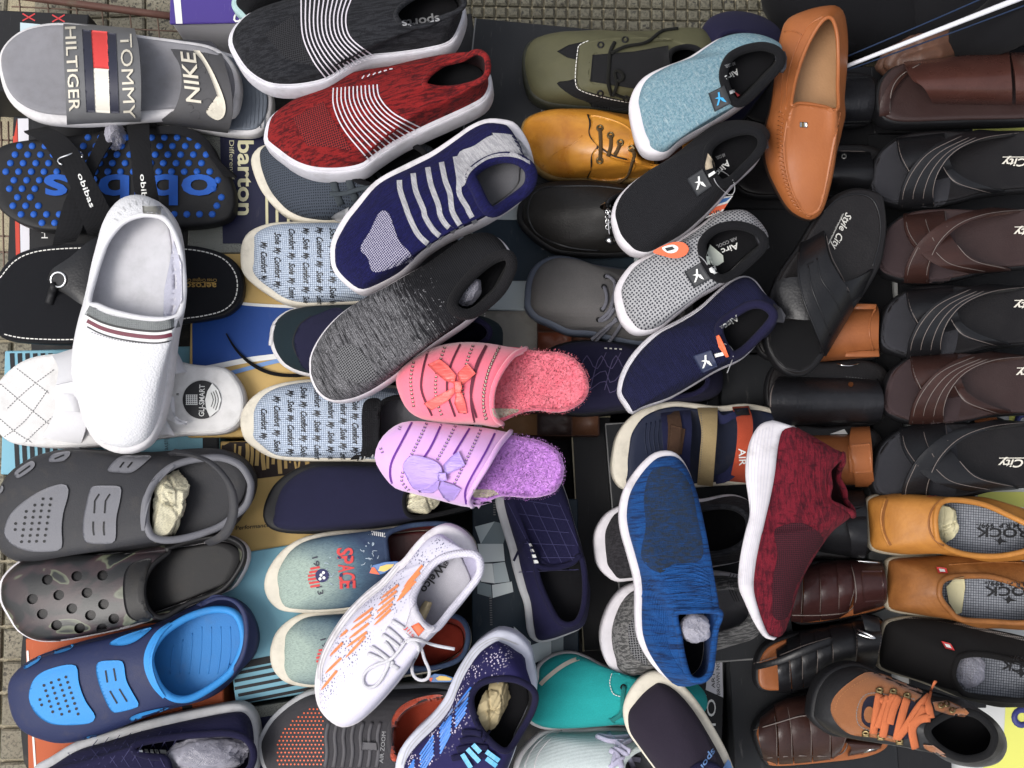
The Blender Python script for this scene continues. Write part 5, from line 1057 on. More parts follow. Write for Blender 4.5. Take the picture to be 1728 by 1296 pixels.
satin = lambda n, c: (lambda t: (t.color(t.mix(t.math('MULTIPLY', t.noise(1, vec=t.mapping((60, 260, 60)), detail=3), .5), c, tuple([min(1, x*.62) for x in c[:3]]+[1]))), t.bump(t.noise(1, vec=t.mapping((40, 200, 60)), detail=3), .0025, .8), finish(t, .38, sheen=.3))[2])(NT(n))
PKP = plush_mat('pink_plush', C(255, 132, 148), C(255, 114, 134)); PKV = velvet('pink_velour', C(250, 120, 142), C(236, 96, 122)); LLP = plush_mat('lilac_plush', C(220, 152, 238), C(204, 132, 228)); LLV = velvet('lilac_velour', C(226, 174, 232), C(206, 152, 218)); CRV = fabric('cream_cloth', C(228, 214, 190), weave=1000, depth=.0002)
pout = pts(668, 641, 675, 624, 698, 606, 724, 592, 748, 585, 780, 582, 823, 582, 873, 585, 901, 590, 942, 593, 966, 601, 984, 618, 994, 641, 995, 661, 984, 680, 959, 694, 936, 697, 907, 694, 880, 698, 850, 712, 834, 717, 811, 714, 765, 714, 722, 709, 696, 698, 681, 680, 670, 656)
T = slipper('pink striped slipper with a coral bow and plush footbed', (996, 648), (668, 645), pout, pts(880, 592, 823, 581, 780, 579, 748, 583, 724, 591, 698, 605, 675, 624, 668, 645, 680, 680, 696, 699, 722, 710, 765, 716, 811, 717, 838, 722, 850, 716), pts(888, 588, 866, 600, 846, 626, 833, 655, 830, 685, 836, 706, 848, 716), .252, PKP, PKP, PKV, CRV, flat('maroon_cord', C(112, 34, 58), .85),
    [q('b1', 1250, 872, 1218, 1000, 1215, 1110, 1275, 1250), q('b1', 1440, 832, 1382, 960, 1362, 1100, 1410, 1255), q('b1', 1590, 838, 1530, 960, 1500, 1120, 1535, 1262), q('c1', 142, 842, 82, 980, 50, 1150, 72, 1290)], [q('b1', 1168, 935, 1150, 1050, 1170, 1210), q('b1', 1350, 848, 1302, 1000, 1298, 1140, 1335, 1258), q('b1', 1515, 838, 1480, 930, 1452, 1060, 1468, 1250), q('b1', 1670, 840, 1600, 1000, 1572, 1150, 1595, 1280), q('c1', 218, 850, 150, 1000, 122, 1180, 142, 1285)],
    q('c1', 172, 1205, 320, 1210, 345, 1225, 290, 1240, 210, 1268, 180, 1250),
    [(q('b1', 1248, 952, 1318, 918, 1370, 960, 1415, 1015, 1405, 1062, 1350, 1045, 1300, 1005), .004), (q('b1', 1425, 1000, 1482, 945, 1530, 1003, 1470, 1055, 1432, 1075), .0045), (q('b1', 1225, 1180, 1330, 1120, 1402, 1085, 1412, 1110, 1370, 1160, 1272, 1218), .003), (q('b1', 1415, 1100, 1445, 1100, 1470, 1180, 1480, 1235, 1430, 1235, 1405, 1180), .003), (q('b1', 1400, 1050, 1440, 1050, 1450, 1085, 1440, 1120, 1405, 1115), .0075)], satin('coral_satin', C(250, 92, 84)), 4,
    pts(880, 590, 901, 588, 942, 590, 968, 599, 987, 617, 997, 641, 998, 662, 986, 682, 960, 698, 936, 700, 907, 697, 880, 700, 858, 706, 836, 704, 833, 670, 845, 630, 862, 602))
lout = pts(633, 770, 637, 752, 650, 733, 670, 718, 693, 712, 736, 714, 780, 719, 823, 724, 852, 730, 878, 735, 910, 741, 940, 757, 951, 776, 954, 793, 950, 814, 938, 831, 918, 839, 895, 842, 866, 840, 843, 840, 823, 848, 797, 851, 774, 848, 736, 839, 693, 830, 667, 823, 650, 806, 636, 785)
T = slipper('lilac striped slipper with a violet bow and plush footbed', (954, 790), (633, 768), lout, pts(870, 733, 823, 723, 780, 718, 736, 713, 693, 711, 670, 717, 650, 732, 637, 751, 632, 772, 637, 787, 650, 807, 667, 824, 693, 832, 736, 843, 774, 853, 797, 856, 830, 848), pts(862, 728, 842, 752, 822, 786, 802, 818, 790, 842, 797, 855), .246, LLP, LLP, LLV, CRV, flat('purple_cord', C(112, 44, 160), .85),
    [q('b2', 1158, 250, 1100, 360, 1040, 480, 1030, 560, 1048, 630), q('b2', 1330, 262, 1270, 390, 1225, 460), q('b2', 1495, 285, 1430, 390, 1400, 440), q('b2', 1650, 298, 1590, 420, 1500, 580, 1468, 660, 1475, 730), q('b2', 1000, 318, 1030, 340)], [q('b2', 1245, 255, 1190, 370, 1140, 470), q('b2', 1412, 270, 1350, 390, 1300, 480), q('b2', 1560, 292, 1500, 420, 1440, 540, 1400, 620), q('b2', 1105, 540, 1100, 600, 1150, 660), q('b2', 1090, 275, 1080, 300), q('b2', 975, 400, 990, 440)],
    q('c2', 65, 640, 180, 645, 215, 670, 150, 690, 70, 690, 58, 665),
    [(q('b2', 1105, 500, 1150, 448, 1230, 455, 1310, 490, 1335, 545, 1300, 600, 1240, 640, 1170, 640, 1120, 560), .004), (q('b2', 1340, 500, 1380, 455, 1430, 420, 1468, 500, 1420, 530, 1350, 560), .0045), (q('b2', 1310, 640, 1330, 590, 1350, 600, 1400, 615, 1445, 640, 1415, 690, 1385, 725, 1340, 690), .003), (q('b2', 1180, 620, 1260, 600, 1320, 590, 1310, 640, 1280, 665, 1200, 660), .003), (q('b2', 1310, 545, 1355, 545, 1362, 590, 1330, 600, 1308, 580), .0075)], satin('violet_satin', C(178, 146, 226)), 9,
    pts(862, 730, 880, 733, 912, 739, 942, 755, 954, 776, 957, 794, 953, 815, 940, 833, 918, 842, 895, 845, 866, 843, 843, 842, 815, 842, 800, 836, 806, 815, 826, 785, 845, 752))

# ================================================================== white lace-up sneaker with orange stripes
def _welc(name, base, dot):
    t = NT(name); vo = t.n('TexVoronoi'); t.i(vo, 'Vector', t.tc); t.i(vo, 'Scale', 340); f = t.ramp(vo.outputs['Distance'], [(.28, 1.0), (.36, 0.0)]); m = t.ramp(t.noise(40, detail=3), [(.43, 0.0), (.5, 1.0)])
    sp = t.n('SeparateXYZ'); t.i(sp, 0, t.tc); sd = t.n('MapRange'); t.i(sd, 'Value', sp.outputs['Y']); t.i(sd, 'From Min', -.002); t.i(sd, 'From Max', -.014)
    t.color(t.mix(t.math('MULTIPLY', t.math('MULTIPLY', f, m), sd.outputs[0]), base, dot)); t.bump(t.noise(1100), .0006, .7); t.bump(t.noise(35), .0015, .3); return finish(t, .85, spec=.25)
WK = _welc('white_knit', C(214, 210, 226), C(116, 118, 146)); WLACE = fabric('white_lace', C(232, 230, 236), weave=1500, depth=.0002)
T = Thing('lace_up_sneaker', 'white lace-up sneaker with orange slanted bars and a loose bow', 'sneaker', (795, 905), (560, 1205), .258, .236, roll=2)
out = q('b3', 760, 1048, 690, 1012, 630, 942, 604, 850, 608, 740, 640, 618, 700, 500, 790, 372, 900, 262, 1000, 180, 1080, 92)+q('b2', 1110, 1048, 1180, 960, 1260, 882, 1350, 842, 1440, 872, 1500, 930, 1532, 1000, 1555, 1080)+q('b3', 1552, 190, 1500, 275, 1400, 400, 1290, 520, 1240, 570, 1180, 650, 1100, 770, 1000, 890, 920, 970, 840, 1030)
rim = q('b3', 1165, 345, 1172, 280, 1225, 180, 1300, 92, 1400, 52, 1515, 48, 1556, 95, 1545, 175, 1480, 265, 1395, 365, 1300, 480, 1235, 470, 1190, 410)
T.shoe(out, rim, [SOLEW, WK, fabric('lavender_lining', C(196, 190, 218)), fabric('white_insole_cloth', C(218, 216, 224), weave=1200, depth=.0002), fabric('white_rib_collar', C(226, 222, 236), weave=500)], ins=(5, 2, 13, 20), hs=.03, zr=(.082, .062, .082), collar=.004, bulge=.004)
for d in (0, 7, 14): T.ribbon('sole_line', shift(q('b3', 640, 800, 645, 700, 690, 590, 770, 460, 880, 330, 1000, 230, 1090, 120), -9+d*.55, -6+d*.4), 1.2, GREYSOLE, lift=.0006)
OB = satin('orange_thread', C(246, 138, 64))
_g = [[(1120, 230, 1210, 125), (1105, 262, 1195, 165), (1090, 290, 1172, 215), (1075, 318, 1142, 250)], [(985, 300, 1070, 235), (970, 340, 1060, 270), (960, 380, 1045, 310), (950, 420, 1035, 345), (945, 455, 1025, 380)], [(825, 440, 920, 370), (810, 485, 910, 410), (800, 535, 895, 460), (785, 585, 885, 510), (780, 642, 875, 540)], [(740, 530, 777, 495), (685, 637, 747, 572), (660, 737, 737, 662), (635, 832, 712, 738)]]
for g in _g:
    for l in g: T.ribbon('orange_bar', q('b3', l[0]-(l[2]-l[0])*.1, l[1]-(l[3]-l[1])*.1, l[2]+(l[2]-l[0])*.1, l[3]+(l[3]-l[1])*.1), lambda t: 4.4*min(1, 3*(t+.08)), OB, lift=.0012, smooth=False)
for i, (a, b_) in enumerate((((1055, 640), (1000, 560)), ((1090, 600), (985, 520)), ((1100, 560), (1010, 480)), ((1130, 500), (1040, 440)), ((1050, 690), (920, 590)), ((1080, 720), (900, 630)))): T.lace('lace', q('b3', *a, (a[0]+b_[0])/2, (a[1]+b_[1])/2-6, *b_), .0022, WLACE, flat=.45, lift=.0025)
T.lace('lace', q('b3', 1120, 560, 1040, 660, 960, 690, 890, 730, 868, 780, 890, 830, 950, 815, 1000, 740, 1030, 670), .0017, WLACE, lift=.0035); T.lace('lace', q('b3', 1120, 555, 1195, 575, 1190, 630, 1160, 690, 1162, 750, 1200, 785, 1250, 778, 1262, 730, 1230, 660, 1205, 580, 1130, 550), .0017, WLACE, lift=.006, near=.055); T.lace('lace', q('b3', 1130, 545, 1200, 550, 1290, 580, 1408, 602), .0017, WLACE, lift=.007, near=.06)
T.decal('tongue', q('b3', 1110, 500, 1150, 370, 1180, 330, 1290, 480, 1240, 545, 1180, 560), WK.copy() if False else fabric('white_tongue', C(230, 226, 236)), lift=.003, thick=1)
T.decal('orange_square', q('b3', 1152, 470, 1195, 448, 1230, 490, 1195, 528), ORANGE, lift=.0042, thick=1); T.text('Jlis', q('b3', 1110, 480)[0], q('b3', 1165, 535)[0], 6, RED, lift=.0042, name='tongue_lettering')
T.text('Welco', q('b3', 1322, 95)[0], q('b3', 1205, 255)[0], 14, INKB, bold=.03, lift=.0012, name='insole_lettering'); T.text('8', q('b3', 1352, 86)[0], q('b3', 1338, 110)[0], 8, INKB, lift=.0012, name='insole_lettering'); T.text('WALK THE', q('b3', 1290, 120)[0], q('b3', 1215, 220)[0], 5, INKG, lift=.0012, name='insole_lettering')
crumple('crumpled_paper', 'kraft paper stuffed in the white lace-up sneaker', 'paper', q('b3', 1225, 385)[0], .30, 8, 22, .012, BROWNPAPER, 21, ang=-25)

# grey sneaker with orange dots
T = Thing('running_shoe', 'grey running shoe with orange toe dots and an orange inner sock', 'running shoe', (822, 1240), (438, 1250), .148)
out = pts(437, 1257, 444, 1233, 461, 1207, 487, 1184, 516, 1167, 545, 1160, 600, 1156, 670, 1154, 736, 1152, 790, 1165, 822, 1200, 828, 1250, 805, 1300, 740, 1330, 640, 1345, 560, 1345, 490, 1335, 450, 1300)
GRS = fabric('grey_engineered_mesh', C(88, 86, 90), weave=900); T.shoe(out, pts(658, 1240, 672, 1205, 710, 1180, 760, 1172, 800, 1195, 812, 1240, 790, 1290, 720, 1305, 670, 1285), [GREYSOLE, GRS, fabric('orange_sock', C(196, 70, 40)), fabric('orange_insole', C(200, 72, 40)), GRS], ins=(7, 5, 6, 5), hs=.028, zr=(.08, .066, .085), bulge=.004)
T.decal('orange_inner', q('b3', 1042, 1010, 1100, 930, 1220, 880, 1345, 878, 1290, 1000, 1180, 1110, 1120, 1230, 1035, 1250, 1045, 1120), fabric('orange_fleece', C(204, 76, 42), sheen=.4), lift=.003, thick=1)
od = []
for i in range(13):
    for j in range(16):
        p = q('b3', 375+i*22+(j % 2)*11, 930+j*23)[0]
        if inside(p, q('b3', 380, 1100, 470, 1010, 560, 940, 640, 960, 640, 1296, 360, 1296)): od.append(p)
T.dots('orange_dot', od, 1.5, ORANGE, lift=.0006)
GRL = rubber('grey_moulded_strap', C(98, 96, 100), grime=.1)
for i in range(7):
    x = 665+i*50; T.lace('moulded_rib', q('b3', x+10, 1030, x-8, 1110, x, 1200, x-14, 1290), .0022, GRL, lift=.0006, flat=.6)
T.decal('lace_plate', q('b3', 870, 1145, 950, 1150, 955, 1195, 860, 1190), GRL, lift=.004, thick=1)
T.text('AIR ZOOM', q('b3', 990, 1268)[0], q('b3', 1008, 1085)[0], 7, INKG, lift=.0012, name='strap_lettering')

# navy sneaker with bright blue bars
NWK = _welc('navy_speckled_knit', C(40, 36, 92), C(210, 200, 215)); NLACE = fabric('navy_lace', C(36, 34, 74), weave=1400, depth=.0002)
T = Thing('lace_up_sneaker', 'navy lace-up sneaker with bright blue slanted bars and paper inside', 'sneaker', (885, 1085), (690, 1380), .222, .206, roll=2)
out = pts(669, 1295, 677, 1262, 700, 1233, 729, 1205, 751, 1176, 764, 1147, 779, 1118, 804, 1084, 833, 1063, 850, 1060, 875, 1069, 895, 1092, 901, 1118, 906, 1147, 904, 1176, 894, 1200, 880, 1230, 867, 1272, 848, 1312, 818, 1352, 770, 1387, 720, 1392, 685, 1362, 671, 1322)
rim = pts(795, 1185, 804, 1160, 826, 1148, 861, 1146, 888, 1155, 903, 1172, 898, 1200, 878, 1236, 857, 1266, 835, 1258, 808, 1226)
T.shoe(out, rim, [rubber('pale_blue_white_foam', C(206, 208, 222), grime=.08), NWK, BLKLIN, BLKFAB, NAVY], ins=(5, 1, 17, 22), hs=.032, zr=(.078, .062, .082), collar=.0035, bulge=.004)
BB_ = satin('bright_blue_thread', C(46, 128, 226))
for x0, y0, x1, y1, X0, Y0, X1, Y1, n in ((1412, 940, 1502, 825, 1410, 1058, 1470, 970, 6), (1320, 1070, 1396, 950, 1322, 1212, 1382, 1095, 7), (1204, 1218, 1284, 1105, 1208, 1340, 1284, 1215, 6), (1140, 1300, 1172, 1246, 1140, 1340, 1170, 1280, 3)):
    for l in lerp_lines(q('b3', x0, y0, x1, y1), q('b3', X0, Y0, X1, Y1), n): T.ribbon('blue_bar', l, 3.0, BB_, lift=.0012, smooth=False)
for d in (0, 8): T.ribbon('sole_line', shift(pts(676, 1290, 690, 1255, 735, 1208, 760, 1175, 775, 1135, 800, 1095, 835, 1075, 870, 1085), 1+d*.5, 1+d*.3), 1.3, GREYSOLE, lift=.0006)
T.lace('lace', q('c3', 85, 1060, 85, 1000, 120, 965, 165, 985, 175, 1040, 150, 1100, 120, 1130), .0022, NLACE, lift=.006, near=.075)
for a, b_ in (((0, 1090), (110, 1100)), ((-10, 1140), (130, 1135)), ((-30, 1190), (150, 1180)), ((-60, 1240), (190, 1220))): T.lace('lace', q('c3', *a, (a[0]+b_[0])/2, (a[1]+b_[1])/2-10, *b_), .0032, NLACE, flat=.4, lift=.003)
CYB = satin('cyan_thread', C(70, 176, 222))
for l in ((0, 1215, 50, 1296), (30, 1185, 100, 1260), (62, 1160, 105, 1205), (140, 1200, 215, 1255), (140, 1240, 200, 1285)): T.ribbon('cyan_bar', q('c3', *l), 8, CYB, lift=.0045, smooth=False)
T.text('Welco', q('c3', 215, 785)[0], q('c3', 110, 880)[0], 10, INKG, bold=.02, lift=.0012, name='insole_lettering')
crumple('crumpled_paper', 'kraft paper stuffed in the navy lace-up sneaker', 'paper', q('c3', 170, 945)[0], .262, 24, 36, .02, BROWNPAPER, 33, ang=-25)

# navy slip-on standing under the lilac slipper
T = Thing('slip_on_shoe', 'navy quilted slip-on with a grey sole lying below the lilac slipper', 'slip-on shoe', (935, 1082), (880, 770), .16, .165)
out = pts(836, 840, 840, 866, 850, 900, 859, 929, 865, 958, 876, 996, 884, 1020, 890, 1066, 905, 1082, 926, 1081, 955, 1071, 981, 1058, 990, 1036, 992, 1000, 988, 960, 982, 925, 968, 880, 954, 830, 935, 792, 900, 768, 865, 772, 845, 797)
rim = q('c3', 420, 30, 440, 115, 540, 128, 640, 100, 690, 60, 715, 180, 712, 330, 680, 430, 620, 462, 555, 430, 490, 310, 440, 180)
T.shoe(out, rim, [GREYSOLE, QNAVY, NAVYLIN, BLKFAB, NAVY], ins=(8, 14, 1, 6), hs=.026, zr=(.062, .05, .066), collar=.0035, bulge=.003)
NTH = MATS['nt']
for i in range(6): T.stitch(q('c2', 265+i*75, 720, 440+i*70, 1070), NTH, 14, 1, 1.2); T.stitch(q('c2', 680, 760+i*70, 330, 700+i*85), NTH, 14, 1, 1.2)
for i in range(4): T.decal('white_bar', q('c2', 388+i*9, 958+i*32, 402+i*12, 958+i*32, 410+i*12, 974+i*33, 394+i*8, 976+i*33), INKW, lift=.0025, thick=1)
T.ribbon('notch_edge', q('c2', 300, 1060, 345, 970, 382, 935, 420, 990, 470, 1065, 540, 1088, 640, 1070, 705, 1020), 4, NAVY, lift=.002)
# dark shoe behind the charcoal sneaker
T = Thing('slip_on_shoe', 'black slip-on with a pale teal sole edge behind the charcoal sneaker', 'slip-on shoe', (560, -90), (396, 15), .165)
T.shoe(pts(392, 10, 405, 30, 422, 36, 460, 20, 520, -10, 580, -50, 590, -90, 560, -120, 500, -110, 440, -70, 405, -30), None, [rubber('pale_teal_rubber', C(170, 200, 200)), BLKFAB, BLKLIN, BLKFAB, BLKFAB], ins=(8, 3, 10, 3), hs=.02, zr=(.06, .05, .06))
# ================================================================== middle right column
OLV = leather('olive_nubuck', C(98, 96, 68), C(82, 80, 58), rough=.6, coat=0, grain=.0002); 
T = Thing('lace_up_shoe', 'olive green lace-up shoe with black panels at the top of the display', 'shoe', (1205, 110), (882, 120), .152)
out = pts(881, 118, 883, 92, 896, 72, 925, 62, 965, 60, 1040, 60, 1098, 60, 1150, 57, 1185, 62, 1207, 88, 1202, 132, 1170, 172, 1120, 187, 1063, 192, 995, 189, 954, 186, 919, 180, 896, 166, 886, 146)
T.shoe(out, pts(1130, 92, 1150, 80, 1175, 82, 1192, 100, 1194, 120, 1180, 145, 1150, 150, 1132, 130), [rubber('dark_green_rubber', C(52, 54, 44)), OLV, BLKLIN, BLKFAB, BLKFAB], ins=(4, 4, 4, 4), hs=.026, zr=(.082, .066, .085), bulge=.005)
BKP = fabric('black_suede_panel', C(42, 42, 44))
T.decal('side_panel', q('c0', 552, 300, 620, 262, 705, 243, 690, 300, 682, 352, 610, 335), BKP, thick=1); T.decal('side_panel', q('c0', 552, 486, 620, 470, 672, 460, 690, 525, 980, 585, 985, 645, 770, 628, 740, 600, 640, 560), BKP, thick=1)
T.decal('eyelet_panel', q('c0', 680, 270, 705, 248, 900, 218, 1200, 222, 1210, 235, 1100, 245, 900, 290, 860, 318, 758, 316, 742, 478, 860, 498, 1010, 520, 1000, 590, 850, 565, 700, 520, 668, 470), OLV, lift=.0018, thick=1)
T.stitch(q('c0', 985, 600, 860, 578, 700, 532, 660, 475, 672, 300, 685, 262, 740, 235), THREADW, 5, 1, 1.3, lift=.0024); T.decal('tongue', q('c0', 760, 320, 1000, 300, 1200, 265, 1212, 380, 1150, 480, 1010, 518, 745, 475), BKP, lift=.003, thick=1)
for p in q('c0', 808, 262, 805, 545, 955, 575, 950, 232): T.ring('eyelet', p, 4.5, BLKRUB, r=.0012, lift=.002)
OL = fabric('black_round_lace', C(38, 38, 34), weave=1400); T.lace('lace', q('c0', 890, 245, 862, 300, 856, 390, 850, 480, 872, 560), .0022, OL, lift=.005); T.lace('lace', q('c0', 880, 560, 905, 480, 880, 420, 905, 405, 945, 440, 930, 475, 900, 470), .002, OL, lift=.006); T.lace('lace', q('c0', 870, 310, 950, 270, 1050, 255, 1110, 225, 1160, 180, 1260, 165), .002, OL, lift=.006, near=.09); T.lace('lace', q('c0', 880, 545, 960, 575, 1020, 560), .002, OL, lift=.005)

MUS = leather('mustard_leather', C(216, 146, 36), C(176, 104, 26), rough=.3, coat=.5, grain=.0002, pat=22, var=.8); MLACE = fabric('brown_cord_lace', C(118, 92, 58), weave=1600)
T = Thing('lace_up_shoe', 'mustard yellow polished leather lace-up with brown cord laces', 'shoe', (1165, 260), (881, 240), .152)
out = pts(879, 222, 885, 204, 907, 192, 936, 188, 990, 191, 1030, 195, 1080, 203, 1140, 212, 1166, 235, 1160, 270, 1130, 296, 1080, 307, 1029, 310, 1000, 308, 954, 308, 925, 301, 904, 286, 891, 263, 883, 244)
T.shoe(out, pts(1068, 240, 1090, 222, 1130, 222, 1155, 240, 1148, 270, 1110, 282, 1076, 270), [rubber('amber_rubber', C(150, 120, 70)), MUS, fabric('dark_brown_lining', C(54, 40, 30)), BRNLEA, MUS], ins=(3, 4, 4, 4), hs=.02, zr=(.082, .064, .08), bulge=.005)
T.decal('eyelet_panel', q('c0', 742, 670, 860, 692, 960, 735, 1020, 800, 1080, 870, 1120, 960, 1050, 960, 960, 925, 880, 905, 800, 858, 765, 820, 742, 770, 755, 715), MUS, lift=.0022, thick=1); T.decal('eyelet_panel', q('c0', 738, 1035, 760, 960, 757, 905, 790, 868, 870, 920, 960, 945, 1010, 960, 960, 1030, 860, 1055), MUS, lift=.0018, thick=1)
T.lace('seam', q('c0', 732, 668, 748, 720, 738, 778, 768, 825, 800, 852, 762, 890, 752, 930, 755, 975, 728, 1040), .0011, BLKRUB, lift=.001); T.lace('seam', q('c0', 800, 852, 870, 905, 960, 930), .001, BLKRUB, lift=.0025); T.lace('crease', q('c0', 470, 970, 560, 880, 650, 835, 700, 790), .0009, MUS, lift=0.0)
EY = q('c0', 803, 748, 865, 790, 922, 832, 987, 866, 802, 936, 858, 900, 900, 896)
for p in EY[:5]: T.ring('eyelet', p, 4.6, BRASS, r=.0013, lift=.0026)
for a in ((803, 748, 808, 840, 803, 936), (866, 790, 868, 850, 850, 912), (922, 832, 912, 870, 888, 905), (988, 866, 1012, 900, 1002, 940)): T.lace('lace', q('c0', *a), .0022, MLACE, lift=.004)
T.lace('lace', q('c0', 1000, 920, 985, 970, 965, 1030, 910, 1065, 865, 1080), .0018, MLACE, lift=.003, near=.04); T.lace('lace', q('c0', 1120, 920, 1142, 945, 1135, 975), .0018, MLACE, lift=.004, near=.05)

T = Thing('loafer', 'black grained leather loafer with a chrome horsebit', 'loafer', (1155, 370), (874, 360), .15)
out = pts(872, 366, 875, 346, 881, 330, 895, 316, 925, 308, 970, 307, 1030, 312, 1090, 320, 1140, 335, 1157, 365, 1140, 402, 1100, 427, 1058, 432, 1020, 434, 982, 433, 942, 429, 916, 417, 896, 402, 878, 383)
BGR = leather('black_grained_leather', C(42, 40, 38), rough=.5, coat=.02, gscale=650, grain=.0006); T.shoe(out, None, [BLKRUB, BGR, BLKLIN, BLKLEA, BLKLEA], ins=(8, 5, 5, 4), hs=.018, zr=(.068, .056, .066), bulge=.005)
T.lace('apron_seam', q('c0', 960, 1105, 800, 1085, 600, 1085, 460, 1100, 400, 1150, 380, 1240)+q('c1', 385, 90, 420, 170, 500, 225, 640, 270, 800, 285), .0014, BLKLEA, lift=.0006)
T.dots('bit_end', q('c0', 840, 1205), 11, CHROME, lift=.006, ry=6, m=14, kind=None, ang=-.1); T.dots('bit_end', q('c1', 862, 226), 11, CHROME, lift=.006, ry=7, m=14, kind=None, ang=.2)
for p, q_ in (((840, 1205), (838, 1200)),):
    for a in (q('c0', 808, 1200, 825, 1225, 855, 1228, 880, 1205, 862, 1185, 830, 1182), q('c1', 830, 225, 850, 250, 880, 250, 896, 228, 880, 208, 848, 206)):
        h = [T.hit2(v, .004, .05) for v in a]; cen = sum(h, Vector())/len(h); V = []; 
        T.tube('bit_knob', [cen+(h[0]-cen)*k for k in (1, .5, 0, -.5, -1)], [.001, .0042, .0055, .0042, .001], CHROME, m=12)
T.lace('bit_link', q('c0', 845, 1225, 862, 1255, 850, 1290)+q('c1', 845, 90, 858, 120, 852, 150, 862, 205), .0014, CHROME, lift=.0045, flat=1)
for y in (60, 88, 118, 150): T.ring('bit_ring', q('c1', 850, y)[0], 4, CHROME, r=.0008, lift=.004)

GCV = fabric('grey_canvas', C(118, 115, 114), weave=800); T = Thing('lace_up_shoe', 'grey canvas lace-up shoe with a bow beside the brown patchwork box', 'shoe', (1165, 525), (886, 500), .15)
out = pts(885, 503, 888, 476, 899, 453, 919, 438, 942, 433, 971, 437, 1000, 447, 1050, 455, 1120, 465, 1160, 490, 1167, 530, 1140, 570, 1085, 584, 1040, 578, 997, 568, 959, 565, 925, 550, 901, 539, 886, 521)
T.shoe(out, pts(1052, 520, 1075, 495, 1115, 490, 1148, 510, 1145, 545, 1105, 560, 1065, 548), [rubber('slate_rubber', C(92, 100, 116), grime=.1), GCV, BLKLIN, GREYLIN, GCV], ins=(10, 7, 6, 5), hs=.024, zr=(.078, .06, .072), bulge=.004)
for p in q('c1', 838, 436, 826, 496, 816, 630, 795, 690): T.ring('eyelet', p, 3.2, BLKRUB, r=.001, lift=.001)
GL = fabric('grey_round_lace', C(124, 124, 134), weave=1500, depth=.0002)
for a in ((836, 432, 880, 450, 895, 500, 880, 570, 860, 640, 800, 692), (828, 496, 845, 560, 835, 610, 815, 632), (890, 480, 905, 530, 870, 600), (795, 695, 840, 690, 890, 620), (905, 690, 830, 740, 770, 795, 755, 805), (900, 680, 850, 740, 790, 800, 775, 840, 800, 865, 850, 830, 900, 760, 935, 705)): T.lace('lace', q('c1', *a), .0021, GL, lift=.004, near=.03)
T.lace('lace', q('c1', 760, 800, 735, 815, 710, 832), .0008, BLKFAB, lift=.003, near=.004)

# navy quilted shoe below
T = Thing('slip_on_shoe', 'dark navy zigzag quilted shoe partly under the pink slipper', 'slip-on shoe', (1215, 640), (905, 640), .145)
T.shoe(pts(905, 640, 910, 610, 930, 587, 975, 575, 1040, 578, 1120, 590, 1200, 610, 1217, 645, 1200, 675, 1120, 690, 1040, 698, 975, 703, 930, 691, 910, 666), pts(1080, 640, 1110, 615, 1165, 615, 1195, 642, 1170, 665, 1110, 668), [BLKRUB, fabric('ink_navy_cloth', C(44, 42, 74)), BLKLIN, BLKFAB, NAVY], ins=(6, 4, 4, 4), hs=.018, zr=(.07, .058, .066), bulge=.004)
PTH = flat('purple_thread', C(86, 76, 116), .9)
for d in (0, 85, 170): T.stitch(q('c1', 660+d, 1100, 720+d, 900, 780+d, 980, 840+d, 880), PTH, 9, 1, 1.4)
for d in (0, 60): T.stitch(q('c1', 745, 1040+d, 830, 985+d, 870, 1060+d, 960, 960+d), PTH, 9, 1, 1.4)
T.stitch(q('c1', 830, 855, 945, 862), THREADW, 4, 3, 2.2)
T = Thing('slip_on_shoe', 'dark navy shoe heel peeking out above the light blue slip-on', 'slip-on shoe', (1248, 24), (1195, 240), .168)
T.shoe(pts(1176, 75, 1188, 42, 1215, 27, 1250, 25, 1290, 37, 1317, 62, 1317, 110, 1280, 170, 1230, 232, 1190, 242, 1165, 210, 1168, 130), pts(1215, 62, 1245, 52, 1275, 62, 1285, 90, 1265, 125, 1230, 130, 1208, 100), [BLKRUB, NAVY, NAVYLIN, NAVYLIN, NAVY], ins=(3, 3, 3, 3), hs=.016, zr=(.055, .05, .052))

# ================================================================== four matching slip-ons with square badges
TAB = rubber('dark_grey_rubber_tab', C(66, 66, 72), grime=.05)
def badge(label, heel, toe, out, rim, up, soleM, ins, zz, patch, logoc, lang, logom, tab, txt, txtm, colr=BLKFAB, lin=BLKLIN, roll=3):
    T = Thing('slip_on_sneaker', label, 'sneaker', heel, toe, zz[0], zz[1], roll=roll, group='slip-on sneakers with square badges')
    T.shoe(out, rim, [soleM, up, lin, BLKFAB if lin is BLKLIN else lin, colr], ins=ins, hs=.028, zr=(.066, .056, .074), collar=.005, bulge=.004, bevel=.006)
    T.decal('badge', patch, flat('badge_rubber', C(48, 50, 54)) if colr is not NAVY else flat('navy_badge_rubber', C(38, 50, 88)), lift=.0022, thick=1)
    cx = sum(p[0] for p in patch)/4; cy = sum(p[1] for p in patch)/4
    star_logo(T, (cx, cy), 10.5, lang, logom, parent=None)
    a, b_, c2, d2 = txt; T.text('Airc', a, b_, 10, INKG if lin is not BLKLIN else INKW, bold=.02, lift=.0015, name='insole_lettering')
    T.text('AIR COOL', c2, d2, 5.5, INKG, bold=.02, lift=.0015, name='insole_lettering')
    if tab:
        h = [T.hit2(p, -.001, .066) for p in tab]; n = len(h); V = h+[v-Vector((0, 0, .004)) for v in h]
        T.mesh('pull_tab', V, [list(range(n)), [n+i for i in reversed(range(n))]]+[[i, (i+1) % n, n+(i+1) % n, n+i] for i in range(n)], TAB, smooth=False)
    return T
LBK = melange('sky_blue_knit', C(156, 192, 204), C(118, 162, 182), sx=380, sy=380, lo=.4, hi=.62, third=C(196, 214, 220), rib=420)
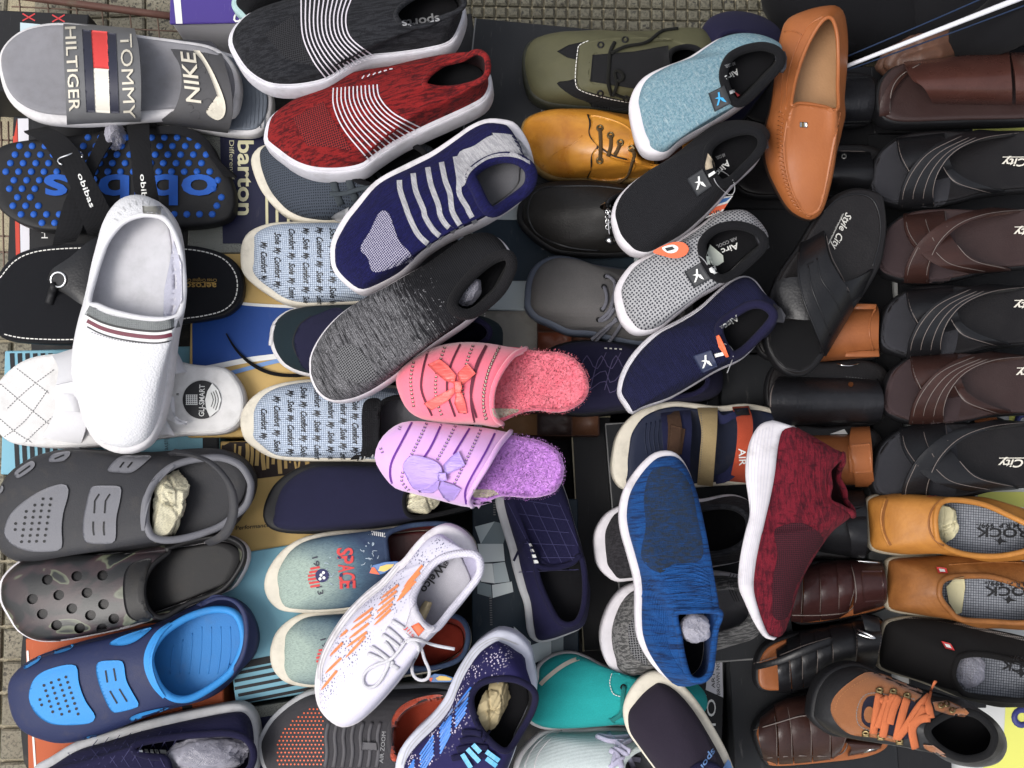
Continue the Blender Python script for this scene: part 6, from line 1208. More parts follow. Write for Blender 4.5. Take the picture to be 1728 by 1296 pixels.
LGI = lambda t, *n: tuple(q(t, *n))
T = badge('light blue knit slip-on with a cyan badge emblem', (1322, 95), (1070, 235), pts(1061, 187, 1064, 168, 1072, 150, 1087, 133, 1113, 119, 1145, 107, 1165, 98, 1191, 81, 1214, 68, 1243, 63, 1275, 67, 1303, 79, 1318, 94, 1312, 118, 1292, 140, 1255, 176, 1214, 204, 1185, 221, 1150, 241, 1127, 261, 1107, 266, 1086, 261, 1074, 244, 1067, 221),
    pts(1221, 123, 1231, 98, 1254, 84, 1285, 78, 1308, 84, 1318, 97, 1312, 114, 1290, 138, 1263, 165, 1248, 174, 1235, 168, 1225, 147), LBK, SOLEW, (17, 2, 9, 5), (.275, .258), q('c0', 1435, 545, 1528, 497, 1570, 602, 1472, 652), None, -.35, CYAN, q('d0', 275, 292, 335, 300, 346, 335, 342, 395, 325, 418, 290, 410), LGI('c0', 1603, 400, 1530, 445, 1590, 360, 1530, 380), INKW)
T.decal('loop_label', q('c0', 1558, 530, 1588, 520, 1592, 540, 1562, 550), INKW, lift=.004, thick=1); T.decal('red_thread_mark', q('c0', 1590, 535, 1620, 555, 1605, 565), RED, lift=.003)
T = badge('black knit slip-on with a white badge emblem and looped hang tag', (1292, 235), (1040, 410), pts(1031, 366, 1039, 341, 1058, 318, 1084, 298, 1113, 281, 1139, 263, 1162, 246, 1185, 229, 1208, 217, 1237, 213, 1262, 216, 1284, 223, 1295, 240, 1287, 258, 1272, 280, 1240, 310, 1210, 345, 1180, 375, 1150, 400, 1113, 421, 1092, 431, 1072, 431, 1058, 425, 1042, 408, 1034, 387),
    pts(1194, 258, 1208, 238, 1237, 224, 1265, 220, 1283, 229, 1286, 245, 1276, 262, 1254, 285, 1232, 305, 1214, 308, 1200, 288), fabric('black_knit', C(40, 40, 44), weave=600), SOLEW, (8, 1, 4, 3), (.262, .245), q('c0', 1308, 1045, 1400, 985, 1456, 1085, 1370, 1146), None, -.3, INKW, q('d0', 150, 745, 200, 762, 235, 815, 240, 860, 215, 870, 175, 800), LGI('c0', 1545, 930, 1475, 1005, 1530, 893, 1478, 915), INKW)
CARDT = flat('brown_card_tag', C(176, 160, 136), .8)
T.decal('card_tab', q('c0', 1432, 892, 1468, 940, 1475, 975, 1420, 992, 1415, 965), CARDT, lift=.004, thick=1); T.decal('loop_label', q('c0', 1432, 1018, 1470, 995, 1477, 1010, 1440, 1035), INKW, lift=.004, thick=1)
WIREM = flat('clear_nylon_loop', C(170, 170, 172), .4); T.lace('tag_loop', q('c0', 1490, 985, 1545, 1015, 1585, 1060, 1590, 1110, 1570, 1145, 1520, 1110, 1480, 1070, 1468, 1040), .0005, WIREM, lift=.004, near=.05)
T.decal('loop_barb', q('c0', 1565, 1130, 1640, 1105, 1600, 1130, 1605, 1165, 1560, 1150), INKG, lift=.005)
pl = q('c0', 1398, 1282, 1428, 1222, 1548, 1185, 1520, 1232); H = Thing('hang_tag', 'orange and sky blue printed hang tag by the black slip-on', 'tag', pl[0], pl[2], .262, .266)
pl2 = q('c0', 1428, 1222, 1460, 1180, 1510, 1150, 1580, 1142, 1548, 1186); c_ = [H.loc(p, 0).to_2d() for p in (pl[0], pl2[0], pl2[1], pl2[2], pl2[3], pl2[4], pl[3])]; ar = sum(x.x*y.y-y.x*x.y for x, y in zip(c_, c_[1:]+c_[:1])); H.slab('card', c_ if ar > 0 else c_[::-1], 0, .0008, INKW, bevel=.0002)
H.decal('orange_panel', pl, ORANGE, lift=.0005); H.decal('blue_panel', q('c0', 1450, 1205, 1490, 1165, 1570, 1148, 1540, 1175), TAGB, lift=.0006); H.text('AIR', q('c0', 1430, 1262)[0], q('c0', 1510, 1235)[0], 5, INKB, name='tag_lettering')
GRM = dotmesh('grey_open_mesh', C(176, 176, 178), C(74, 76, 84), 300, .36, rnd=.2, sx=1.0, sy=1.0)
T = badge('pale grey mesh slip-on with an orange ring tag', (1290, 380), (1045, 550), pts(1036, 503, 1039, 485, 1049, 467, 1066, 447, 1087, 435, 1121, 418, 1150, 401, 1179, 383, 1202, 366, 1231, 357, 1255, 359, 1274, 373, 1289, 392, 1294, 410, 1284, 425, 1265, 440, 1235, 468, 1208, 486, 1179, 503, 1142, 532, 1113, 555, 1087, 564, 1066, 562, 1051, 549, 1042, 532),
    pts(1185, 423, 1188, 405, 1208, 387, 1240, 380, 1270, 387, 1288, 403, 1286, 419, 1260, 445, 1238, 462, 1220, 470, 1207, 466, 1193, 447), GRM, SOLEW, (13, 2, 9, 6), (.248, .232), q('c1', 1295, 412, 1390, 355, 1450, 450, 1352, 506), None, -.3, INKW, q('d1', 150, 165, 195, 190, 238, 240, 245, 265, 210, 285, 175, 240), LGI('c1', 1605, 240, 1508, 278, 1600, 205, 1480, 255), INKW)
T.decal('card_tab', q('c1', 1445, 250, 1522, 315, 1525, 352, 1490, 375, 1430, 365, 1422, 320), flat('pale_green_card', C(206, 212, 200), .8), lift=.005, thick=1); T.decal('loop_label', q('c1', 1438, 392, 1475, 370, 1488, 415, 1470, 425, 1462, 400, 1445, 410), INKW, lift=.005, thick=1); T.lace('tag_loop', q('c1', 1380, 315, 1420, 345, 1430, 370), .0005, WIREM, lift=.004)
H = Thing('hang_tag', 'orange oval hang tag with a white centre on the pale grey slip-on', 'tag', q('c1', 1115, 290)[0], q('c1', 1320, 270)[0], .298, .306); c_ = H.outline(q('c1', 1112, 295, 1165, 262, 1230, 238, 1290, 240, 1322, 275, 1300, 315, 1240, 332, 1180, 320), 0, 40); H.slab('card', c_, 0, .0008, ORANGE, bevel=.0002)
H.decal('white_centre', q('c1', 1165, 270, 1225, 252, 1260, 268, 1245, 295, 1200, 300), INKW, lift=.0006, closed_spline=24); H.decal('black_mark', q('c1', 1180, 272, 1225, 262, 1240, 278, 1195, 290), INKB, lift=.001)
NVR = melange('navy_rib_knit', C(40, 42, 84), C(34, 36, 70), sx=700, sy=40, rib=190, bumpd=.0012)
T = badge('navy ribbed slip-on with a white badge emblem and orange tag', (1322, 525), (1050, 685), pts(1041, 662, 1045, 638, 1057, 612, 1077, 586, 1107, 560, 1145, 540, 1179, 519, 1208, 493, 1231, 475, 1255, 467, 1274, 475, 1292, 499, 1308, 514, 1316, 532, 1306, 550, 1283, 575, 1253, 605, 1208, 627, 1165, 653, 1127, 674, 1084, 689, 1065, 698, 1051, 682, 1044, 671),
    pts(1213, 556, 1223, 541, 1243, 527, 1265, 515, 1285, 514, 1302, 525, 1303, 540, 1279, 568, 1254, 592, 1235, 599, 1221, 582), NVR, SOLEL, (6, 1, 9, 9), (.238, .222), q('c1', 1342, 902, 1450, 866, 1490, 962, 1400, 1002), None, -.25, INKW, q('d1', 262, 590, 310, 620, 338, 665, 328, 705, 275, 700, 255, 660), LGI('c1', 1600, 660, 1520, 720, 1560, 690, 1500, 730), INKW, NAVY, BLKLIN)
T.decal('orange_tag', q('c1', 1480, 785, 1498, 778, 1530, 840, 1555, 905, 1540, 912, 1495, 850), ORANGE, lift=.006, thick=1); T.decal('loop_label', q('c1', 1470, 890, 1520, 878, 1525, 898, 1475, 910), INKW, lift=.004, thick=1); T.lace('tag_loop', q('c1', 1530, 830, 1570, 845, 1585, 890, 1565, 950, 1545, 1000), .0005, WIREM, lift=.006, near=.05); T.decal('loop_barb', q('c1', 1515, 990, 1555, 1000, 1545, 1022), INKG, lift=.004)

# ================================================================== tricolour strap sandal
NFB = rubber('navy_footbed', C(38, 46, 72)); T = Thing('strap_sandal', 'cream soled sandal with brown beige and orange straps', 'sandal', (1345, 750), (1031, 770), .165)
out = pts(1031, 790, 1033, 764, 1040, 735, 1055, 712, 1075, 695, 1104, 683, 1136, 678, 1168, 681, 1210, 686, 1255, 682, 1300, 690, 1330, 705, 1345, 750, 1330, 797, 1290, 814, 1210, 820, 1150, 824, 1090, 827, 1052, 826, 1036, 810)
c_ = T.outline(out, .014, 90); T.slab('sole', c_, 0, .026, CREAM, bevel=.004, grooves=2, gd=.0012); m_ = T.px(0); T.slab('footbed', inset(c_, 25*m_, 6*m_, 10*m_, 6*m_), .022, .030, NFB, bevel=.002, dish=.002)
for i in range(7): T.lace('footbed_rib', q('c2', 1075+i*26, 255-i*6, 1062+i*26, 340, 1080+i*26, 440), .0008, NFB, lift=.0003)
NMS = fabric('navy_mesh', C(48, 52, 92)); BRS = fabric('brown_suede', C(104, 76, 58)); BES = fabric('beige_suede', C(200, 174, 124)); ORS = fabric('orange_suede', C(206, 84, 52))
T.band('strap', q('c2', 1155, 190, 1165, 280, 1175, 440, 1180, 600), q('c2', 1330, 170, 1340, 290, 1330, 440, 1330, 610), .026, .030, NMS, thick=.0025, n=22, m=6); T.band('strap', q('c2', 1190, 195, 1200, 280, 1195, 440, 1205, 600), q('c2', 1265, 182, 1282, 290, 1268, 440, 1270, 610), .029, .033, BRS, thick=.002, n=22, m=4); T.decal('strap_end', q('c2', 1215, 265, 1302, 290, 1280, 440, 1198, 430), BRS, lift=.002, thick=1)
T.band('strap', q('c2', 1372, 165, 1395, 300, 1385, 440, 1370, 615), q('c2', 1490, 165, 1485, 320, 1475, 450, 1462, 625), .026, .040, BES, thick=.0025, n=22, m=5); T.stitch(q('c2', 1392, 195, 1400, 320, 1392, 450, 1380, 590), THREADG, 2, 2, 1.2)
T.band('heel_collar', q('c2', 1490, 180, 1520, 210, 1580, 190, 1660, 165), q('c2', 1480, 260, 1530, 260, 1590, 230, 1680, 215), .04, .012, NMS, thick=.003, n=14, m=4, h1=.045); T.band('heel_collar', q('c2', 1470, 560, 1530, 540, 1580, 480, 1620, 420), q('c2', 1480, 612, 1540, 600, 1600, 560, 1650, 500), .035, .012, NMS, thick=.003, n=14, m=4)
T.band('strap', q('c2', 1575, 160, 1603, 250, 1598, 400, 1560, 595), q('c2', 1670, 155, 1695, 250, 1685, 400, 1655, 605), .028, .045, ORS, thick=.0025, n=22, m=5); T.text('AIR', q('c2', 1612, 405)[0], q('c2', 1616, 505)[0], 12, INKW, bold=.01, name='strap_lettering'); T.decal('dark_patch', q('c2', 1580, 170, 1675, 165, 1690, 208, 1600, 212), BKP, lift=.002, thick=1)

# ================================================================== sneakers under the blue knit one
T = Thing('running_shoe', 'dark grey knit shoe with a thick white toe bumper under the blue sneaker', 'running shoe', (1278, 885), (1004, 915), .165)
out = pts(1002, 926, 1003, 900, 1014, 877, 1032, 860, 1070, 846, 1130, 838, 1180, 842, 1231, 834, 1264, 848, 1278, 880, 1268, 930, 1245, 947, 1200, 957, 1150, 968, 1100, 978, 1066, 979, 1040, 981, 1023, 972, 1007, 953)
DGK = melange('dark_grey_knit', C(52, 50, 54), C(72, 70, 74), rib=220); T.shoe(out, pts(1140, 890, 1175, 862, 1230, 855, 1262, 875, 1255, 915, 1210, 935, 1160, 925), [SOLEW, DGK, BLKLIN, BLKFAB, BLKKNIT], ins=(17, 5, 6, 4), hs=.03, zr=(.08, .07, .085), bulge=.003)
T = Thing('knit_sneaker', 'pale grey knit sneaker with a white bumper under the blue sneaker', 'sneaker', (1288, 1030), (1014, 1065), .168)
out = pts(1012, 1075, 1015, 1051, 1026, 1022, 1043, 999, 1066, 985, 1110, 975, 1170, 962, 1240, 968, 1277, 990, 1288, 1030, 1272, 1070, 1230, 1087, 1170, 1107, 1110, 1127, 1069, 1139, 1046, 1137, 1028, 1126, 1016, 1101)
LGK = melange('pale_grey_knit', C(150, 148, 146), C(84, 84, 84), sx=60, sy=420, rib=240); T.shoe(out, pts(1150, 1035, 1185, 1000, 1235, 990, 1268, 1010, 1262, 1050, 1215, 1070, 1170, 1065), [SOLEW, LGK, GREYLIN, GREYLIN, LGK], ins=(17, 3, 9, 4), hs=.03, zr=(.082, .072, .088), bulge=.003)
T.decal('mesh_panel', q('c3', 965, 470, 1000, 420, 1060, 560, 1080, 700, 1010, 660, 975, 600), dotmesh('grey_black_mesh', C(128, 128, 130), C(30, 30, 34), 380, .4), lift=.0006)
T.ribbons('knit_rib', [q('d2', 20+i*18, 1130+i*6, 0+i*16, 1200, 40+i*14, 1296) for i in range(3)], 1.5, INKB, kind='stuff')

# blue knit sneaker
BLK_ = melange('royal_blue_knit', C(32, 96, 172), C(36, 52, 92), sx=420, sy=45, lo=.46, hi=.66, third=C(28, 70, 140), rib=300)
T = Thing('knit_sneaker', 'royal blue knit sock sneaker standing upright in the middle', 'sneaker', (1155, 1150), (1118, 763), .262, .255, roll=-3)
out = pts(1122, 761, 1101, 766, 1080, 784, 1060, 811, 1048, 838, 1044, 871, 1048, 900, 1057, 932, 1068, 973, 1071, 1000, 1071, 1037, 1074, 1071, 1086, 1101, 1106, 1128, 1127, 1146, 1145, 1152, 1168, 1146, 1186, 1125, 1192, 1090, 1192, 1030, 1188, 980, 1184, 930, 1179, 870, 1170, 820, 1156, 785, 1140, 766)
rim = pts(1140, 1036, 1163, 1031, 1200, 1030, 1216, 1036, 1208, 1062, 1203, 1102, 1198, 1135, 1182, 1149, 1163, 1142, 1152, 1108, 1146, 1072)
T.shoe(out, rim, [SOLEW, BLK_, fabric('blue_sock_lining', C(30, 74, 140)), BLKFAB, BLK_], ins=(9, 12, 1, 4), hs=.03, zr=(.088, .082, .098), collar=.0032, bulge=.005)
T.decal('mesh_panel', q('c2', 1110, 530, 1250, 520, 1330, 620, 1370, 800, 1400, 1040, 1230, 1080, 1150, 1130, 1045, 1040, 1070, 860, 1060, 680), melange('blue_black_mesh', C(40, 74, 122), C(62, 70, 78), sx=420, sy=160, lo=.42, hi=.6, third=C(34, 88, 160), rib=420), lift=.0004)
RIBB = fabric('blue_rib_ridge', C(34, 92, 168))
for i in range(12):
    k = i/11; T.lace('ankle_rib', q('c3', 1050+k*150, 300+k*190, 1085+k*115, 190+k*170, 1200+k*45, 130+k*240, 1340+k*20, 115+k*260, 1432+k*35, 160+k*215), .0009, BLK_, lift=.0002)
for i in range(9):
    k = i/8; T.lace('ankle_rib', q('c3', 1090+k*90, 420+k*40, 1120+k*80, 560+k*30, 1170+k*80, 660+k*30, 1230+k*70, 750), .0007, BLK_, lift=.0002)
crumple('plastic_film', 'clear plastic film ball in the ankle of the royal blue sneaker', 'plastic film', q('c3', 1360, 480)[0], .335, 25, 24, .022, FILM, 41)

# ================================================================== maroon knit sneaker lying on its side
MRN = melange('maroon_knit', C(150, 34, 54), C(98, 28, 44), sx=80, sy=300, lo=.45, hi=.62, third=C(58, 22, 34), rib=260)
T = Thing('knit_sneaker', 'maroon knit sock sneaker lying on its side with a white sole', 'sneaker', (1300, 708), (1300, 1080), .262, .245)
ST = [(('d2', 255, 238), ('d2', 375, 276), ('d2', 395, 282)), (('d2', 190, 260), ('d2', 318, 298), ('d2', 500, 340)), (('d2', 140, 330), ('d2', 296, 370), ('d2', 610, 405)), (('d2', 112, 430), ('d2', 286, 450), ('d2', 662, 440)), (('d2', 104, 560), ('d2', 275, 560), ('d2', 640, 560)), (('d2', 122, 690), ('d2', 252, 690), ('d2', 665, 690)), (('d2', 130, 790), ('d2', 224, 815), ('d2', 718, 800)), (('d2', 102, 900), ('d2', 198, 930), ('d2', 600, 905)), (('d2', 72, 1050), ('d2', 168, 1085), ('d2', 495, 1055)), (('d2', 62, 1200), ('d2', 157, 1220), ('d2', 412, 1210)), (('d3', 100, 335), ('d3', 182, 370), ('d3', 350, 440)), (('d3', 150, 450), ('d3', 205, 450), ('d3', 330, 500)), (('d3', 205, 535), ('d3', 235, 525), ('d3', 318, 530)), (('d3', 262, 560), ('d3', 280, 545), ('d3', 305, 545))]
NEAR = q('d2', 662, 440, 610, 475, 570, 560, 560, 640, 575, 705, 640, 748, 716, 802)
def _side(T):
    W_ = .082; n = 60; hz = W_*.5; hl = W_*.86; LEAN = .36; ln = lambda v: Vector((v[0], v[1]+(hl-v[2])*LEAN, v[2]))
    A, B, D = [[T.loc(p, hl).to_2d() for p in spline([V2(q(*s[i])[0]) for s in ST], n)] for i in range(3)]
    E = [d.copy() for d in D]; nr = [T.loc(p, hl-.01).to_2d() for p in spline([V2(p) for p in NEAR], 60)]
    i0 = min(range(n), key=lambda i: (D[i]-nr[0]).length); i1 = min(range(n), key=lambda i: (D[i]-T.loc(NEAR[-1], hl).to_2d()).length)
    for i in range(i0+1, i1): E[i] = nr[int(59*(i-i0)/(i1-i0))]
    h = 13; MT = [MRN, fabric('dark_maroon_lining', C(60, 20, 30))]; far, near = [], []
    for i in range(n):
        t = i/(n-1); wd = W_*(.30+.70*math.sin(math.pi*min(1, max(0, .08+.9*t)))**.55)*(1 if t > .5 else .9); b = B[i]; op = i0 < i < i1; k = .5 if op else 1.0
        k = 1.0 if not op else 1-.5*min(1, (i-i0)/4)*min(1, (i1-i)/4)
        for sgn, Q_, out in ((-1, D[i], far), (1, E[i], near)):
            row = []
            for j in range(h+1):
                u = j/h; a = u*math.pi/2; c = math.sin(a)**.75; z = hz+sgn*wd*.5*(1-(1-(1-math.sin(math.pi/2-a)))*k if False else (1-k)+k*math.cos(a)); p = b.lerp(Q_, c); row.append(ln((p.x, p.y, z)))
            out.append(row)
    V = []; Fs = []
    for rows in (far, near):
        k0 = len(V); V += [v for r in rows for v in r]
        for i in range(n-1):
            for j in range(h): a = k0+i*(h+1)+j; Fs.append([a, a+1, a+h+2, a+h+1])
    T.mesh('upper', V, Fs, MRN)
    cen = lambda i: Vector((B[i].x*.5+D[i].x*.5, B[i].y*.5+D[i].y*.5, hz)); V2_ = [v+(cen((k//(h+1)) % n)-v)*.06 for k, v in enumerate(V)]; T.mesh('lining', V2_, Fs, MT[1], solid=False)
    loop = [far[i][h] for i in range(i0, i1+1)]+[near[i][h] for i in range(i1-1, i0, -1)]
    loop = [v+Vector((0, .0022*noise.noise(v*90)+.0012*math.sin(k*.9), .001*math.cos(k*.8))) for k, v in enumerate(loop)]
    T.tube('collar', [v.xyz for v in spline([tuple(v) for v in loop], 80, True)], .0032, MRN, closed=True, solid=True)
    # sole: rounded slab between outer edge and boundary
    V = []; Fs = []; prof = [(0, .12), (.12, .03), (.45, 0), (.86, 0), (1, .03), (1.02, .15), (1.02, .85), (1, .97), (.86, 1), (.45, 1), (.12, .97), (0, .88)]; k = len(prof)
    for i in range(n):
        t = i/(n-1); wd = W_*(.35+.68*math.sin(math.pi*min(1, max(0, .07+.9*t)))**.5)*1.04
        for u, v in prof:
            p = A[i].lerp(B[i], u); V.append(ln((p.x, p.y, hz+(v-.5)*wd)))
    for i in range(n-1):
        for j in range(k): a, b = i*k+j, i*k+(j+1) % k; Fs.append([a, b, b+k, a+k])
    Fs += [list(range(k))[::-1], [(n-1)*k+j for j in range(k)]]
    T.mesh('sole', V, Fs, SOLEW)
_side(T)
T.decal('mesh_panel', q('d2', 300, 860, 440, 840, 560, 940, 470, 1090, 400, 1250)+q('d3', 345, 420, 270, 420, 260, 300, 265, 180)+q('d2', 290, 1020, 270, 900), dotmesh('maroon_black_mesh', C(92, 26, 42), C(40, 18, 26), 480, .42, var=.6), lift=.0006)
SGL = rubber('sole_line_rubber', C(205, 202, 212), grime=.05)
for i in range(7): T.ribbon('sole_groove', q('d2', 265-i*20, 265+i*8, 245-i*20, 420, 232-i*19, 560, 215-i*14, 700, 190-i*11, 860, 155-i*11, 1020, 140-i*11, 1200), .9, SGL, lift=.0005)
for i in range(6): T.lace('ankle_rib', q('d2', 395+i*36, 330+i*8, 400+i*34, 480, 402+i*34, 620, 425+i*34, 720, 480+i*30, 850-i*5), .0007, MRN, lift=.0003)
T.decal('pull_loop', q('d2', 495, 345, 580, 342, 588, 358, 560, 372, 505, 368), MRN, lift=.003, thick=1)

# ================================================================== bottom middle shoes
TEA = fabric('teal_canvas', C(28, 182, 180), weave=900, var=.25); T = Thing('lace_up_shoe', 'turquoise canvas lace-up shoe with a white toe line', 'shoe', (1190, 1175), (893, 1180), .148)
out = pts(890, 1202, 894, 1170, 903, 1147, 906, 1124, 930, 1105, 962, 1099, 990, 1107, 1029, 1125, 1090, 1130, 1150, 1140, 1182, 1160, 1188, 1190, 1160, 1217, 1110, 1227, 1049, 1224, 1011, 1225, 959, 1230, 919, 1230, 892, 1218)
T.shoe(out, pts(1085, 1180, 1105, 1158, 1140, 1158, 1168, 1175, 1160, 1198, 1125, 1206, 1098, 1200), [WHITE, TEA, GREYLIN, GREYLIN, TEA], ins=(5, 5, 2, 3), hs=.02, zr=(.076, .062, .072), bulge=.004)
T.ribbon('toe_line', q('c3', 395, 1010, 400, 940, 440, 830, 530, 740, 620, 680, 700, 652, 745, 655), 7, CREAM, lift=.0012)
T.decal('eyelet_panel', q('c3', 872, 740, 1040, 750, 1000, 880, 930, 882, 880, 860, 862, 800), TEA, lift=.0018, thick=1); T.stitch(q('c3', 872, 745, 860, 800, 880, 862, 925, 880), THREADW, 3, 1.5, 1.2, lift=.002); T.ring('eyelet', q('c3', 940, 825)[0], 4, BLKRUB, r=.001, lift=.002)
T.decal('eyelet_panel', q('c3', 850, 1010, 940, 1000, 1000, 960, 1000, 1040, 900, 1045), TEA, lift=.0018, thick=1); T.lace('lace', q('c3', 945, 820, 935, 900, 930, 980, 870, 1020), .0024, fabric('teal_lace', C(40, 150, 146), weave=1400), lift=.004)
WCV = fabric('white_canvas', C(214, 226, 226), weave=800, var=.2); T = Thing('lace_up_shoe', 'white canvas lace-up with lavender laces at the bottom edge', 'shoe', (1165, 1300), (867, 1300), .146)
T.shoe(pts(866, 1298, 874, 1274, 889, 1254, 910, 1236, 936, 1229, 983, 1228, 1026, 1226, 1090, 1231, 1150, 1250, 1165, 1300, 1130, 1347, 1050, 1372, 960, 1372, 895, 1347, 870, 1322), pts(1050, 1295, 1075, 1265, 1120, 1262, 1148, 1290, 1130, 1325, 1080, 1330), [WHITE, WCV, GREYLIN, GREYLIN, WCV], ins=(7, 5, 4, 4), hs=.022, zr=(.076, .062, .072), bulge=.004)
LAV = fabric('lavender_lace', C(204, 200, 226), weave=1400, depth=.0002); T.lace('toe_seam', q('c3', 365, 1290, 390, 1220, 440, 1150, 540, 1070), .0009, WHITE, lift=.0004); T.lace('toe_seam', q('c3', 420, 1296, 440, 1220, 490, 1150, 580, 1075), .0007, WHITE, lift=.0004)
for a in ((790, 1105, 880, 1120, 980, 1110), (850, 1090, 900, 1150, 980, 1200), (880, 1280, 900, 1200, 950, 1150, 1000, 1130), (860, 1296, 940, 1240, 1040, 1250), (930, 1296, 910, 1220, 860, 1190), (1000, 1296, 960, 1220, 880, 1180), (780, 1110, 860, 1140, 950, 1140)): T.lace('lace', q('c3', *a), .003, LAV, flat=.4, lift=.004)
AUB = fabric('aubergine_canvas', C(62, 54, 70), weave=1000, var=.25); T = Thing('slip_on_shoe', 'dark aubergine slip-on with a cream toe band and blue lettering', 'slip-on shoe', (1225, 1375), (1070, 1145), .225, .205)
T.shoe(pts(1051, 1200, 1056, 1176, 1071, 1152, 1091, 1135, 1112, 1132, 1140, 1145, 1170, 1175, 1200, 1220, 1231, 1280, 1242, 1330, 1222, 1372, 1180, 1378, 1140, 1342, 1108, 1302, 1078, 1262, 1058, 1232), pts(1160, 1310, 1185, 1290, 1215, 1300, 1228, 1335, 1212, 1362, 1185, 1362, 1163, 1338), [CREAM, AUB, BLKLIN, BLKFAB, NAVY], ins=(20, 3, 14, 3), hs=.026, zr=(.064, .054, .064), bulge=.003)
T.text('sports', q('c3', 1462, 1180)[0], q('c3', 1345, 1345)[0], 10, LBL, bold=.02, shear=.2, name='instep_lettering'); T.decal('blue_panel', q('c3', 1520, 1296, 1550, 1245, 1610, 1310, 1600, 1340), BP if False else LBL, lift=.0012)
# ================================================================== right hand leather column
TLO = leather('tan_loafer_leather', C(172, 100, 50), C(150, 82, 38), rough=.38, coat=.25, grain=.0003, var=.35)
T = Thing('loafer', 'tan leather driving loafer standing upright with a small metal emblem', 'loafer', (1398, 28), (1358, 368), .268, .256, roll=-3)
out = q('d0', 480, 1288, 400, 1262, 340, 1212, 280, 1112, 230, 1002, 208, 900, 214, 750, 240, 650, 268, 500, 288, 350, 305, 220, 338, 150, 430, 108, 530, 84, 600, 84, 642, 130, 657, 250, 652, 400, 650, 600, 657, 690, 632, 800, 602, 950, 582, 1100, 547, 1242)
rim = q('d0', 372, 610, 400, 450, 450, 300, 510, 180, 568, 108, 610, 112, 638, 200, 645, 350, 642, 500, 640, 638, 560, 622, 470, 606, 410, 604)
T.shoe(out, rim, [rubber('brown_rubber', C(60, 44, 36)), TLO, leather('beige_lining', C(186, 140, 96), rough=.5, var=.3), leather('beige_insole', C(190, 146, 104), rough=.55, var=.4), TLO], ins=(1, 1, 1, 1), hs=.012, zr=(.06, .05, .064), collar=.0022, k=.5, bulge=.006)
T.decal('apron', q('d0', 372, 625, 420, 610, 560, 625, 655, 640, 650, 720, 632, 800, 602, 950, 575, 1080, 540, 1210, 480, 1252, 430, 1215, 380, 1120, 345, 1000, 330, 850, 345, 720), TLO, lift=.0022, thick=1); T.lace('apron_ridge', q('d0', 350, 700, 330, 850, 345, 1000, 380, 1120, 430, 1215, 480, 1255, 540, 1215), .0017, TLO, lift=.0012)
for i in range(26):
    t = i/25; c_ = spline(q('d0', 312, 660, 300, 800, 308, 900, 322, 1000, 352, 1110, 400, 1200, 470, 1255), 26)[i]; T.lace('whip_stitch', [(c_.x-3.5, c_.y-2+t*2), (c_.x+4.5, c_.y+3)], .0011, TLO, lift=.001, n=4)
T.stitch(q('d0', 610, 870, 588, 1000, 565, 1100, 540, 1190), flat('tan_thread', C(200, 150, 100), .8), 4, 3, 1.3); T.lace('side_seam', q('d0', 340, 640, 350, 450, 400, 280, 470, 150, 560, 95), .0009, TLO, lift=.0004); T.lace('side_seam', q('d0', 310, 660, 318, 450, 345, 330), .0007, TLO, lift=.0004); T.lace('heel_seam', q('d0', 330, 185, 380, 178, 430, 200), .0008, TLO, lift=.0004); T.stitch(q('d0', 520, 260, 490, 380, 475, 500, 465, 600), THREADG, 3, 2, 1.1)
T.decal('emblem', q('d0', 420, 712, 465, 714, 465, 744, 420, 742), CHROME, lift=.0034, thick=1); T.decal('emblem_bar', q('d0', 434, 716, 446, 716, 446, 740, 434, 740), BRASS, lift=.0042)

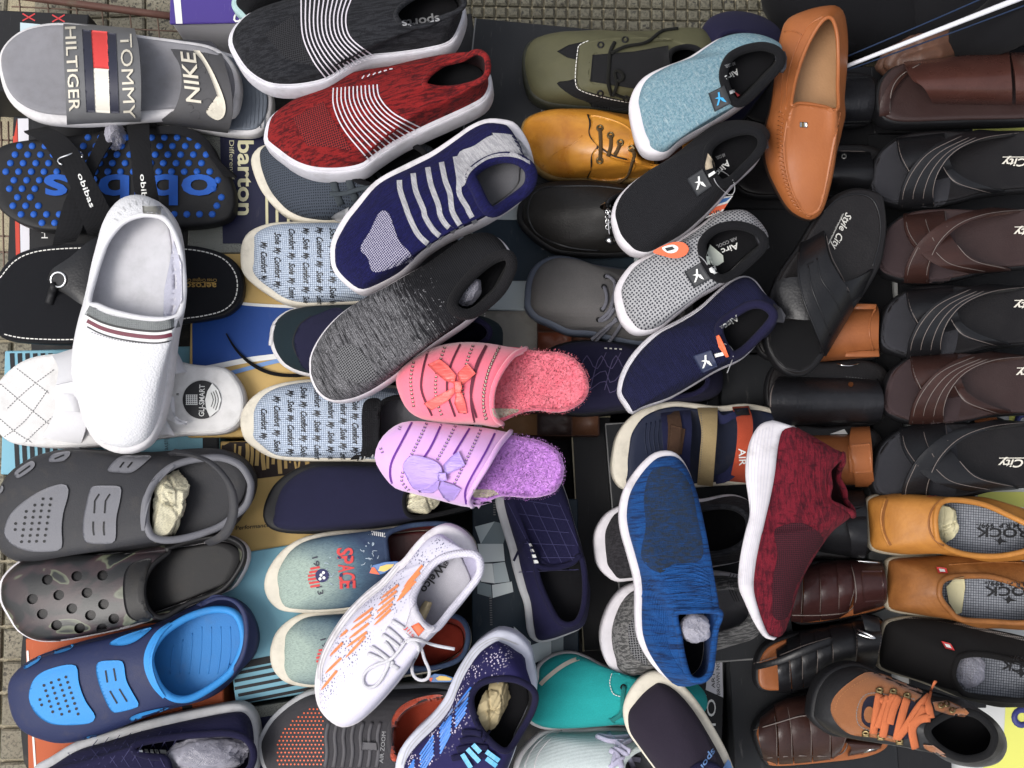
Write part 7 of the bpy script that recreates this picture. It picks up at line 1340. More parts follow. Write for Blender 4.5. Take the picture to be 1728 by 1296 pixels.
# crossed strap sandals seen from the heel end
FBB = leather('black_footbed', C(34, 31, 32), rough=.36, coat=.05, gscale=500); FBN = leather('brown_footbed', C(70, 52, 50), C(58, 40, 38), rough=.36, coat=.2, gscale=500); SUB = fabric('grey_suede_toe', C(72, 72, 78), weave=1200, depth=.0002); SUN = fabric('taupe_suede_toe', C(84, 68, 70), weave=1200, depth=.0002)
def cross(label, dx, dy, sc, lea, fb, toe, kind, z, tx, tcol=flat('bright_silver_print', C(226, 220, 205), .4)):
    rn = random.Random(int(dy)+7); aa = rad(rn.uniform(-1.6, 1.6)); bw = rn.uniform(-3, 3)
    def S(*n): return [(1480+(x-1480)*math.cos(aa)-(y-410-dy)*math.sin(aa), 410+dy+(x-1480)*math.sin(aa)+(y-410-dy)*math.cos(aa)+bw*((x-1600)/120)**2*.4) for x, y in shift(q('d1', *n), dx, dy, sc, o=(1480, 410))]
    T = Thing('leather_sandal', label, 'sandal', S(2150, 250)[0], S(880, 330)[0], z, group='leather sandals in the right hand row')
    out = S(862, 350, 872, 280, 890, 215, 925, 155, 1000, 95, 1090, 62, 1250, 52, 1450, 60, 1728, 60, 1950, 80, 2080, 130, 2140, 240, 2090, 350, 1950, 400, 1728, 405, 1500, 425, 1350, 460, 1200, 482, 1100, 484, 1010, 470, 930, 445, 880, 410)
    c_ = T.outline(out, .012, 90); T.slab('sole', c_, 0, .02, BLKRUB, bevel=.003, rise=None); T.slab('footbed', inset(c_, .002), .019, .0245, fb, bevel=.0025, dish=.002)
    T.decal('toe_pad', S(880, 340, 895, 250, 930, 170, 1000, 112, 1060, 90, 1300, 90, 1300, 455, 1040, 452, 940, 430, 890, 400), toe, lift=.0006)
    B = lambda a, b, h=.05, h0=.018, **k: T.band('strap', S(*a), S(*b), h0, h, lea, thick=.0028, n=26, m=6, crown=.0012, pw=.55, **k)
    if kind == 0:
        B((1025, 75, 1040, 180, 1110, 290, 1230, 380, 1420, 428), (1265, 45, 1275, 150, 1340, 260, 1450, 350, 1650, 415), .040)
        B((1025, 478, 1040, 380, 1110, 250, 1220, 150, 1350, 80, 1540, 42), (1170, 482, 1180, 370, 1250, 240, 1370, 140, 1520, 90, 1728, 58), .047)
        ed = [(1160, 478, 1165, 385, 1230, 245, 1350, 135, 1520, 78, 1728, 60), (1040, 85, 1055, 180, 1120, 280), (1150, 70, 1165, 150, 1205, 235), (1270, 62, 1280, 150), (1045, 470, 1055, 385, 1110, 270), (1215, 300, 1300, 370, 1500, 415), (1340, 260, 1430, 350, 1620, 400)]
    else:
        B((1025, 75, 1040, 170, 1085, 270, 1150, 350), (1300, 50, 1310, 140, 1330, 220, 1370, 300), .040)
        B((1240, 130, 1290, 260, 1380, 360, 1560, 410), (1290, 100, 1340, 250, 1440, 330, 1640, 400), .03)
        B((1028, 480, 1050, 370, 1110, 250, 1210, 150, 1330, 80, 1500, 40), (1235, 470, 1230, 390, 1270, 270, 1370, 160, 1520, 95, 1728, 62), .048)
        ed = [(1232, 470, 1228, 385, 1265, 270, 1360, 160, 1520, 90, 1728, 64), (1050, 478, 1062, 380, 1120, 265, 1220, 160, 1400, 75), (1110, 478, 1120, 380, 1180, 260, 1280, 160, 1440, 85), (1170, 476, 1178, 385, 1230, 262, 1330, 158, 1480, 85), (1290, 250, 1360, 340, 1560, 405), (1035, 95, 1050, 180, 1095, 270)]
    for e in ed: T.lace('cut_edge', S(*e), .00045, EDGEL, lift=.0004)
    T.text('Style City', (tx[0]+98, tx[1]-1), tx, 13, tcol, shear=.3, bold=.02, name='footbed_lettering', lift=.0015); T.ribbon('print_rule', [(tx[0]+92, tx[1]-3), (tx[0]+2, tx[1]-3)], 1.4, tcol, lift=.0015)
    return T
cross('black crossed strap sandal directly beside the tan loafer', -12, -128, 1.02, BLKLEA, FBB, SUB, 1, .2, (1690, 268))
cross('dark brown crossed strap sandal beside the heel of the upright sandal', 0, 0, 1, BRNLEA, FBN, SUN, 0, .202, (1710, 386))
cross('black crossed strap sandal to the right of the plain tan strap', 4, 127, 1, BLKLEA, FBB, SUB, 1, .2, (1710, 510))
cross('dark brown crossed strap sandal right of the riveted woodgrain strap', 10, 236, 1, BRNLEA, FBN, SUN, 1, .198, (1714, 624))
cross('black crossed strap sandal above the two mustard loafers', -10, 366, 1.1, BLKLEA, FBB, SUB, 0, .196, (1684, 776))

# brown slide at the top right
T = Thing('leather_sandal', 'glossy brown wide strap slide at the top right corner', 'sandal', (1850, 150), (1474, 160), .2, .2)
c_ = T.outline(pts(1472, 170, 1482, 138, 1512, 116, 1600, 104, 1740, 100, 1830, 118, 1852, 155, 1832, 197, 1740, 210, 1600, 214, 1510, 216, 1478, 202), .012, 80); T.slab('sole', c_, 0, .026, BLKRUB, bevel=.003); T.slab('footbed', inset(c_, .002), .025, .031, FBN, bevel=.0025, dish=.002)
BRG = leather('glossy_brown_leather', C(92, 56, 48), C(70, 40, 34), rough=.28, coat=.5, grain=.0002, var=.4); T.band('strap', pts(1525, 104, 1538, 128, 1560, 150, 1575, 176), pts(1703, 86, 1706, 120, 1708, 150, 1708, 178), .024, .05, BRG, thick=.003, n=24, m=8, pw=.5); T.band('strap', pts(1705, 88, 1712, 120, 1714, 150, 1714, 178), pts(1760, 90, 1764, 120, 1766, 150, 1766, 178), .024, .047, BRG, thick=.003, n=20, m=4, pw=.5)
T.band('toe_strap', q('d0', 1110, 365, 1000, 430, 930, 510, 890, 600, 885, 680), q('d0', 1140, 375, 1040, 440, 970, 530, 945, 610, 950, 670), .03, .012, BRNLEA, thick=.0025, n=18, m=3); T.lace('cut_edge', q('d0', 1125, 372, 1010, 440, 955, 530, 945, 660), .0006, EDGEL, lift=.001)

# sandals whose heel straps show in the next row
WGR = leather('black_woodgrain_leather', C(46, 46, 50), C(30, 30, 33), rough=.36, coat=.2, wrinkle=.9, var=.6)
def heelstrap(label, foot, A, B, lea, z=.16, h0=.02, h=.045, extra=None, tz=None, roll=0, pw=.5):
    xs = [p[0] for p in foot]; ys = [p[1] for p in foot]; T = Thing('leather_sandal', label, 'sandal', (max(xs), sum(ys)/len(ys)), (min(xs), sum(ys)/len(ys)), z, group='leather sandals in the strap row', roll=roll)
    c_ = T.outline(foot, .01, 60); T.slab('sole', c_, 0, .016, BLKRUB, bevel=.003); T.slab('footbed', inset(c_, .002), .0155, .021, FBB, bevel=.002); T.band('strap', A, B, h0, h, lea, thick=.003, n=26, m=8, crown=.002, pw=pw); return T
ell = lambda x0, x1, y0, y1: pts(x0, (y0+y1)/2, x0+12, y0+14, x0+50, y0, (x0+x1)/2, y0+3, x1-50, y0, x1-10, y0+16, x1, (y0+y1)/2, x1-10, y1-16, x1-50, y1, (x0+x1)/2, y1-3, x0+50, y1, x0+12, y1-14)
T = heelstrap('black woodgrain heel strap sandal at the top of the strap row', ell(1240, 1490, 124, 216), q('d0', 640, 440, 645, 580, 640, 725), q('d0', 835, 442, 858, 500, 855, 620, 830, 722), WGR); T.stitch(q('d0', 640, 712, 830, 708), THREADG, 3, 2, 1.1); T.stitch(q('d0', 640, 455, 820, 450), THREADG, 3, 2, 1.1)
T = heelstrap('black smooth heel strap sandal under the toe of the tan loafer', ell(1230, 1500, 245, 335), q('d0', 560, 880, 580, 1000, 590, 1130), q('d0', 830, 885, 848, 960, 848, 1040, 830, 1130), BLKLEA); T.ring('rivet', q('d0', 678, 912)[0], 3.5, SILVER, r=.0008); T.lace('strap_edge', q('d0', 660, 880, 800, 885), .0007, EDGEL, lift=.001)
T = heelstrap('plain tan leather heel strap sandal beside the black upright sandal', ell(1270, 1500, 508, 612), q('d1', 470, 590, 480, 760, 470, 940), q('d1', 865, 596, 882, 650, 880, 800, 885, 905), TANLEA, z=.165); T.band('keeper', q('d1', 735, 596, 800, 598, 868, 600), q('d1', 735, 628, 800, 628, 862, 628), .056, .003, TANLEA, thick=.0015, n=8, m=3); T.band('keeper', q('d1', 690, 880, 780, 872, 880, 868), q('d1', 685, 905, 780, 905, 885, 905), .05, .002, TANLEA, thick=.0015, n=8, m=3); T.lace('crease', q('d1', 862, 625, 830, 690, 828, 780, 850, 870), .0012, TANLEA, lift=.0004); T.lace('buckle', q('d1', 610, 938, 700, 960, 770, 945, 785, 935), .0008, CHROME, lift=.0, near=.03)
T = heelstrap('black woodgrain heel strap sandal with a silver rivet', ell(1290, 1500, 606, 722), q('d1', 300, 1020, 250, 1090, 245, 1200, 290, 1310), q('d1', 870, 1035, 905, 1110, 910, 1200, 890, 1290), WGR, z=.165, h=.05); T.dots('rivet', q('d1', 718, 1066), 4.5, CHROME, lift=.002, kind=None); T.stitch(q('d1', 690, 1022, 880, 1040), THREADG, 3, 2, 1.1); T.lace('strap_edge', q('d1', 300, 1025, 255, 1100, 250, 1200), .0008, EDGEL, lift=.0006)
T = heelstrap('tan heel strap sandal with a wide buckle loop beside the maroon sneaker', ell(1290, 1490, 715, 825), q('d2', 400, 330, 410, 450, 400, 620), q('d2', 825, 320, 840, 400, 845, 520, 850, 615), TANLEA, z=.165)
T.band('cross_strap', q('d2', 720, 280, 710, 370, 735, 540, 745, 628), q('d2', 828, 275, 842, 400, 848, 540, 860, 628), .028, .042, TANLEA, thick=.002, n=20, m=4, pw=.5); T.decal('buckle_cover', q('d2', 700, 385, 830, 375, 845, 545, 712, 548), TLO, lift=.003, thick=1); T.decal('white_mark', q('d2', 595, 320, 680, 290, 700, 320), INKW, lift=.001)
T = heelstrap('black heel strap sandal hidden behind the maroon sneaker', ell(1290, 1480, 826, 945), q('d2', 500, 650, 520, 800, 500, 1000), q('d2', 790, 640, 812, 760, 815, 900, 800, 1050), BLKLEA, z=.165); T.band('cross_strap', q('d2', 690, 740, 700, 850, 720, 950, 720, 1040), q('d2', 800, 740, 812, 850, 815, 950, 800, 1050), .034, .04, BLKLEA, thick=.002, n=18, m=4, pw=.5); T.lace('buckle', q('d2', 690, 722, 690, 745, 800, 735, 802, 665), .0012, BLKRUB, lift=.003)

# fisherman sandals with many strips
def fisher(label, foot, strips, lea, z, heel, toe, gap=True):
    T = Thing('fisherman_sandal', label, 'sandal', heel, toe, z, group='closed strip sandals'); c_ = T.outline(foot, .01, 80); T.slab('sole', c_, 0, .02, BLKRUB, bevel=.003); T.slab('footbed', inset(c_, .003), .019, .024, TANLEA, bevel=.002)
    for A, B, h0, h in strips:
        T.band('strip', q('d3', *A), q('d3', *B), h0, h, lea, thick=.0025, n=22, m=5, crown=.0014, pw=.5)
        T.lace('cut_edge', q('d3', *[v-(5 if i % 2 == 0 else 0) for i, v in enumerate(B)]), .0004, EDGEL, lift=.0004)
    return T
DBR = leather('maroon_brown_leather', C(70, 40, 38), C(52, 28, 27), rough=.32, coat=.3)
sx = lambda x, top, bot, lean=0: (x+lean, top, x-8, (top+bot)/2, x+lean*.2, bot)
T = fisher('dark brown strip sandal beside the lower mustard loafer', q('d3', 330, 250, 345, 160, 480, 90, 700, 80, 880, 90, 930, 200, 935, 300, 900, 370, 700, 420, 480, 455, 370, 430), [((350, 150, 370, 280, 370, 440), (440, 120, 440, 280, 430, 450), .02, .036), ((440, 120, 445, 280, 435, 450), (540, 100, 548, 270, 540, 440), .02, .040), ((530, 95, 545, 260, 545, 440), (640, 85, 655, 250, 650, 425), .02, .043), ((630, 80, 650, 250, 650, 425), (730, 80, 748, 230, 700, 395), .02, .046), ((715, 75, 740, 240, 735, 405), (900, 85, 928, 220, 925, 350), .02, .05)], DBR, .165, (1500, 1000), (1320, 1010))
T.decal('end_tab', q('d3', 778, 145, 905, 145, 915, 320, 795, 330), DBR, lift=.002, thick=1); T.lace('buckle', q('d3', 745, 88, 890, 100), .0011, CHROME, lift=.001); T.lace('cut_edge', q('d3', 375, 405, 550, 405, 700, 385, 748, 320, 742, 200, 720, 110), .0006, EDGEL, lift=.001)
T = fisher('black open toe strip sandal with a chrome buckle', q('d3', 148, 740, 165, 640, 230, 560, 400, 500, 600, 470, 800, 400, 900, 440, 905, 600, 860, 700, 600, 780, 420, 830, 240, 850, 165, 820), [((280, 600, 290, 700, 300, 860), (345, 560, 365, 690, 370, 850), .02, .036), ((340, 545, 365, 680, 380, 850), (420, 515, 440, 660, 440, 830), .02, .039), ((415, 500, 435, 650, 445, 830), (510, 480, 530, 640, 520, 810), .02, .042), ((500, 480, 525, 630, 530, 800), (600, 465, 620, 610, 610, 780), .02, .045), ((590, 460, 615, 600, 620, 770), (735, 440, 760, 570, 740, 740), .02, .048), ((720, 440, 760, 560, 740, 710), (880, 420, 900, 540, 860, 710), .022, .052)], BLKLEA, .165, (1490, 1060), (1270, 1135))
T.band('side_strip', q('d3', 160, 690, 300, 650, 450, 590, 620, 530), q('d3', 165, 725, 305, 690, 460, 632, 622, 570), .034, .020, BLKLEA, thick=.002, n=22, m=5, h1=.06); T.lace('cut_edge', q('d3', 150, 688, 300, 640, 450, 580, 600, 535), .0006, EDGEL, lift=.002); T.lace('buckle', q('d3', 755, 490, 860, 535, 855, 545, 750, 510), .0013, CHROME, lift=.003); T.band('buckle_strap', q('d3', 780, 395, 800, 480, 830, 560), q('d3', 885, 420, 890, 500, 895, 570), .055, .012, BLKLEA, thick=.002, n=14, m=4)
T = fisher('brown open toe strip sandal under the laced boot', q('d3', 140, 1090, 170, 1010, 220, 960, 320, 900, 480, 850, 700, 900, 900, 1000, 930, 1150, 800, 1230, 500, 1270, 260, 1285, 200, 1250), [((190, 1000, 180, 1110, 210, 1250), (270, 940, 290, 1090, 290, 1280), .02, .034), ((270, 925, 295, 1080, 300, 1280), (345, 890, 375, 1070, 380, 1275), .02, .038), ((340, 890, 372, 1060, 390, 1275), (450, 870, 490, 1060, 490, 1265), .02, .041), ((440, 870, 485, 1060, 500, 1265), (560, 880, 600, 1060, 600, 1250), .02, .043), ((560, 900, 600, 1070, 610, 1250), (670, 940, 700, 1090, 650, 1220), .02, .045), ((650, 1100, 720, 1180, 700, 1230), (880, 1130, 900, 1160, 860, 1200), .02, .03)], BRNLEA, .16, (1500, 1220), (1270, 1230))
T.lace('cut_edge', q('d3', 150, 1075, 300, 1030, 450, 990, 580, 1010), .0006, EDGEL, lift=.002); T.lace('cut_edge', q('d3', 200, 1240, 400, 1225, 620, 1225, 690, 1190, 700, 1110), .0006, EDGEL, lift=.002); T.lace('buckle', q('d3', 780, 1215, 840, 1185, 890, 1180), .0012, CHROME, lift=.002, near=.03)

# ================================================================== three loafers with checked insoles
def _rock(): 
    t = NT('checked_grey_insole'); br = t.n('TexBrick'); br.offset = 0; t.i(br, 'Vector', t.mapping((1, 1, 0))); t.i(br, 'Color1', C(160, 164, 172)); t.i(br, 'Color2', C(148, 152, 160)); t.i(br, 'Mortar', C(74, 76, 86)); t.i(br, 'Scale', 1.0); t.i(br, 'Mortar Size', .0003); t.i(br, 'Brick Width', .0028); t.i(br, 'Row Height', .0028); t.color(br.outputs['Color']); t.bump(br.outputs['Fac'], .0003, .5); return finish(t, .85, spec=.2)
RIN = _rock(); MU2 = leather('mustard_nubuck', C(190, 126, 48), C(160, 100, 36), rough=.5, coat=.05, pat=40, var=.6); MU3 = leather('rust_nubuck', C(158, 100, 46), C(124, 74, 32), rough=.5, coat=.05, pat=40, var=.7); BNB = fabric('black_nubuck', C(34, 32, 32), weave=1400, depth=.0001); REDT = flat('red_side_tag', C(206, 48, 48)); CHKT = gridmesh('checked_trim', C(178, 176, 170), C(60, 60, 64), .0024, .4)
def rock(label, out, rim, lea, heel, toe, z, txt, tag, collarm, price):
    T = Thing('loafer', label, 'loafer', heel, toe, z, group='soft loafers with checked insoles'); T.shoe(out, rim, [rubber('ivory_rubber', C(170, 160, 140)), lea, CHKT, RIN, collarm], ins=(2, 3, 3, 3), hs=.016, zr=(.066, .05, .062), collar=.0032, bulge=.006)
    T.text('ROCK', txt[0], txt[1], 15, INKB, bold=.04, name='insole_lettering', lift=.0015); T.text('M.R.P. 999/-', price[0], price[1], 7.5, INKB, bold=.02, name='insole_lettering', lift=.0015)
    if tag: T.decal('side_tag', tag, REDT, lift=.003, thick=1); c = [sum(v)/4 for v in zip(*tag)]; T.decal('tag_mark', [(c[0]+(p[0]-c[0])*.55, c[1]+(p[1]-c[1])*.5) for p in tag], INKW, lift=.004)
    return T
def bird(T, t, x, y, s=1): T.decal('bird_print', q(t, x-45*s, y-5, x-15*s, y+5, x, y-22*s, x+12*s, y+2, x+45*s, y+12, x+10*s, y+16, x-8*s, y+34*s, x-12*s, y+14), INKB, lift=.0015)
T = rock('mustard loafer with a checked insole and cream paper, upper of two', pts(1460, 868, 1459, 853, 1464, 839, 1490, 831, 1520, 830, 1590, 837, 1640, 842, 1700, 854, 1760, 874, 1778, 905, 1762, 931, 1720, 944, 1660, 946, 1600, 940, 1570, 936, 1520, 938, 1480, 932, 1465, 921, 1462, 893), pts(1580, 900, 1579, 868, 1590, 847, 1618, 844, 1662, 852, 1705, 871, 1745, 891, 1762, 909, 1742, 926, 1690, 938, 1640, 937, 1605, 928, 1586, 915), MU2, (1778, 905), (1459, 880), .198, (q('d2', 1750, 872)[0], q('d2', 1448, 868)[0]), q('d2', 1160, 662, 1225, 660, 1228, 680, 1165, 684), MU2, (q('d2', 1700, 842)[0], q('d2', 1448, 840)[0])); bird(T, 'd2', 1590, 935)
T.ribbon('vamp_fold', q('d2', 930, 700, 905, 800, 915, 900, 950, 970), 5, MU3, lift=.0006); T.lace('fold', q('d2', 925, 690, 895, 790, 905, 890, 945, 975), .0016, MU2, lift=.0); T.lace('vamp_edge', q('d2', 1255, 695, 1190, 760, 1172, 850, 1200, 930, 1260, 970), .0012, MU3, lift=.0004)
crumple('crumpled_paper', 'cream paper stuffed in the upper mustard loafer', 'paper', q('d2', 1265, 845)[0], .228, 17, 30, .014, CREAMPAPER, 51, ang=-15)
T = rock('rust brown loafer with a checked insole below the mustard one', pts(1492, 985, 1493, 960, 1500, 941, 1546, 936, 1604, 937, 1665, 941, 1728, 949, 1780, 969, 1792, 1010, 1772, 1047, 1728, 1062, 1662, 1056, 1604, 1047, 1546, 1039, 1500, 1030, 1493, 1008), pts(1585, 998, 1589, 982, 1604, 974, 1633, 972, 1676, 974, 1728, 991, 1768, 1015, 1757, 1040, 1728, 1051, 1676, 1049, 1622, 1045, 1601, 1028, 1588, 1011), MU3, (1792, 1005), (1492, 985), .196, (q('d3', 1800, 240)[0], q('d3', 1500, 242)[0]), q('d3', 1215, 122, 1275, 130, 1285, 160, 1228, 158), MU3, (q('d3', 1760, 212)[0], q('d3', 1500, 208)[0])); bird(T, 'd3', 1640, 308)
T.decal('paper_lining', q('d3', 1275, 240, 1320, 192, 1380, 182, 1385, 240, 1365, 390, 1335, 400, 1290, 330), CREAMPAPER, lift=.004, thick=1); T.lace('side_seam', q('d3', 1290, 110, 1450, 100, 1600, 95, 1728, 100), .0008, MU3, lift=.0004)
T = rock('black nubuck loafer with a checked insole and plastic film inside', pts(1479, 1110, 1482, 1083, 1491, 1051, 1512, 1042, 1546, 1039, 1604, 1047, 1662, 1062, 1728, 1076, 1790, 1099, 1802, 1140, 1777, 1177, 1728, 1189, 1691, 1186, 1633, 1180, 1600, 1170, 1546, 1149, 1487, 1130), pts(1609, 1141, 1612, 1121, 1621, 1108, 1648, 1104, 1679, 1108, 1728, 1120, 1777, 1140, 1767, 1170, 1728, 1182, 1676, 1179, 1633, 1173, 1618, 1161), BNB, (1802, 1135), (1479, 1100), .197, (q('d3', 1850, 712)[0], q('d3', 1600, 668)[0]), q('d3', 1245, 555, 1300, 570, 1325, 612, 1270, 598), BNB, (q('d3', 1900, 660)[0], q('d3', 1650, 640)[0])); bird(T, 'd3', 1715, 738)
T.ribbon('checked_edge', q('d3', 915, 440, 1000, 420, 1130, 418, 1300, 445, 1500, 492, 1728, 545), 5, CHKT, lift=.001)
crumple('plastic_film', 'clear plastic film stuffed in the black nubuck loafer', 'plastic film', q('d3', 1405, 720)[0], .225, 24, 28, .013, FILM, 61)

# ================================================================== laced boot
T = Thing('ankle_boot', 'black and brown suede ankle boot with bright orange laces', 'boot', q('d3', 1555, 1100)[0], q('d3', 468, 950)[0], .238, .236)
out = q('d3', 465, 985, 478, 880, 508, 800, 568, 728, 650, 688, 740, 678, 830, 708, 950, 762, 1120, 832, 1300, 882, 1450, 952, 1530, 1042, 1553, 1130, 1530, 1200, 1480, 1240, 1380, 1252, 1240, 1222, 1140, 1175, 1000, 1155, 850, 1125, 700, 1112, 600, 1102, 528, 1062, 480, 1012)
rim = q('d3', 1165, 1075, 1225, 1015, 1335, 968, 1450, 985, 1535, 1060, 1556, 1130, 1515, 1212, 1400, 1243, 1295, 1215, 1205, 1150)
BBL = leather('black_boot_leather', C(44, 44, 46), rough=.4, coat=.1); SUE = fabric('rust_suede', C(172, 108, 62), C(144, 86, 48), weave=1300, depth=.0003, sheen=.3)
T.shoe(out, rim, [BLKRUB, BBL, BLKLIN, BLKFAB, fabric('black_padded_collar', C(36, 36, 38))], ins=(5, 4, 4, 3), hs=.026, zr=(.088, .086, .096), collar=.0038, bulge=.006, k=.45)
T.decal('suede_vamp', q('d3', 600, 960, 622, 880, 705, 800, 818, 737, 960, 766, 1135, 832, 1090, 905, 960, 885, 850, 866, 795, 890, 763, 970, 776, 1040, 850, 1076, 1000, 1122, 1010, 1152, 850, 1120, 720, 1102, 640, 1042), SUE, lift=.0022, thick=1); T.stitch(q('d3', 1090, 895, 960, 875, 850, 858, 785, 885, 752, 970, 768, 1048, 850, 1086, 990, 1130), THREADG, 4, 1, 1.5, lift=.003); T.stitch(q('d3', 625, 960, 648, 890, 722, 822, 830, 765), flat('rust_thread', C(180, 120, 70), .9), 3, 2, 1.2, lift=.003)
T.decal('suede_ankle', q('d3', 1195, 912, 1280, 900, 1380, 945, 1408, 975, 1380, 1000, 1290, 985, 1210, 960), SUE, lift=.0022, thick=1); T.decal('suede_ankle', q('d3', 1140, 1160, 1200, 1165, 1270, 1215, 1275, 1235, 1200, 1215, 1145, 1180), SUE, lift=.0022, thick=1); T.decal('tongue', q('d3', 800, 900, 860, 875, 1080, 905, 1130, 1010, 1060, 1120, 990, 1120, 860, 1075, 790, 1035, 780, 970), fabric('navy_tongue', C(50, 48, 66)), lift=.003, thick=1); T.dots('tongue_patch', q('d3', 825, 985), 9, SUE, lift=.004, ry=14, m=14, kind=None)
for p in q('d3', 885, 842, 965, 848, 1046, 872, 805, 1092, 892, 1112, 1002, 1138): T.ring('eyelet_hook', p, 4.5, BRASS, r=.0014, lift=.004, ry=3); T.lace('hook_plate', [(p[0]-6, p[1]+4), (p[0]+6, p[1]+5)], .0014, BRASS, lift=.004, n=4)
for p in q('d3', 1245, 930, 1278, 922, 1310, 958, 1185, 1220): T.ring('eyelet', p, 4, BRASS, r=.001, lift=.003)
OLC = fabric('orange_lace', C(226, 124, 74), weave=1500, depth=.0003)
for a in ((885, 865, 868, 970, 850, 1095), (940, 880, 905, 980, 875, 1060), (966, 870, 930, 990, 905, 1115), (1000, 880, 965, 960, 945, 1040), (1046, 892, 1015, 1000, 985, 1130), (900, 885, 930, 930, 985, 880), (985, 1125, 1040, 1060, 1110, 950, 1170, 880), (1060, 1060, 1110, 1010, 1150, 940), (1095, 1180, 1080, 1110, 1075, 1060, 1120, 1010, 1180, 1005)): T.lace('lace', q('d3', *a), .0042, OLC, flat=.35, lift=.0055)
T.lace('lace', q('d3', 1185, 1005, 1172, 930, 1185, 850), .004, OLC, flat=.35, lift=.006); T.lace('lace', q('d3', 1184, 850, 1195, 818, 1212, 790), .0018, OLC, lift=.006, near=.08)
T.dots('lace_ring', q('d3', 1095, 1195), 6, BRASS, lift=.004, ry=3, kind=None)

# upright sandal lying across the row
T = Thing('leather_sandal', 'black crossed strap sandal standing upright over the strap row', 'sandal', (1468, 322), (1335, 630), .238, .228)
out = q('d1', 900, -15, 920, 130, 912, 250, 882, 380, 805, 520, 722, 640, 642, 770, 560, 900, 500, 980, 420, 1022, 330, 1003, 262, 932, 218, 840, 213, 750, 232, 610, 280, 450, 340, 350, 405, 260, 470, 150, 555, 25, 640, -45, 750, -76, 850, -55)
c_ = T.outline(out, .014, 96); T.slab('sole', c_, 0, .02, BLKRUB, bevel=.003, grooves=1); T.slab('footbed', inset(c_, .0022), .019, .025, FBB, bevel=.003, dish=.002)
T.lace('edge_welt', q('d1', 560, 60, 640, -15, 740, -45, 830, -25, 875, 40, 893, 150, 880, 260, 845, 380), .0009, BLKLEA, lift=.001); T.lace('edge_welt', q('d1', 235, 780, 240, 850, 280, 920, 340, 975, 420, 992, 490, 955, 545, 880), .0009, BLKLEA, lift=.001)
T.decal('toe_pad', q('d1', 262, 700, 500, 690, 540, 880, 480, 950, 420, 985, 340, 968, 275, 905, 245, 830), fabric('black_suede_toe', C(30, 30, 32), weave=1200, depth=.0002), lift=.0006)
T.band('strap', q('d1', 238, 560, 300, 458, 480, 440, 680, 470, 870, 385), q('d1', 225, 690, 330, 682, 500, 690, 640, 640, 790, 545), .016, .036, BLKLEA, thick=.003, n=28, m=7, crown=.0015, pw=.5)
T.band('strap', q('d1', 420, 240, 405, 400, 435, 560, 500, 730, 572, 905), q('d1', 560, 160, 585, 310, 650, 430, 705, 520, 735, 630), .016, .050, BLKLEA, thick=.003, n=30, m=9, crown=.0015, pw=.5)
for e in ((470, 375, 490, 500, 545, 640, 600, 780), (520, 330, 545, 450, 620, 560, 680, 690), (570, 190, 600, 320, 655, 430, 705, 530), (420, 280, 412, 400, 440, 560, 505, 730, 565, 880)): T.lace('strap_ridge', q('d1', *e), .0008, BLKLEA, lift=.0006)
T.lace('cut_edge', q('d1', 575, 200, 605, 320, 660, 425, 708, 525), .0006, EDGEL, lift=.001); T.ribbon('stitched_slot', q('d1', 455, 365, 500, 345), 2, BLKRUB, lift=.001)
T.text('Style City', q('d1', 690, 62)[0], q('d1', 600, 270)[0], 12, flat('dull_silver_print', C(200, 198, 190), .4), shear=.3, bold=.015, name='footbed_lettering', lift=.0015); T.ribbon('print_rule', q('d1', 676, 70, 588, 250), 1.2, SILVER, lift=.0015); T.text('Leather Design and Fashion', q('d1', 668, 72)[0], q('d1', 590, 232)[0], 2.6, SILVER, name='footbed_lettering', lift=.0015)

# heel of a leather sandal in the gap, and bare strap ends
T = Thing('leather_sandal', 'brown rolled strap end showing above the lower black sandal', 'sandal', (1690, 712), (1640, 712), .15); c_ = T.outline(ell(1640, 1700, 690, 735), .01, 40); T.slab('sole', c_, 0, .012, BLKRUB, bevel=.002); T.band('strap', q('d2', 1445, 195, 1440, 230, 1450, 290), q('d2', 1540, 195, 1575, 235, 1570, 290), .014, .02, TANLEA, thick=.003, n=14, m=6)

# ================================================================== pole leaning over the goods
POLE = flat('white_painted_pole', C(214, 214, 220), .35); BLC = rubber('dark_blue_cord', C(36, 58, 92), grime=.1)
T = Thing('pole', 'slim white pole lying across the top right corner', 'pole', (1412, 118), (1728, -6), .26, .34)
p0, p1 = T.Mi @ P((1412, 118), .262), T.Mi @ P((1790, -30), .35); T.tube('rod', [p0.lerp(p1, i/8) for i in range(9)], [.0022+.0012*i/8 for i in range(9)], POLE, m=12)
for a, b_ in (((1418, 100), (1790, -62)), ((1420, 121), (1790, -14))):
    T2 = Thing('cord', ('dark blue cord above the white pole', 'dark blue cord below the white pole')[0 if a[1] == 100 else 1], 'cord', a, b_, .255, .335); c0, c1 = T2.Mi @ P(a, .255), T2.Mi @ P(b_, .335); T2.tube('cord_strand', [c0.lerp(c1, i/10)+Vector((0, 0, -.004*math.sin(math.pi*i/10))) for i in range(11)], .0009, BLC, m=6)
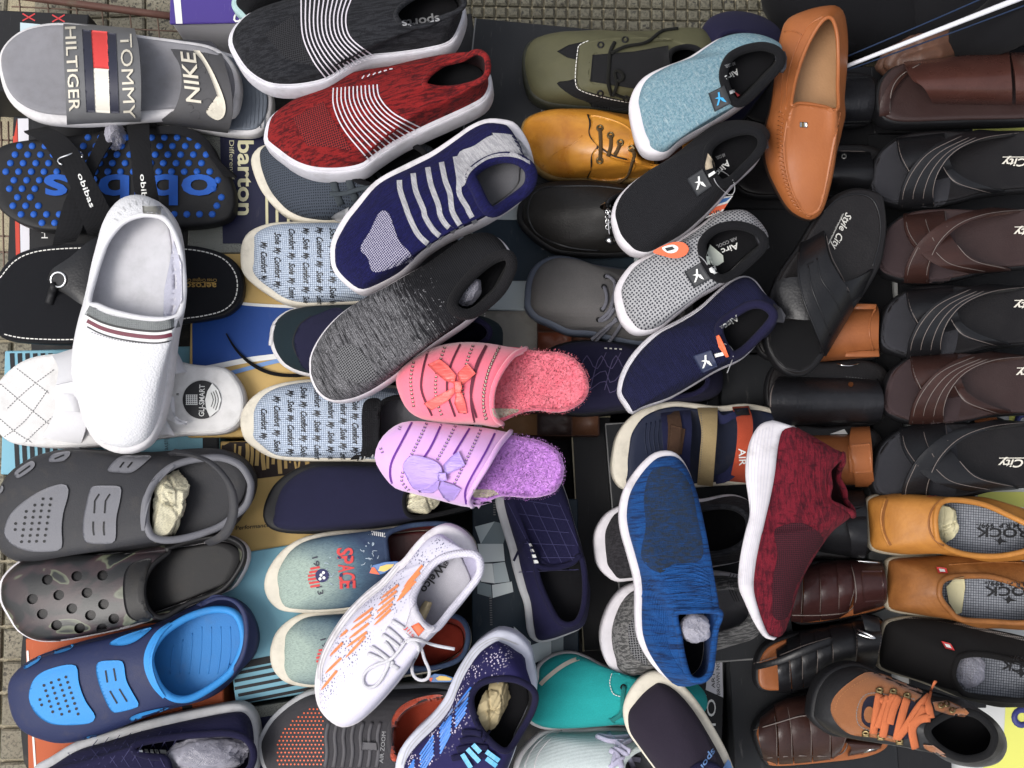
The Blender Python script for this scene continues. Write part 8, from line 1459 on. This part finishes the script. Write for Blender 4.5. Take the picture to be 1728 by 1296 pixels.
# ================================================================== person crouching behind the display
CLOTH = fabric('charcoal_clothing', C(30, 30, 34), weave=1600, depth=.0001, var=.3); SKIN = NT('brown_skin'); SKIN.color(SKIN.mix(SKIN.ramp(SKIN.noise(60, detail=4), [(.35, 0.0), (.7, 1.0)]), C(122, 84, 64), C(100, 66, 50))); SKIN.b.inputs['Subsurface Weight'].default_value = .1; SKIN.b.inputs['Subsurface Radius'].default_value = (.01, .004, .002); SKIN.bump(SKIN.noise(300), .0004, .5); SKINM = finish(SKIN, .55)
person = newobj('person', None); bx = P((1560, -120), 0); person.location = (bx.x, bx.y, 0); person['label'] = 'person in charcoal clothes sitting cross-legged beyond the sandals with one hand lowered'; person['category'] = 'person'
def skinned(name, pts_, edges, mat, root=0, sub=2, parent=person):
    me = bpy.data.meshes.new(name); me.from_pydata([tuple(Vector(p[0])-person.location) for p in pts_], edges, []); o = newobj(name, me); o.parent = parent
    o.modifiers.new('skin', 'SKIN'); sv = me.skin_vertices[0].data
    for v, p in zip(sv, pts_): r = p[1]; v.radius = (r, r) if not isinstance(r, tuple) else r
    sv[root].use_root = True; sm = o.modifiers.new('sub', 'SUBSURF'); sm.levels = sub; sm.render_levels = sub
    dg = bpy.context.evaluated_depsgraph_get(); new = bpy.data.meshes.new_from_object(o.evaluated_get(dg)); o.modifiers.clear(); o.data = new; new.name = name; new.materials.clear(); new.materials.append(mat); new.polygons.foreach_set('use_smooth', [True]*len(new.polygons)); return o
w_ = lambda u, v, z: P((u, v), z)
# survey of the crouching pose: knees forward over the edge of the boxes, torso and head above the picture
hand = w_(1536, 92, .215)
pel = w_(1560, -330, .12); chest = pel+Vector((0, .04, .32)); K1, K2 = w_(1335, 20, .10), w_(1790, 10, .10); F1, F2 = w_(1625, 48, .075), w_(1500, 30, .105)
body = [(pel, .13), (pel+Vector((0, .03, .17)), .125), (chest, .14), (chest+Vector((0, 0, .13)), .10), (chest+Vector((0, -.01, .20)), .052), (chest+Vector((-.16, 0, .09)), .062), (chest+Vector((.16, 0, .09)), .062),
        (pel+Vector((-.1, -.03, -.02)), .10), (K1, .068), (F1, .052), (pel+Vector((.1, -.03, -.02)), .10), (K2, .068), (F2, .055),
        (w_(1790, -60, .33), .048), (w_(1700, 45, .262), .036), (w_(1606, 74, .187), .024), (chest+Vector((-.23, -.06, -.08)), .048), (chest+Vector((-.2, -.16, -.22)), .038)]
skinned('clothed_body', body, [(0, 1), (1, 2), (2, 3), (3, 4), (2, 5), (2, 6), (0, 7), (7, 8), (8, 9), (0, 10), (10, 11), (11, 12), (6, 13), (13, 14), (14, 15), (5, 16), (16, 17)], CLOTH)
neck = chest+Vector((0, -.01, .20)); hd = neck+Vector((0, -.03, .15))
skinned('head', [(neck, .05), (neck+Vector((0, -.015, .06)), .052), (hd, (.078, .095)), (hd+Vector((0, .0, .08)), .07), (hd+Vector((0, -.095, -.02)), .014), (hd+Vector((.082, .01, -.01)), .012), (hd+Vector((-.082, .01, -.01)), .012)], [(0, 1), (1, 2), (2, 3), (2, 4), (2, 5), (2, 6)], SKINM)
skinned('hair', [(hd+Vector((0, .02, .05)), .086), (hd+Vector((0, .03, .09)), .07), (hd+Vector((0, .06, 0)), .07)], [(0, 1), (0, 2)], BLKFAB)
for f, kn in ((F1, K1), (F2, K2)):
    d = (f-kn).normalized(); skinned('shoe', [(f-d*.03, .036), (f+d*.05+Vector((0, -.01, -.01)), .032), (f+d*.13+Vector((0, -.02, -.025)), .022)], [(0, 1), (1, 2)], CLOTH)
def blobs(name, chains, mat, vox=.002, parent=person):
    """one continuous surface grown round chains of (point, radius)"""
    bm = bmesh.new()
    for ch in chains:
        for (a, ra), (b, rb) in zip(ch, ch[1:]):
            k = max(1, int((b-a).length/(min(ra, rb)*.6)))
            for i in range(k+1): t = i/k; bmesh.ops.create_uvsphere(bm, u_segments=12, v_segments=7, radius=ra+(rb-ra)*t, matrix=Matrix.Translation(a.lerp(b, t)-person.location))
    me = bpy.data.meshes.new(name); bm.to_mesh(me); bm.free(); o = newobj(name, me); o.parent = parent
    m = o.modifiers.new('r', 'REMESH'); m.mode = 'VOXEL'; m.voxel_size = vox; sm = o.modifiers.new('s', 'SMOOTH'); sm.iterations = 5; sm.factor = .5
    dg = bpy.context.evaluated_depsgraph_get(); new = bpy.data.meshes.new_from_object(o.evaluated_get(dg)); o.modifiers.clear(); o.data = new; new.materials.clear(); new.materials.append(mat); new.polygons.foreach_set('use_smooth', [True]*len(new.polygons)); return o
def hand_at(W, ex, ey, ez, name='hand'):
    """loosely curled hand: ex runs from wrist to knuckles, ez to the thumb side, ey to the palm side"""
    p = lambda x, y, z: W+ex*x+ey*y+ez*z; ch = [[(p(-.03, 0, 0), .021), (p(.0, 0, 0), .02), (p(.02, 0, .004), .02)]]
    for k, (z, L_) in enumerate(((.028, 1.0), (.009, 1.08), (-.010, 1.0), (-.028, .82))):
        ch.append([(p(.015, 0, z*.5), .016), (p(.068-abs(k-1)*.003, -.002, z), .0118)]); r = .0088-.0004*k
        ch.append([(p(.068-abs(k-1)*.003, -.002, z), .0102), (p(.068+.030*L_, .010, z*1.05), r), (p(.068+.040*L_, .030*L_, z*1.03), r*.95), (p(.068+.026*L_, .044*L_, z), r*.85)])
    ch.append([(p(.012, .008, .018), .014), (p(.042, .020, .034), .0115), (p(.066, .026, .040), .0098), (p(.088, .030, .036), .0085)])
    return blobs(name, ch, SKINM)
EX, EY, EZ = Vector((-1, -.06, 0)).normalized(), Vector((0, -.9, -.3)).normalized(), Vector((0, -.3, .9)).normalized()
hand_at(w_(1612, 74, .185), EX*.8, EY*.7, EZ*.8)
hand_at(chest+Vector((-.2, -.16, -.24)), Vector((.6, -.7, -.2)).normalized(), Vector((0, -.2, -1)).normalized(), Vector((.75, .6, 0)).normalized())
